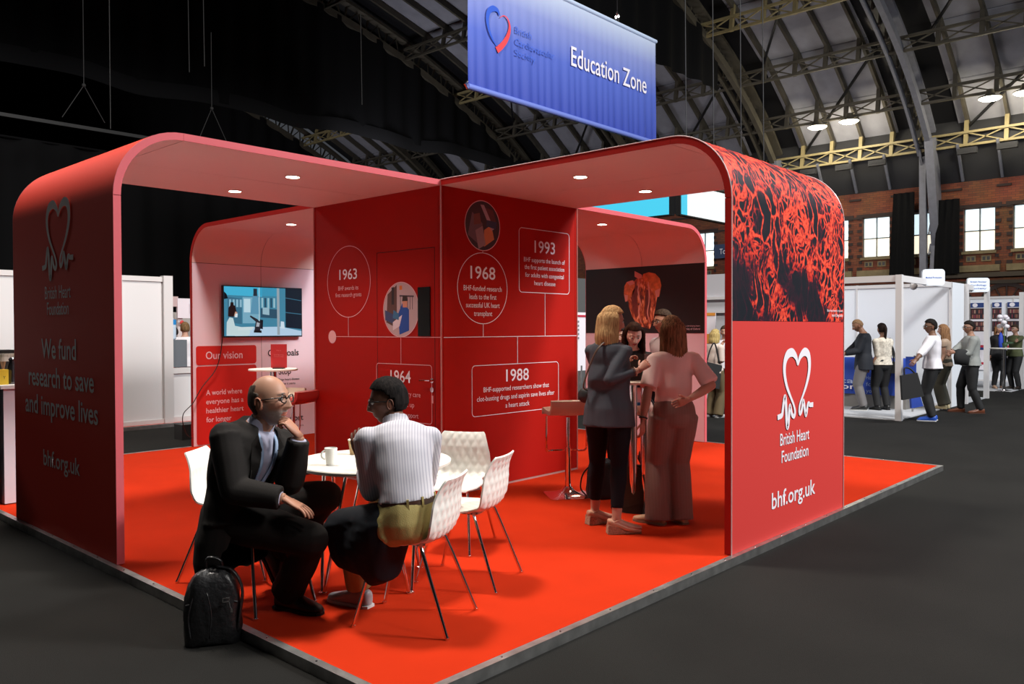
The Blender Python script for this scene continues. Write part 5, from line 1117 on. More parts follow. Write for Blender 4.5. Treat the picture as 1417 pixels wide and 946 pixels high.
def head_geo(sex='m', hair=None, beard=False, bald=False, jaw=1., skin=(.55, .33, .24)):
    """head in local frame, centre at eye level; returns V, F, colour per vert, hair mask"""
    nt, npz = 72, 84; V = []; 
    th = np.linspace(.02, math.pi-.02, nt); ph = np.linspace(0, 2*math.pi, npz, endpoint=False)
    T, Pp = np.meshgrid(th, ph, indexing='ij')
    x = np.sin(T)*np.cos(Pp); y = np.sin(T)*np.sin(Pp); z = np.cos(T)
    X = x*.075; Y = y*.094; Zc = z*.118
    back = y < 0
    Y = np.where(back, Y*1.03-.004, Y)
    low = np.clip((-z-.1)/.9, 0, 1)
    X = X*(1-.30*low*np.clip(y+.5, 0, 1)*jaw-.12*low); Y = np.where(y > 0, Y*(1-.10*low), Y*(1-.42*low))
    Y = Y+.004*np.clip(y, 0, 1)
    fy = np.clip(y, 0, 1)
    G_ = lambda cx, cz, sx, sz: np.exp(-((X-cx)/sx)**2-((Zc-cz)/sz)**2)*(y > 0)
    d = np.zeros_like(X)
    # flatten the face front a little, then features
    d += -.004*G_(0, .01, .06, .05)
    nz = np.clip((.012-Zc)/.050, 0, 1)*(Zc > -.040)+np.clip(1-(-.040-Zc)/.010, 0, 1)*(Zc <= -.040)
    wn = .009+.007*np.clip(nz, 0, 1)
    d += (.005+.021*nz)*np.exp(-(X/wn)**2)*(Zc < .026)*(Zc > -.054)*(y > 0)*np.clip(nz*4+.25, 0, 1)
    d += .006*G_(.015, -.038, .008, .008)+.006*G_(-.015, -.038, .008, .008)
    d += .006*G_(.026, .028, .020, .008)+.006*G_(-.026, .028, .020, .008)
    d += -.011*G_(.031, .004, .015, .012)-.011*G_(-.031, .004, .015, .012)
    d += .004*G_(.042, -.028, .018, .016)+.004*G_(-.042, -.028, .018, .016)
    d += .0065*G_(0, -.0635, .022, .0055)+.007*G_(0, -.0745, .018, .006)-.003*G_(0, -.0688, .024, .0028)
    d += .010*G_(0, -.104, .020, .012)
    if beard: d += .005*G_(0, -.100, .05, .022)
    Y = Y+d
    P = np.stack([X, Y, Zc], -1).reshape(-1, 3)
    F = []
    for i in range(nt-1):
        for j in range(npz): k = (j+1) % npz; F.append((i*npz+j, (i+1)*npz+j, (i+1)*npz+k, i*npz+k))
    F.append(tuple(range(npz))); F.append(tuple(range((nt-1)*npz, nt*npz))[::-1])
    col = np.tile(np.array(skin, float), (len(P), 1)); Px, Py, Pz = P.T
    blush = np.exp(-((np.abs(Px)-.045)/.02)**2-((Pz+.03)/.02)**2)*(Py > 0); col *= 1+np.outer(blush, (.10, -.08, -.08))
    lip = (np.exp(-(Px/.023)**4-((Pz+.0685)/.0105)**4) > .5)*(Py > .05); lc = np.array(skin)*np.array((.95, .55, .55)) if sex == 'm' else np.array((.42, .10, .10)); col[lip > 0] = lc
    brow = (np.abs(np.abs(Px)-.031) < .018)*(np.abs(Pz-.026-.003*np.cos(Px*60)) < .0035)*(Py > .03); 
    if hair is not None: col[brow > 0] = np.array(hair)*.8
    if beard:
        b = np.clip(((-.040-Pz)/.015), 0, 1)*(Py > .0)*(lip < 1); b = np.maximum(b, np.clip((Py+.03)/.02, 0, 1)*np.clip((.035-Py)/.02, 0, 1)*np.clip((.0-Pz)/.02, 0, 1)*.8)
        s = np.clip(1-np.abs(wob(P, (120, 120, 120)))*.3, .6, 1); col = col*(1-.75*b[:, None])+np.outer(b*.75*s, beard)
    return P, F, col
def ear(g, s, cols, skin):
    n0 = g.n; g.ball((s*.074, -.008, -.012), (.010, .017, .030), 14); a = np.linspace(-.2, 4.6, 16)
    g.tube([(s*.081, -.012+.016*math.cos(t)*-1, -.008+.026*math.sin(t)) for t in a], .0042, 6)
    cols.append(np.tile(np.array(skin)*np.array((1.02, .86, .82)), (g.n-n0, 1)))

def hand(g, W, d, n, side, L=.18, curl=.6, spread=.12, thumb=.5, n_=8):
    """W wrist, d finger direction, n palm normal (towards which fingers curl)"""
    d = nrm(d); n = nrm(np.asarray(n)-d*(np.asarray(n)@d)); t = np.cross(d, n)*side   # t towards the thumb
    k = L/.18; W = np.asarray(W, float)
    g.loft([ring(W-d*.02*k, t, n, .026*k, .020*k), ring(W+d*.01*k, t, n, .028*k, .017*k), ring(W+d*.045*k, t, n, .038*k, .016*k), ring(W+d*.08*k, t, n, .041*k, .014*k), ring(W+d*.094*k, t, n, .037*k, .010*k)])
    for i, (o, ln) in enumerate(((.030, .068), (.010, .078), (-.010, .072), (-.029, .056))):
        cu = curl*(1+.10*i); b = W+d*.088*k+t*o*k; dd = nrm(d+t*(o*spread*6)); P = [b-d*.01*k]; ang = 0; p = b
        for j, q in enumerate((.45, .32, .25)):
            P.append(p); ang += cu*(.6 if j == 0 else .9); v = dd*math.cos(ang)+n*math.sin(ang); p = p+v*ln*q*k
        P.append(p); g.tube(P, np.array((.0085, .0085, .0080, .0072, .0058))*k, n_, smooth=2)
    tb = W+d*.025*k+t*.026*k; td = nrm(t*.75+d*.65+n*thumb*.6); P = [tb-t*.012*k, tb, tb+td*.035*k, tb+td*.035*k+nrm(td+d*.7+n*.3)*.030*k]; g.tube(P, np.array((.012, .012, .0095, .007))*k, n_, smooth=3)

def vcol_mat(name, rough=.55, bump=0., sss=.0):
    if name in MATS: return MATS[name]
    m = mat(name, (1, 1, 1), rough, spec=.35); nt = m.node_tree; a = nt.nodes.new('ShaderNodeVertexColor'); a.layer_name = 'Col'
    nt.links.new(a.outputs[0], nt.nodes['Principled BSDF'].inputs['Base Color']); return m
M_skin = vcol_mat('skin_tones', .5)
def set_col(me, col):
    at = me.color_attributes.new('Col', 'FLOAT_COLOR', 'POINT'); at.data.foreach_set('color', np.c_[col, np.ones(len(col))].ravel())

def hair_mat(name, c1, c2):
    if name in MATS: return MATS[name]
    m = mat(name, c1, .75, spec=.08); nt = m.node_tree; b = nt.nodes['Principled BSDF']
    tc = nt.nodes.new('ShaderNodeTexCoord'); mp = nt.nodes.new('ShaderNodeMapping'); mp.inputs['Scale'].default_value = (90, 90, 7); nt.links.new(tc.outputs['Object'], mp.inputs[0])
    n = nt.nodes.new('ShaderNodeTexNoise'); n.inputs['Scale'].default_value = 1.0; n.inputs['Detail'].default_value = 3; n.inputs['Distortion'].default_value = .6; nt.links.new(mp.outputs[0], n.inputs['Vector'])
    cr = nt.nodes.new('ShaderNodeValToRGB'); e = cr.color_ramp.elements; e[0].position = .35; e[1].position = .65; e[0].color = (*c1, 1); e[1].color = (*c2, 1); nt.links.new(n.outputs['Fac'], cr.inputs[0]); nt.links.new(cr.outputs[0], b.inputs['Base Color'])
    bp = nt.nodes.new('ShaderNodeBump'); bp.inputs['Strength'].default_value = .6; bp.inputs['Distance'].default_value = .006; nt.links.new(n.outputs['Fac'], bp.inputs['Height']); nt.links.new(bp.outputs[0], b.inputs['Normal']); return m

def person(name, label, P, yaw, h=1.75, sex='m', up=(0, 0, 1), cyaw=None, cup=None, hyaw=None, hpitch=0., hroll=0., rh=None, lh=None, re=(0, 0, -1), le=(0, 0, -1),
           rf=None, lf=None, rk=None, lk=None, skin=(.50, .29, .20), hairc=((.02, .012, .008), (.05, .03, .02)), hair='short', beard=None, glasses=None,
           top=None, trous=None, skirt=None, shoes=(.02, .015, .012), vox=.010, detail=True, rhand=None, lhand=None, fat=1., heel=0., group=None, neckfwd=.0, parts=None, ts=1., hs=1.):
    k = h/1.75; P = np.array(P, float); ya = math.radians(yaw); fwd = np.array((math.cos(ya), math.sin(ya), 0)); right = np.array((fwd[1], -fwd[0], 0))
    upv = nrm(up); cy_ = math.radians(cyaw if cyaw is not None else yaw); cf0 = np.array((math.cos(cy_), math.sin(cy_), 0)); cu_ = nrm(cup if cup is not None else up)
    pr_, pf_, pu_ = frame((upv+np.array((0, 0, 1.)))/2, fwd); cr_, cf_, cu_ = frame(cu_, cf0)
    fem = sex == 'f'; sw = (.158 if fem else .178)*k; hw = .092*k
    chestc = P+(pu_*.16*k+(pu_+cu_)/2*.12*k+cu_*.10*k)*ts      # upper chest
    neck = chestc+cu_*.16*k
    hy = math.radians(hyaw if hyaw is not None else (cyaw if cyaw is not None else yaw)); hp_ = math.radians(hpitch)
    hf0 = np.array((math.cos(hy)*math.cos(hp_), math.sin(hy)*math.cos(hp_), math.sin(hp_))); hup = nrm(np.array((-math.cos(hy)*math.sin(hp_), -math.sin(hy)*math.sin(hp_), math.cos(hp_)))+nrm(np.array((math.sin(hy), -math.cos(hy), 0)))*math.sin(math.radians(hroll)))
    hr_, hf_, hu_ = frame(hup, hf0)
    HC = neck+cu_*.052*k+hu_*.090*k+cf_*(.022+neckfwd)*k+hf_*.014*k    # head centre (eye level)
    shz = .080 if fem else .086
    sh = {+1: chestc+cu_*shz*k+cr_*sw, -1: chestc+cu_*shz*k-cr_*sw}
    hip = {+1: P+pr_*hw-pu_*.02*k, -1: P-pr_*hw-pu_*.02*k}
    la, lfm, lt, lsk = .285*k, .25*k, .43*k, .41*k
    els, wrs, kns, ans, fts = {}, {}, {}, {}, {}
    for s, hd, ep in ((1, rh, re), (-1, lh, le)):
        T = hd if hd is not None else sh[s]+np.array((0, 0, -.50*k))+cr_*s*.06+fwd*.05
        els[s], wrs[s] = ik(sh[s], T, la, lfm, ep)
    for s, ft, kp in ((1, rf, rk), (-1, lf, lk)):
        if ft is None: b = P+right*s*.09*k; ft = (b[0], b[1], yaw-s*6)
        fx, fy_, fyaw = ft[:3]; fz = ft[3] if len(ft) > 3 else (FLZ if P[2] < -5 else 0.); fp = math.radians(ft[4]) if len(ft) > 4 else 0.
        a = math.radians(fyaw); fd = np.array((math.cos(a)*math.cos(fp), math.sin(a)*math.cos(fp), math.sin(fp))); fu = np.array((-math.cos(a)*math.sin(fp), -math.sin(a)*math.sin(fp), math.cos(fp)))
        A = np.array((fx, fy_, fz))+fu*(.085*k+heel)
        kn, an = ik(hip[s], A, lt, lsk, kp if kp is not None else fwd); kns[s], ans[s] = kn, an; fts[s] = (np.array((fx, fy_, fz)), fd, fu)
    root = empty(name, (P[0], P[1], min(fts[1][0][2], fts[-1][0][2])), label, 'person', group)
    # ---- body
    g = G()
    lev = [(-.10, .085, .085), (-.06, .150, .115), (.0, .172, .125), (.07, .160, .118), (.15, .142, .104)] if not fem else [(-.10, .085, .085), (-.06, .155, .115), (.0, .176, .125), (.07, .150, .110), (.15, .122, .092)]
    R = [ring(P+pu_*z*k, pr_, pf_, a*k*fat, b*k*fat) for z, a, b in lev]
    m1 = P+(pu_*.16*k+(pu_+cu_)/2*.06*k)*ts; mr, mf, mu = frame((pu_+cu_)/2, nrm(pf_+cf_))
    R.append(ring(m1+mf*.005, mr, mf, (.142 if not fem else .120)*k*fat, .105*k*fat))
    for z, a, b, o in (((-.04, .158, .118, .01), (.02, .168, .120, .008), (.07, .172, .105, 0), (.115, .150, .080, -.005), (.145, .085, .062, -.002), (.17, .060, .058, .0)) if not fem else ((-.04, .138, .112, .02), (.02, .146, .112, .015), (.07, .150, .092, 0), (.115, .132, .072, -.005), (.145, .072, .056, -.002), (.17, .050, .050, .0))):
        R.append(ring(chestc+cu_*z*k+cf_*o*k, cr_, cf_, a*k*min(fat, 1.08), b*k*fat))
    g.loft(R); torso = R
    for s in (1, -1):
        q_ = sh[s]-cu_*.018*k-cr_*s*.006*k; g.ball(q_, (.050 if not fem else .042)*k, 12); limb(g, chestc+cu_*.05*k, q_, [.062*k, (.048 if not fem else .040)*k])
        limb(g, sh[s]-cu_*.018*k, els[s], np.array((.048, .050, .048, .042)) * k*(.86 if fem else 1)); g.ball(els[s], .042*k*(.88 if fem else 1), 10); limb(g, els[s], wrs[s], np.array((.042, .046, .038, .027))*k*(.88 if fem else 1))
        limb(g, hip[s]+pu_*.02, kns[s], np.array((.093, .088, .072, .058))*k); g.ball(kns[s], .056*k, 10); limb(g, kns[s], ans[s], np.array((.055, .060, .046, .036))*k); g.ball(ans[s], .038*k, 10)
        f0, fd, fu = fts[s]; fr = np.cross(fd, fu); g.loft([ring(f0+fd*t*k+fu*(z*k+heel*(1 if t < .03 else .5)), fr, fu, a*k, b*k) for t, z, a, b in ((-.05, .045, .02, .03), (-.03, .045, .032, .042), (.03, .05, .036, .045), (.10, .035, .043, .030), (.16, .026, .040, .020), (.20, .022, .022, .014))])
    limb(g, neck-cu_*.03, HC-hu_*.06*k-hf_*.018*k, [(.062 if not fem else .050)*k, (.056 if not fem else .045)*k, (.056 if not fem else .046)*k])
    me = remesh(g, max(vox, .008), 3); bv = getco(me); bf = [tuple(p.vertices) for p in me.polygons]; bpy.data.meshes.remove(me)
    gg = G(); gg.add(bv, bf); cols = [np.tile(np.array(skin, float), (len(bv), 1))]
    # head
    hv, hf2, hc = head_geo(sex, hairc[0] if hair != 'bald' else (.10, .09, .085), beard, skin=skin)
    gh = G(); gh.add(hv, hf2); cl = [hc]; ear(gh, 1, cl, skin); ear(gh, -1, cl, skin)
    for s in (1, -1):
        n0 = gh.n; c = np.array((s*.031, .078, .004)); gh.ball(c, .0125, 14); ev = gh.verts()[n0:]-c; q = nrm((0, 1, -.05)); dd = ev@q/.0125
        e = np.tile(np.array((.62, .58, .55)), (len(ev), 1)); e[dd > .80] = (.05, .03, .02); e[(ev[:, 2] > .0055)] = np.array(skin)*.8; cl.append(e)
    HM = np.stack([hr_, hf_, hu_], 1)*k*(.97 if fem else 1.0)*hs
    gg.add(gh.verts()@HM.T+HC, gh.F); cols.append(np.vstack(cl))
    # hands
    for s, hs in ((1, rhand), (-1, lhand)):
        fa = nrm(wrs[s]-els[s]); hs = hs or {}
        d = hs.get('d', fa); n = hs.get('n', -cr_*s if abs(fa@cr_) < .8 else cf_); n0 = gg.n
        hand(gg, wrs[s]+nrm(d)*.01, d, n, s*hs.get('flip', 1), L=.175*k*(.92 if fem else 1), curl=hs.get('curl', .35), n_=8 if detail else 5); cols.append(np.tile(np.array(skin)*np.array((1.02, .93, .92)), (gg.n-n0, 1)))
    me = gg.mesh('body', True, recalc=False); set_col(me, np.vstack(cols)); body = link_mesh('body', me, M_skin, root, True)
    out = dict(root=root, chestc=chestc, neck=neck, HC=HC, HM=HM, cr=cr_, cf=cf_, cu=cu_, sh=sh, els=els, wrs=wrs, kns=kns, ans=ans, hip=hip, pu=pu_, pr=pr_, pf=pf_, P=P, k=k, fwd=fwd, right=right, hr=hr_, hf=hf_, hu=hu_)
    def cloth(nm, g, m, amp=.006, sc=(16, 16, 9), seed=1., cut=None, parent=root, it=4, v=None):
        me = remesh(g, v or max(vox, .010), it); c = getco(me)
        if amp:
            n = normals(me); c2 = c+n*(wob(c, sc, seed)*amp)[:, None]; setco(me, c2)
        if cut is not None:
            bm = bmesh.new(); bm.from_mesh(me); bm.verts.ensure_lookup_table(); msk = cut(getco(me)); bmesh.ops.delete(bm, geom=[bm.verts[i] for i in np.nonzero(msk)[0]], context='VERTS')
            bd = [v for v in bm.verts if v.is_boundary]
            for _ in range(6):
                new = {v: sum((e.other_vert(v).co for e in v.link_edges if e.is_boundary), Vector())/max(1, sum(e.is_boundary for e in v.link_edges)) for v in bd}
                for v in bd: v.co = v.co*.4+new[v]*.6
            bm.to_mesh(me); bm.free()
        me.polygons.foreach_set('use_smooth', [True]*len(me.polygons)); return link_mesh(nm, me, m, parent, True)
    out['cloth'] = cloth
    # ---- trousers
    if trous:
        o = trous.get('o', .014); fl = trous.get('flare', (.0, .0)); g = G()
        g.loft([ring(P+pu_*z*k, pr_, pf_, (a+o)*k*fat, (b+o)*k*fat) for z, a, b in ((-.11, .10, .09), (-.07, .15, .115), (.0, .175, .127), (.06, .165, .12), (trous.get('waist', .11), .150 if not fem else .138, .108))])
        for s in (1, -1):
            ax = nrm(ans[s]-kns[s]); end = ans[s]-ax*trous.get('hem', -.01)*1.
            th_ = np.array((.098, .095, .082, .070))*k+o; sh_ = np.array((.066+fl[0], .070+fl[0], .062+(fl[0]+fl[1])/2, .058+fl[1]))*k+o*.5
            if trous.get('slim'): sh_ = np.array((.060, .062, .050, .043))*k+o*.4; th_ = np.array((.098, .092, .075, .062))*k+o*.5
            limb(g, hip[s]+pu_*.01, kns[s], th_); g.ball(kns[s], th_[-1], 12); limb(g, kns[s], end, sh_)
        cloth('trousers', g, trous['m'], trous.get('amp', .006), (14, 14, 8), 2.)
    if skirt:
        g = G(); g.loft([ring(P+pu_*z*k, pr_, pf_, (a+.012)*k, (b+.012)*k) for z, a, b in ((-.10, .15, .12), (0, .176, .127), (.10, .140, .10))])
        for s in (1, -1): limb(g, hip[s], hip[s]+(kns[s]-hip[s])*skirt.get('len', .6), np.array((.11, .11, .10))*k)
        cloth('skirt', g, skirt['m'], .004)
    # ---- top
    def topg(o, drop, sleeve, slo, flare=0., neckh=.15, box=0.):
        g = G(); lz = [l_[0] for l_ in lev]; wa = np.interp(max(-drop, 0), lz, [l_[1] for l_ in lev]); wb_ = np.interp(max(-drop, 0), lz, [l_[2] for l_ in lev]); q = [ring(P+pu_*(-drop)*k, pr_, pf_, (wa+.003+o+flare)*k*fat, (wb_+.003+o+flare)*k*fat)]
        for z, a, b in lev[2:]:
            if z > -drop+.01: q.append(ring(P+pu_*z*k, pr_, pf_, (a+o+box*(z > .1)+flare*(.5 if z < .1 else .2))*k*fat, (b+o+flare*(.5 if z < .1 else .2))*k*fat))
        q.append(ring(m1+mf*.005, mr, mf, ((.142 if not fem else .124)+o+box+flare*.3)*k*fat, (.107+o+box*.5+flare*.3)*k*fat))
        for z, a, b, oo in (((-.04, .158, .118, .01), (.02, .168, .120, .008), (.07, .172, .105, 0), (.115, .152, .082, -.005), (.14, .095, .066, -.004), (neckh, .066, .060, -.004)) if not fem else ((-.04, .138, .112, .02), (.02, .146, .112, .015), (.07, .150, .092, 0), (.115, .134, .074, -.005), (.14, .082, .060, -.004), (neckh, .060, .054, -.004))):
            q.append(ring(chestc+cu_*z*k+cf_*oo*k, cr_, cf_, (a+o+box*.6*(z < 0))*k*min(fat, 1.08), (b+o)*k*fat))
        g.loft(q)
        for s in (1, -1):
            a0 = (.058 if not fem else .049)*k+slo; g.ball(sh[s]-cu_*.012*k, a0*.94, 12); limb(g, chestc+cu_*.05*k, sh[s]-cu_*.012*k, [.070*k+o, a0*.94])
            if sleeve <= .5: e = sh[s]+(els[s]-sh[s])*sleeve*2; limb(g, sh[s], e, [a0, a0+.004, a0+.010])
            else:
                limb(g, sh[s], els[s], np.array((a0, a0-.002, a0-.006, a0-.012))); g.ball(els[s], a0-.011, 10); f = (sleeve-.5)*2
                limb(g, els[s], els[s]+(wrs[s]-els[s])*f, [a0-.011, a0-.010, a0-.018, max(.034*k, a0-.024)])
        return g
    out['topg'] = topg
    if top:
        g = topg(top.get('o', .010), top.get('drop', .05), top.get('sleeve', 1.), top.get('slo', .008), top.get('flare', 0.), top.get('neck', .15), top.get('box', 0.))
        if 'extra' in top: top['extra'](g, out)
        cloth(top.get('name', 'shirt'), g, top['m'], top.get('amp', .007), (15, 15, 8), top.get('seed', 1.), top.get('cutf', lambda o_: None)(out))
        if top.get('collar'):
            g = G(); g.loft([ring(chestc+cu_*(z)*k+cf_*f_*k, cr_, cf_, a*k, b*k) for z, a, b, f_ in ((.125, .088, .074, 0), (.15, .076, .068, .0), (.178, .070, .064, .006), (.200, .066, .062, .010), (.201, .060, .056, .010), (.170, .062, .056, .004), (.145, .064, .058, 0))])
            cloth('collar', g, top['m'], 0, it=1, v=.007, cut=lambda c: ((c-chestc)@cf_ > 0)*(np.abs((c-chestc)@cr_) < .004+np.clip((c-chestc)@cu_-.125*k, 0, 1)*.55) > 0)
    # ---- shoes
    if shoes is not None:
        sm = mat('shoe_%d_%d_%d' % tuple(int(c*999) for c in shoes[:3]), tuple(shoes[:3]), .4)
        for s in (1, -1):
            f0, fd, fu = fts[s]; fr = np.cross(fd, fu); g = G()
            so = shoes[3] if len(shoes) > 3 else .0
            g.loft([ring(f0+fd*t*k+fu*(z*k+so), fr, fu, a*k, b*k, e=.8) for t, z, a, b in ((-.072, .045, .018, .030), (-.062, .048, .034, .046), (-.02, .052, .041, .052), (.04, .050, .042, .050), (.10, .036, .047, .034), (.16, .028, .045, .026), (.20, .024, .034, .021), (.222, .022, .014, .014))])
            so_ = cloth('shoe', g, sm, 0, it=2, v=max(vox*.7, .007))
            g = G(); g.loft([ring(f0+fd*t*k+fu*z, fr, fd, 0, 0) for t, z in ((0, 0),)]) if False else None
            pts = [(-.075, .030), (-.05, .042), (0, .040), (.05, .042), (.11, .051), (.17, .047), (.21, .034), (.226, .012)]
            up_ = [f0+fd*t*k+fr*a*k for t, a in pts]+[f0+fd*t*k-fr*a*k for t, a in pts[::-1]]; n = len(up_); hgt = .016+so
            g = G(); g.add([p+fu*.001 for p in up_]+[p+fu*hgt for p in up_], [tuple(range(n))[::-1], tuple(range(n, 2*n))]+[(i, (i+1) % n, n+(i+1) % n, n+i) for i in range(n)]); 
            c_ = shoes[4:7] if len(shoes) > 6 else tuple(x*.5 for x in shoes[:3]); g.obj('sole', mat('sole_%d_%d_%d' % tuple(int(c*999) for c in c_), tuple(c_), .7), so_, keep=True)
    # ---- hair
    hm = hair_mat('hair_%d_%d' % (int(hairc[0][0]*9999), int(hairc[1][0]*9999)), *hairc) if hair else None
    def hl(p): return np.asarray(p)@HM.T+HC
    if hair in ('short', 'bald', 'bob', 'long', 'pony', 'crop'):
        th = .012 if hair in ('short',) else (.004 if hair in ('bald', 'crop') else .014); Px, Py, Pz = hv.T
        line = .058-.0*Py    # front hairline height
        front = np.clip((Py+.02)/.06, 0, 1)
        zmin = np.where(Py > .02, .060+(Py-.02)*.15, np.where(Py > -.02, .010+(Py+.02)/.04*.05, -.045 if hair != 'crop' else -.03))
        if hair == 'bald': msk = (Py < .000)*(Pz > -.050)*(Pz < .055-.25*np.clip(Py+.06, 0, 1))*(Pz > np.where(Py > -.035, -.012, -.06)); msk = np.maximum(msk, (Py < -.03)*(Pz > -.06)*(Pz < .080))
        else: msk = (Pz > zmin)
        near = (np.abs(np.abs(Px)-.075) < .02)*(np.abs(Py+.008) < .022)*(np.abs(Pz+.012) < .032); msk = msk*(1-near) if hair in ('short', 'bald', 'crop') else msk
        m_ = msk > 0; nn = hv/np.linalg.norm(hv/np.array((.075, .094, .118)), axis=1)[:, None]; nv = nrm_rows(hv/np.array((.075, .094, .118))**2)
        top_b = np.clip(Pz/.1, 0, 1); hh = th*(1+.8*top_b*(1 if hair in ('short', 'pony') else .6))+.0025*wob(hv, (70, 70, 40), 3.)
        hv2 = hv+nv*hh[:, None]; keep = [f for f in hf2 if all(m_[i] for i in f)]
        g = G(); idx = sorted({i for f in keep for i in f}); mp = {a: b for b, a in enumerate(idx)}; n = len(idx)
        V = np.vstack([hv2[idx], (hv-nv*.002)[idx]]); F = [tuple(mp[i] for i in f) for f in keep]; ed = {}
        for f in F:
            for a, b in zip(f, f[1:]+f[:1]): ed[(a, b)] = ed.get((a, b), 0)+1
        F2 = list(F)+[tuple(n+i for i in f[::-1]) for f in F]+[(b, a, n+a, n+b) for (a, b) in ed if (b, a) not in ed]
        g.add(hl(V), F2); hs_ = g.obj('hair', hm, root, smooth=True, keep=True)
    if hair in ('long', 'bob', 'pony') and parts is None: parts = {}
    if hair in ('long', 'bob'):
        L = (.30 if hair == 'long' else .17)*(parts or {}).get('hairlen', 1.); g = G()
        down = nrm(np.array((0, 0, -1.))); nst = 40
        # curtain: strands as overlapping tapered tubes down the back and sides
        for i in range(nst):
            a = math.radians(-200+ (i+.5)*220/nst) if True else 0     # from right side round the back to left side
            a = math.radians(180+20-(220+0)*(i+.5)/nst-0) - math.pi  # angle, -y back
            a = math.radians(-189+198*(i+.5)/nst)
            x, y = math.cos(a), math.sin(a)
            p0 = hl((x*.055, y*.065-.005, .085)); p1 = hl((x*.088, y*.100-.006, .03)); p2 = hl((x*.094, y*.106-.006, -.05)); q = _rs.uniform(.85, 1.08); sd = hl((x*.1, y*.1, -.05))-HC
            out_ = nrm(hr_*x+hf_*y); p3 = p2+down*L*.45*q+out_*.006+cf_*(-.01); p4 = p2+down*L*q+out_*_rs.uniform(-.01, .015)+cf_*(-.01)
            if y > -.15 and hair == 'long': p4 = p4+cf_*.03
            g.tube([p0, p1, p2, p3, p4], np.array((.012, .020, .021, .018, .008)), 7, smooth=4)
        me = remesh(g, .007 if detail else .012, 1); c = getco(me); ang = np.arctan2((c-HC)@hf_, (c-HC)@hr_); n = normals(me); setco(me, c+n*(.0022*np.sin(ang*46+np.sin(c[:, 2]*30)*1.5))[:, None]); me.polygons.foreach_set('use_smooth', [True]*len(me.polygons)); link_mesh('long_hair', me, hm, root, True)
    if hair == 'pony':
        g = G(); g.tube([hl((0, -.085, .05)), hl((0, -.13, .03)), hl((0, -.135, -.04)), hl((0, -.125, -.12))-cu_*.02, hl((.01, -.12, -.2))-np.array((0, 0, .10))], np.array((.022, .03, .028, .024, .006)), 12, smooth=5); g.obj('ponytail', hm, root, smooth=True, keep=True)
        g = G(); a = np.linspace(0, 2*math.pi, 13); g.tube([hl((.022*math.cos(t), -.10, .045+.022*math.sin(t))) for t in a], .006, 6); g.obj('hair_tie', mat('pink_hair_tie', (.4, .12, .14), .6), root, keep=True)
    if glasses:
        gm = mat('glasses_%d' % int(glasses[0]*999), tuple(glasses), .3); g = G()
        for s in (1, -1):
            g.tube([hl((s*.032+.023*abs(math.cos(t))**.8*np.sign(math.cos(t)), .100-.006*abs(math.cos(t)), .001+.017*abs(math.sin(t))**.8*np.sign(math.sin(t)))) for t in np.linspace(0, 2*math.pi, 21)], .0034, 6)
            g.tube([hl((s*.055, .094, .010)), hl((s*.076, .05, .010)), hl((s*.080, -.008, .008)), hl((s*.078, -.02, -.008))], .0034, 6)
        g.tube([hl((-.010, .100, .005)), hl((0, .103, .008)), hl((.010, .100, .005))], .0034, 6); g.obj('glasses', gm, root, smooth=True, keep=True)
    return out
def nrm_rows(a): return a/(np.linalg.norm(a, axis=1)[:, None]+1e-12)
# pole hints from estimated elbow / knee points
def seg_dist(c, A, B):
    A = np.asarray(A); B = np.asarray(B); d = B-A; t = np.clip(((c-A)@d)/(d@d), 0, 1); return np.linalg.norm(c-(A+t[:, None]*d), axis=1)
M_suit = mat('charcoal_suit', (.0125, .0105, .0095), .85, spec=.2, bump=.15, bscale=300)
M_suit_tr = mat('charcoal_trousers', (.0115, .0095, .0085), .85, spec=.2)
def stripe_mat(name, c1, c2, ax, sc):
    m = mat(name, c1, .75, spec=.2); nt = m.node_tree; b = nt.nodes['Principled BSDF']; tc = nt.nodes.new('ShaderNodeTexCoord')
    d = nt.nodes.new('ShaderNodeVectorMath'); d.operation = 'DOT_PRODUCT'; d.inputs[1].default_value = ax; nt.links.new(tc.outputs['Object'], d.inputs[0])
    s = nt.nodes.new('ShaderNodeMath'); s.operation = 'MULTIPLY'; s.inputs[1].default_value = sc; nt.links.new(d.outputs['Value'], s.inputs[0])
    f = nt.nodes.new('ShaderNodeMath'); f.operation = 'FRACT'; nt.links.new(s.outputs[0], f.inputs[0])
    g_ = nt.nodes.new('ShaderNodeMath'); g_.operation = 'GREATER_THAN'; g_.inputs[1].default_value = .68; nt.links.new(f.outputs[0], g_.inputs[0])
    mx = nt.nodes.new('ShaderNodeMix'); mx.data_type = 'RGBA'; mx.inputs[6].default_value = (*c1, 1); mx.inputs[7].default_value = (*c2, 1); nt.links.new(g_.outputs[0], mx.inputs[0]); nt.links.new(mx.outputs[2], b.inputs['Base Color']); return m
M_lilac = mat('lilac_shirt', (.40, .40, .52), .7); 
Fh = np.array((CF[0], CF[1], 0)); Fh /= np.linalg.norm(Fh)
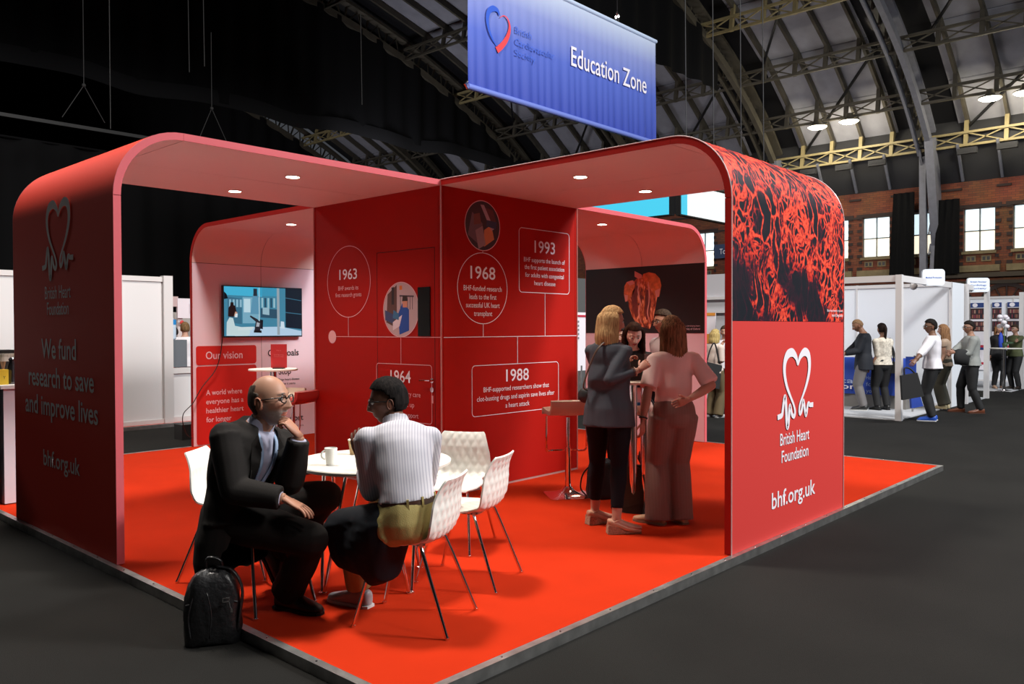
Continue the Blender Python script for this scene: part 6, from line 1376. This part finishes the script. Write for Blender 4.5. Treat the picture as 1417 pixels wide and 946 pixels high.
# ---- A: seated man in the dark suit
PA = gd(334, 708, 4.46)
def jacket_cut(kind, w0=.045, w1=.055, base=None):
    def mk(o):
        def cut(c):
            L = c-o['chestc']; x = L@o['cr']; y = L@o['cf']; z = L@o['cu']
            arm = np.minimum.reduce([seg_dist(c, o['sh'][s], o['els'][s]) for s in (1, -1)]+[seg_dist(c, o['els'][s], o['wrs'][s]) for s in (1, -1)])
            arm_r = np.linalg.norm(c-o["wrs"][-1], axis=1)+np.where(np.linalg.norm(c-o["neck"], axis=1) < .13, 1, 0)
            w = np.interp(z, [-.5, -.25, -.1, .05, .12, .16], [.11, .075, .052, .048, .055, .062])
            m = (np.abs(x) < w)*(y > .02)*(arm > np.where((z > .10)*(arm_r > .3), .05, .09))*(z < .28)*(z > -.60)
            if kind == 'seated':
                q = c-o['P']; f = q@o['fwd']; m = m | ((q[:, 2] < .04)*(f > .10)*(arm > .07)) | ((q[:, 2] < -.16)*(f > .03))
            return m > 0
        return cut
    return mk
def suit_skirt(g, o):
    k = o['k']; P = o['P']; f = o['fwd']; r = o['right']
    g.loft([ring(P+np.array((0, 0, z))-f*q, r, f, a, b, 28) for z, q, a, b in ((.16, .0, .17, .14), (.03, .02, .22, .18), (-.12, .04, .245, .19), (-.24, .05, .255, .185), (-.30, .05, .25, .17))])
A = person('person', 'bearded balding man in dark suit and glasses seated with hand at his chin', PA, -62, ts=.83, hs=1.08, h=1.86, up=nrm(np.array((0, 0, 1.))-.10*CR), cyaw=-82, cup=nrm(np.array((0, 0, 1.))+.42*CR-.05*Fh), hyaw=-62, hpitch=6, neckfwd=.022,
    rh=gd(394, 690, 4.20), lh=gd(414, 603, 4.34), re=(-.3, .1, -.6), le=(.0, .4, -1), rf=(.33, 1.36, -72), lf=(.43, 1.74, -62, .17, -60), rk=gd(446, 700, 4.1)-PA+np.array((0, 0, .4)), lk=(.6, -.3, .5),
    skin=(.42, .22, .145), hairc=((.05, .035, .025), (.11, .09, .075)), hair='bald', beard=(.42, .39, .37), glasses=(.012, .010, .010),
    top=dict(o=.012, drop=.05, sleeve=.97, slo=.006, m=M_lilac, name='shirt', collar=True, amp=.003), trous=dict(m=M_suit_tr, o=.020, flare=(.004, .018), hem=-.0, amp=.007),
    shoes=(.013, .008, .006, 0, .004, .003, .003), vox=.008, rhand=dict(d=CR*.9-Fh*.2+np.array((0, 0, -.38)), n=(0, 0, -1), curl=.28, flip=1), lhand=dict(d=np.array((-.50, .25, .70)), n=-CR*.9+np.array((0, 0, .1)), curl=1.25, thumb=.2), fat=1.08)
g = A['topg'](.030, .02, .96, .024, .012, .165); suit_skirt(g, A)
A['cloth']('suit_jacket', g, M_suit, .010, (13, 13, 7), 4., jacket_cut('seated')(A), it=3, v=.009)
def on_chest(o, x, z, d=.02):   # approximate front of chest point
    return o['chestc']+o['cr']*x*o['k']+o['cu']*z*o['k']+o['cf']*((.137-max(0, -.05-z)*.10)*math.sqrt(max(.05, 1-(x/.19)**2))-max(0, z-.05)*.72+d)*o['k']
# lanyard: blue ribbon loop round the neck
M_lany = mat('pale_blue_lanyard', (.34, .46, .66), .6)
def lanyard(o, zb=-.22, m=M_lany, badge=True):
    g = G()
    for s in (1, -1): g.tube([o['neck']+o['cr']*s*.06+o['cf']*(-.02)+o['cu']*.0, on_chest(o, s*.050, .12, .02), on_chest(o, s*.036, .02, .024), on_chest(o, s*.020, -.10, .020), on_chest(o, 0, zb, .014)], .0095, 8, smooth=5, flat=.3)
    l = g.obj('lanyard', m, o['root'], smooth=True, keep=True)
lanyard(A)
g = G()   # lapels
for s in (1, -1):
    pts = [(s*.070, .135, .022), (s*.098, .10, .030), (s*.105, .04, .032), (s*.080, -.04, .034), (s*.050, -.13, .030), (s*.048, -.12, .028), (s*.046, .0, .028), (s*.048, .08, .024)]
    V = [on_chest(A, *p) for p in pts]; n = len(V); g.add(V+[v+A['cf']*.006 for v in V], [tuple(range(n))[::-1], tuple(range(n, 2*n))]+[(i, (i+1) % n, n+(i+1) % n, n+i) for i in range(n)])
g.obj('lapel', M_suit, A['root'], smooth=40, keep=True)
# ---- B: seated man in the striped shirt, back to camera
PB = gd(566, 717, 4.22)
M_stripe = stripe_mat('blue_striped_shirt', (.54, .52, .56), (.37, .36, .42), (float(CR[0]), float(CR[1]), .12), 75)
M_khaki = mat('khaki_chinos', (.36, .29, .10), .8, bump=.2, bscale=200)
B = person('person', 'dark haired man in striped shirt and khakis seated with his back to the camera', PB, 98, ts=.93, h=1.76, up=nrm(np.array((0, 0, 1.))-.16*CR), cyaw=72, cup=nrm(np.array((0, 0, 1.))-.24*CR+.50*Fh), hyaw=140, hpitch=-4, neckfwd=.03,
    lh=gd(498, 632, 4.43), rh=gd(540, 640, 4.6), le=nrm(-CR*.1+Fh*.5-np.array((0, 0, 1.))), re=(.3, 0, -1.), lf=(.628, 1.10, 104), rf=(.88, 1.24, 110, .09, -35), lk=(-.28, .6, 1), rk=(-.2, .6, 1),
    skin=(.16, .072, .045), hairc=((.006, .005, .005), (.018, .014, .013)), hair='short', glasses=(.01, .01, .01),
    top=dict(o=.018, drop=-.105, sleeve=.80, slo=.008, m=M_stripe, name='striped_shirt', collar=True, amp=.011, seed=7.), trous=dict(m=M_khaki, amp=.010, o=.016, hem=.02, waist=.11, flare=(.0, .006)), shoes=(.36, .35, .36, 0, .62, .60, .58), vox=.008,
    lhand=dict(d=np.array((-.1, .1, 1)), n=Fh, curl=.5), fat=.99)
g = G(); P_ = B['P']; r_, f_, u_ = B['pr'], B['pf'], B['pu']
g.loft([ring(P_+u_*z*B['k'], r_, f_, (.168), .130, 40) for z in (.080, .113)], caps=False); g.obj('belt', mat('brown_belt', (.045, .018, .012), .4), B['root'], smooth=True, keep=True)
for t in (-100, -60, -130):
    a = math.radians(t); c = P_+u_*.10+r_*.170*math.cos(a)+f_*.132*math.sin(a); g = G(); g.bar(c-u_*.026, c+u_*.026, .012, .008, up=(math.cos(a), math.sin(a), 0)); g.obj('belt_loop', M_khaki, B['root'], keep=True)
# navy coat over his lap
def coat():
    g = G(); n = 34; rows = []
    path = [gd(528, 668, 4.30), gd(510, 690, 4.22), gd(497, 715, 4.12), gd(492, 745, 4.05), gd(500, 790, 4.03), gd(508, 812, 4.05)]
    # closed draped volume: rings round the left thigh, hanging down
    K = B['kns'][-1]; H = B['hip'][-1]; d = nrm(K-H); side = nrm(np.cross((0, 0, 1), d))
    rings = []
    for t, top_, hang, wd in ((.0, .11, .10, .10), (.15, .125, .28, .13), (.35, .12, .31, .14), (.55, .115, .27, .135), (.75, .105, .26, .135), (.95, .095, .24, .13), (1.10, .085, .20, .12), (1.22, .03, .13, .09)):
        c = H+d*np.linalg.norm(K-H)*t; a = np.linspace(0, 2*math.pi, n, endpoint=False); x = np.cos(a); y = np.sin(a)
        zz = np.where(y > 0, y*top_, y*hang); ww = wd*(1+.12*np.where(y < 0, -y, 0))*np.sign(x)*np.abs(x)**.8
        rings.append(c+np.outer(ww, side)+np.outer(zz, (0, 0, 1.))+np.outer(.012*np.sin(a*5+t*7)*(y < .3), side))
    g.loft(rings)
    return g
M_navy = mat('navy_coat', (.0065, .0085, .013), .8, spec=.25)
me = remesh(coat(), .010, 5); c_ = getco(me); setco(me, c_+normals(me)*(wob(c_, (15, 15, 8), 9.)*.011)[:, None]); me.polygons.foreach_set('use_smooth', [True]*len(me.polygons))
ct_ = link_mesh('folded_coat', me, M_navy); tag(ct_, 'dark navy coat draped over the lap of the man in the striped shirt', 'coat')
# ---- C: standing woman in blue grey blazer
M_blaz = mat('slate_blazer', (.058, .061, .074), .75, spec=.25); M_jean = mat('black_trousers', (.005, .005, .008), .85, spec=.2)
PC = np.array((2.965, 1.085, .90+.04))
Cw = person('person', 'blonde woman in slate blazer and tan wedge heels standing at the bar table', PC, 15, h=1.68, sex='f', cyaw=8, hyaw=-32, hpitch=-4, rh=gd(884, 512, 6.12), lh=gd(864, 505, 6.5), re=(-.1, -.3, -1), le=(0, .3, -1),
    rf=(2.90, .965, -42, .0, 0), lf=(3.04, 1.27, -20, .0, 0), heel=.04, skin=(.46, .23, .16), hair='bob', hairc=((.28, .14, .06), (.60, .37, .17)), parts={'hairlen': 1.0},
    top=dict(o=.016, drop=.15, sleeve=.93, slo=.005, flare=.022, box=.030, m=M_blaz, name='blazer', amp=.007, collar=True), trous=dict(m=M_jean, waist=.05, slim=True, o=.010, hem=.07), shoes=None, vox=.009,
    rhand=dict(d=CR*.7+np.array((0, 0, .55))+Fh*.3, n=-CR*.3+Fh*.6+np.array((0, 0, -.6)), curl=1.0), lhand=dict(d=CR*.5+np.array((0, 0, .6)), n=CR, curl=.9))
M_wedge = mat('tan_leather', (.50, .26, .16), .45); M_cork = mat('cork_wedge', (.34, .19, .12), .8, var=.35, vscale=90)
for s, (x, y, ya) in ((1, (2.90, .965, -42)), (-1, (3.04, 1.27, -20))):
    a = math.radians(ya); fd = np.array((math.cos(a), math.sin(a), 0)); fr = np.array((math.sin(a), -math.cos(a), 0)); f0 = np.array((x, y, 0)); up = np.array((0, 0, 1.))
    g = G(); g.loft([ring(f0+fd*t+up*z, fr, up, wq, hq, e=.8) for t, z, wq, hq in ((-.07, .09, .022, .022), (-.05, .085, .034, .032), (0, .07, .036, .030), (.06, .045, .042, .028), (.12, .030, .044, .024), (.165, .022, .034, .018), (.19, .018, .014, .010))])
    sh_ = Cw['cloth']('shoe', g, M_wedge, 0, it=2, v=.007)
    g = G(); pr2 = [(-.075, .005), (-.068, .075), (-.0, .055), (.06, .022), (.12, .010), (.185, .008), (.188, 0), (-.06, 0)]
    for (w_) in (1,):
        V = [f0+fd*t+up*z+fr*q*(.034 if t < .0 else .042 if t < .15 else .02) for q in (1, -1) for t, z in pr2]; n = len(pr2)
        g.add(V, [tuple(range(n)), tuple(range(2*n-1, n-1, -1))]+[(i, (i+1) % n, n+(i+1) % n, n+i) for i in range(n)])
    g.obj('wedge_heel', M_cork, sh_, keep=True)
    g = G(); an = Cw['ans'][s]; g.tube([an+fd*.03*math.cos(t)*1.1-fd*.005+fr*.034*math.sin(t)+up*(.012*math.cos(t)-.02) for t in np.linspace(0, 2*math.pi, 17)], .004, 6); g.obj('strap', M_wedge, sh_, keep=True)
g = G(); 
for (x, z, q) in (): pass
bs = [Cw['neck']+Cw['cr']*.02-Cw['cf']*.06, Cw['chestc']-Cw['cf']*.142-Cw['cr']*.02+Cw['cu']*.08, Cw['chestc']-Cw['cf']*.145-Cw['cr']*.09-Cw['cu']*.06, Cw['P']+np.array((0, 0, .16))-Cw['cf']*.150-Cw['cr']*.135, Cw['P']+np.array((0, 0, .12))-Cw['cr']*.175]
g.tube(bs, .012, 8, smooth=6, flat=.35); sb_ = g.obj('crossbody_bag', mat('brown_strap', (.07, .035, .02), .5), smooth=True)
g2 = G(); c = bs[-1]-Cw['cr']*.03+np.array((0, 0, -.04)); g2.ball(c, (.035, .07, .06), 14); g2.obj('pouch', M_black, sb_, smooth=True); tag(sb_, 'brown crossbody strap and black pouch worn by the blonde woman in the blazer', 'bag')
for i, dz in enumerate((.03, .045)):
    g = G(); w_ = Cw['wrs'][1]; d = nrm(w_-Cw['els'][1]); r, f, u = frame(d, (0, 0, 1)); g.tube([w_-d*dz+r*.033*math.cos(t)+f*.033*math.sin(t) for t in np.linspace(0, 2*math.pi, 17)], .005, 6); g.obj('bracelet', mat('bracelet_%d' % i, ((.45, .28, .2), (.05, .03, .03))[i], .4), Cw['root'], smooth=True, keep=True)
g = G(); p = Cw['wrs'][-1]+np.array((0, 0, .09)); g.box(tuple(p-(.035, .004, .05)), tuple(p+(.035, .004, .05))); tag(g.obj('phone', mat('phone_glow', (.1, .1, .12), .3, emit=(.35, .45, .6), estr=.6)), 'small lit phone in the left hand of the blonde woman', 'phone')
# ---- D: standing woman in pink blouse
M_blouse = mat('blush_blouse', (.72, .50, .46), .8, spec=.2); M_check = stripe_mat('brown_check_trousers', (.20, .12, .10), (.212, .13, .11), (float(CR[0]), float(CR[1]), .02), 45)
PD = np.array((3.425, .792, .875))
D = person('person', 'woman in blush blouse and wide brown trousers with one hand on her hip', PD, 52, h=1.66, sex='f', cyaw=50, hyaw=68, hpitch=-3, lh=gd(888, 589, 6.22), rh=gd(954, 552, 6.2), le=(-.2, 0, -.3), re=CR*1.-np.array((0, 0, .25)),
    fat=.96, lf=(3.365, .905, 95), rf=(3.52, .78, 60), skin=(.42, .20, .135), hair='long', hairc=((.10, .05, .025), (.32, .16, .08)), parts={'hairlen': 1.1},
    top=dict(o=.022, drop=-.09, sleeve=.46, slo=.014, box=.012, m=M_blouse, name='blouse', amp=.008, seed=5., collar=False), trous=dict(m=M_check, o=.018, waist=.115, flare=(.020, .034), hem=-.055, amp=.005), shoes=(.42, .24, .14), vox=.009,
    lhand=dict(d=np.array((-.05, 0, -1)), n=(0, 1, 0), curl=.5), rhand=dict(d=-CR*.9-np.array((0, 0, .3)), n=-Fh, curl=.3))
g = G(); w_ = D['wrs'][-1]; d = nrm(w_-D['els'][-1]); r, f, u = frame(d, (1, 0, 0)); g.tube([w_-d*.02+r*.029*math.cos(t)+f*.029*math.sin(t) for t in np.linspace(0, 2*math.pi, 17)], .006, 6); g.obj('wrist_watch', M_black, D['root'], smooth=True, keep=True)
# ---- E: seated woman behind the table
M_blk = mat('black_dress', (.006, .005, .006), .8)
PE = gd(874, 556, 7.6)
E_w = person('person', 'long dark haired woman in black looking down at the laptop on the bar table', PE, 215, h=1.66, sex='f', cup=(-.18, -.16, 1), up=(-.1, -.1, 1), hyaw=224, hpitch=-20, lh=gd(893, 536, 7.15), rh=gd(866, 536, 7.15), lf=(3.98, 1.44, 230, .36, -20), rf=(3.92, 1.62, 230, .36, -20), lk=(-.6, -.6, .6), rk=(-.6, -.6, .6),
    skin=(.78, .52, .42), hair='long', hairc=((.018, .008, .006), (.05, .022, .014)), top=dict(o=.014, drop=.03, sleeve=.9, slo=.010, m=M_blk, name='dress'), skirt=dict(m=M_blk, len=.55), shoes=(.03, .012, .01), vox=.010, parts={'hairlen': .9})
g = G(); c = on_chest(E_w, 0, -.2, .05); g.box(tuple(c-(.05, .05, .06)), tuple(c+(.05, .05, .06))) if False else None
bq_ = gd(885, 547, 7.2); g = G(); g.bar(bq_-np.array((0, 0, .07)), bq_+np.array((0, 0, .07)), .10, .004, up=tuple(-Fh)); bd = g.obj('name_badge', M_white, E_w['root'], keep=True)
g = G(); g.bar(bq_-np.array((0, 0, .088)), bq_-np.array((0, 0, .06)), .102, .008, up=tuple(-Fh)); g.obj('blue_strip', mat('bright_blue', (.02, .25, .62), .4), bd, keep=True)
# ---- F, G
F_m = person('person', 'man with glasses in pale shirt partly hidden behind the woman in blush blouse', np.array((5.22, 1.98, .93)), 160, h=1.74, hyaw=155, skin=(.42, .22, .15), hair='short', hairc=((.02, .012, .009), (.07, .045, .03)), glasses=(.02, .015, .012), top=dict(o=.014, m=mat('pale_shirt', (.55, .52, .56), .7), collar=True), trous=dict(m=M_jean), vox=.012, detail=False)
G_m = person('person', 'dark haired person in black seen between the blonde woman and the seated woman', np.array((5.05, 2.42, .84)), 200, h=1.58, sex='f', hyaw=205, skin=(.30, .16, .11), hair='long', hairc=((.006, .005, .005), (.02, .015, .014)), top=dict(o=.02, m=M_blk), trous=dict(m=M_jean), vox=.012, detail=False, parts={'hairlen': .6})
# ---- background visitors
def visitor(label, u, v, yaw, h, zf=FLZ, **kw):
    p = gz(u, v, zf); P_ = np.array((p[0], p[1], zf+.525*h)); y = math.radians(yaw); rt = np.array((math.sin(y), -math.cos(y), 0)); fw = np.array((math.cos(y), math.sin(y), 0)); st = kw.pop('stride', 0.)
    a = p+rt*.10+fw*st; b = p-rt*.10-fw*st
    kw.setdefault('rf', (a[0], a[1], yaw-8, zf)); kw.setdefault('lf', (b[0], b[1], yaw+8, zf)); kw['top'].setdefault('flare', .012); kw['trous'].setdefault('amp', .003); kw.setdefault('vox', .013); kw.setdefault('detail', False)
    return person('person', label, P_, yaw, h=h, **kw)
HA = lambda P_, yaw, f, r, z: np.array(P_)+np.array((math.cos(math.radians(yaw)), math.sin(math.radians(yaw)), 0))*f+np.array((math.sin(math.radians(yaw)), -math.cos(math.radians(yaw)), 0))*r+np.array((0, 0, z))
M_kh2 = mat('olive_trousers', (.10, .07, .03), .8); M_cream = mat('cream_top', (.60, .50, .44), .8); M_wsh = mat('white_shirt', (.66, .64, .68), .7); M_gsh = mat('grey_check_shirt', (.22, .23, .22), .8); M_navyj = mat('navy_jacket', (.004, .006, .012), .8); M_grtr = mat('grey_trousers', (.14, .13, .13), .8); M_lace = mat('cream_patterned_blouse', (.55, .50, .42), .8, var=.3, vscale=25); M_blktr = mat('black_cloth', (.006, .006, .007), .8)
zs = FLZ+.02
p = gz(989, 578, FLZ); hh = (p[0], p[1], 0)
Hw = visitor('blonde woman with sunglasses and black tote standing beyond the rear right arch', 988, 577, -10, 1.60, sex='f', hyaw=-15, skin=(.50, .28, .19), hair='bob', hairc=((.28, .20, .07), (.50, .38, .16)), parts={'hairlen': .55}, glasses=(.01, .01, .01), rh=HA(hh, -10, .30, .1, 1.05), lh=HA(hh, -10, .3, -.1, 1.2), top=dict(o=.02, sleeve=.5, slo=.02, m=M_cream), trous=dict(m=M_kh2, o=.018, flare=(.02, .03), hem=-.04), shoes=(.5, .5, .5))
g = G(); c = gd(986, 515, Hw['P'][0]*0+np.dot(Hw['P']-CAM, CF)-.22); r = nrm(CR*.85+Fh*.3); g.add([c-r*.20+np.array((0, 0, -.22)), c+r*.14+np.array((0, 0, -.30)), c+r*.20+np.array((0, 0, .12)), c-r*.17+np.array((0, 0, .20))]+[q+Fh*.05 for q in [c-r*.20+np.array((0, 0, -.22)), c+r*.14+np.array((0, 0, -.30)), c+r*.20+np.array((0, 0, .12)), c-r*.17+np.array((0, 0, .20))]], [(0, 1, 2, 3), (7, 6, 5, 4), (0, 4, 5, 1), (1, 5, 6, 2), (2, 6, 7, 3), (3, 7, 4, 0)])
tb = g.obj('tote_bag', M_blktr); tag(tb, 'black cloth tote bag on the shoulder of the blonde woman beyond the rear arch', 'bag'); g = G(); g.tube([c-r*.12+np.array((0, 0, .18)), c-r*.04+np.array((0, 0, .42)), c+r*.05+np.array((0, 0, .50)), c+r*.14+np.array((0, 0, .15))], .014, 6, smooth=5); g.obj('handle', M_blktr, tb, smooth=True)
visitor('dark haired visitor in white mostly hidden behind the front right arch post', 1003, 570, 200, 1.66, skin=(.40, .22, .15), hair='short', hairc=((.03, .02, .012), (.08, .05, .03)), top=dict(o=.02, m=M_wsh), trous=dict(m=M_blktr), shoes=(.5, .5, .48))
# right hand group
pN = gz(1192, 568, zs); hN = (pN[0], pN[1], 0)
Nv = visitor('man in navy jacket and grey trousers looking down at the blue counter', 1195, 567, 105, 1.78, zs, hyaw=120, hpitch=-22, neckfwd=.04, skin=(.26, .13, .08), hair='crop', hairc=((.16, .09, .05), (.26, .16, .09)), rh=HA(hN, 105, .32, .12, 1.02), lh=HA(hN, 105, .30, -.15, 1.05), top=dict(o=.026, drop=.16, sleeve=.95, slo=.018, flare=.02, m=M_navyj, name='jacket'), trous=dict(m=M_grtr, o=.016), shoes=(.02, .02, .02, 0, .5, .5, .48))
Pn = visitor('woman with long dark ponytail, cream patterned blouse and black trousers', 1221, 567, 52, 1.68, zs, sex='f', hair='pony', hairc=((.008, .006, .005), (.025, .015, .012)), skin=(.28, .15, .10), top=dict(o=.022, drop=.02, sleeve=.55, slo=.020, m=M_lace), trous=dict(m=M_blktr, o=.016), shoes=(.01, .01, .01))
g = G(); c = Pn['sh'][1]; g.tube([c+np.array((0, 0, .05)), c+CR*.02-Fh*.08+np.array((0, 0, -.2)), c+CR*.05-Fh*.05+np.array((0, 0, -.42))], .014, 6, smooth=5); g.tube([c+np.array((0, 0, .05)), c+CR*.10+Fh*.05+np.array((0, 0, -.2)), c+CR*.12+np.array((0, 0, -.42))], .014, 6, smooth=5)
hb = g.obj('handbag', M_blktr, smooth=True); tag(hb, 'black shoulder bag of the ponytail woman', 'bag'); g = G(); q = c+CR*.08-Fh*.02+np.array((0, 0, -.50)); g.box(tuple(q-(.10, .12, .12)), tuple(q+(.10, .12, .10))); g.obj('bag_body', M_blktr, hb)
visitor('grey haired person behind the blue counter cut off by the arch edge', 1171, 548, 215, 1.68, zs, hyaw=235, skin=(.55, .34, .26), hair='short', hairc=((.06, .05, .045), (.14, .12, .10)), top=dict(o=.02, m=M_wsh), trous=dict(m=M_blktr))
pW = gz(1291, 585, FLZ); hW = (pW[0], pW[1], 0)
Ws = visitor('dark haired man in white shirt and blue trainers holding a black tote bag', 1290, 582, 100, 1.76, hyaw=128, skin=(.15, .075, .045), hair='short', hairc=((.006, .005, .005), (.016, .013, .012)), glasses=(.02, .02, .02), lh=gd(1252, 517, 13.45), rh=HA(hW, 100, .26, .05, 1.0), le=(0, 0, -.3), re=(.2, -.2, -1), top=dict(o=.026, drop=.03, sleeve=.78, slo=.022, flare=.01, m=M_wsh, amp=.014), trous=dict(m=M_blktr, o=.012, flare=(.0, .0)), shoes=(.02, .08, .42, 0, .6, .6, .6), fat=1.02)
c = gd(1260, 534, 13.4); dn = np.array((0, 0, 1.)); r = nrm(CR)
def tote(c, w, h, tilt, m, lab, nm='tote_bag'):
    r2 = nrm(CR+dn*tilt); u2 = nrm(np.cross(r2, Fh)*1.); u2 = u2 if u2[2] > 0 else -u2; V = [c+r2*a*w/2+u2*b*h/2+Fh*e*.03 for e in (-1, 1) for a, b in ((-1, -1), (1, -1), (.75, 1), (-.75, 1))]
    g = G(); g.add(V, [(0, 1, 2, 3), (7, 6, 5, 4), (0, 4, 5, 1), (1, 5, 6, 2), (2, 6, 7, 3), (3, 7, 4, 0)]); o = g.obj(nm, m); tag(o, lab, 'bag'); return o
o = tote(c, .36, .40, .18, M_blktr, 'black tote bag hanging from the hand of the man in the white shirt'); g = G(); g.tube([c-r*.10+dn*.17, c-r*.1+dn*.29, c-r*.02+dn*.29, c+r*.08+dn*.2], .014, 6, smooth=5); g.obj('handle', M_blktr, o, smooth=True)
tote(gd(1267, 555, 13.7), .20, .20, .2, M_blue, 'corner of a royal blue bag below the black tote', 'blue_bag')
pG = gz(1340, 572, FLZ); hG = (pG[0], pG[1], 0)
Gs = visitor('dark haired man in grey shirt with a black coat over his arm and brown shoes', 1343, 571, 118, 1.74, hyaw=132, stride=.14, skin=(.28, .15, .10), hair='short', hairc=((.008, .006, .005), (.02, .015, .013)), glasses=(.02, .02, .02), lh=HA(hG, 118, .26, -.12, 1.08), rh=HA(hG, 118, .30, .02, 1.06), top=dict(o=.024, drop=.03, sleeve=.9, slo=.02, m=M_gsh), trous=dict(m=M_blktr, o=.014), shoes=(.12, .035, .015), fat=1.1)
g = G(); c = (Gs['els'][-1]+Gs['wrs'][-1])/2; g.loft([ring(c+dn*z, nrm(Gs['wrs'][-1]-Gs['els'][-1]), nrm(np.cross(dn, Gs['wrs'][-1]-Gs['els'][-1])), a, b) for z, a, b in ((.07, .06, .05), (.04, .13, .07), (-.1, .15, .06), (-.22, .13, .05))]); tag(g.obj('folded_coat', M_blktr, smooth=True), 'black coat over the forearm of the man in the grey shirt', 'coat')
visitor('bare armed woman in long dark trousers hidden behind the man in the white shirt', 1307, 565, 90, 1.66, zs, sex='f', hair='long', hairc=((.12, .06, .03), (.3, .16, .08)), skin=(.45, .25, .17), top=dict(o=.02, sleeve=.2, m=mat('taupe_top', (.35, .25, .18), .8)), trous=dict(m=mat('dark_olive', (.05, .045, .03), .8), o=.02, flare=(.02, .03)), shoes=(.6, .5, .3))
Sw = visitor('smiling woman in black trouser suit and blue scarf in the far poster stand', 1381, 537, 215, 1.68, zs, sex='f', hair='bob', hairc=((.14, .06, .025), (.32, .16, .07)), skin=(.58, .34, .25), top=dict(o=.024, drop=.15, sleeve=1., m=M_blktr, name='jacket', flare=.01), trous=dict(m=M_blktr), shoes=(.35, .22, .15), vox=.016)
g = G(); g.ball(on_chest(Sw, 0, -.02, -.0), (.06, .06, .22), 12); g.obj('blue_scarf', mat('cobalt_scarf', (.02, .06, .45), .6), Sw['root'], smooth=True, keep=True)
visitor('person in olive green leaning at the far bar table by the orchid', 1405, 538, 150, 1.66, zs, hyaw=150, hair='short', hairc=((.02, .015, .012), (.05, .03, .02)), skin=(.3, .17, .12), lh=gz(1398, 478, 1.1), top=dict(o=.024, m=mat('olive_shirt', (.06, .07, .025), .8)), trous=dict(m=M_blktr), vox=.016)
# behind the left hatch
pa = gy(256, 470, 13.0)
visitor('person in white shirt and beige trousers with hands behind the back seen through the hatch', 257, 570, 60, 1.70, 0., hyaw=70, hair='short', hairc=((.10, .06, .03), (.22, .13, .06)), skin=(.45, .25, .18), rh=None, top=dict(o=.024, sleeve=.5, slo=.02, m=M_wsh), trous=dict(m=mat('beige_chinos', (.34, .28, .24), .8)), vox=.014, lh=None)
visitor('dark haired person at the back of the left hatch beside the blue topped bottle', 242, 565, 200, 1.62, 0., hyaw=150, hair='short', hairc=((.012, .010, .01), (.03, .02, .02)), skin=(.3, .17, .12), top=dict(o=.02, m=M_blktr), trous=dict(m=M_blktr), vox=.016)
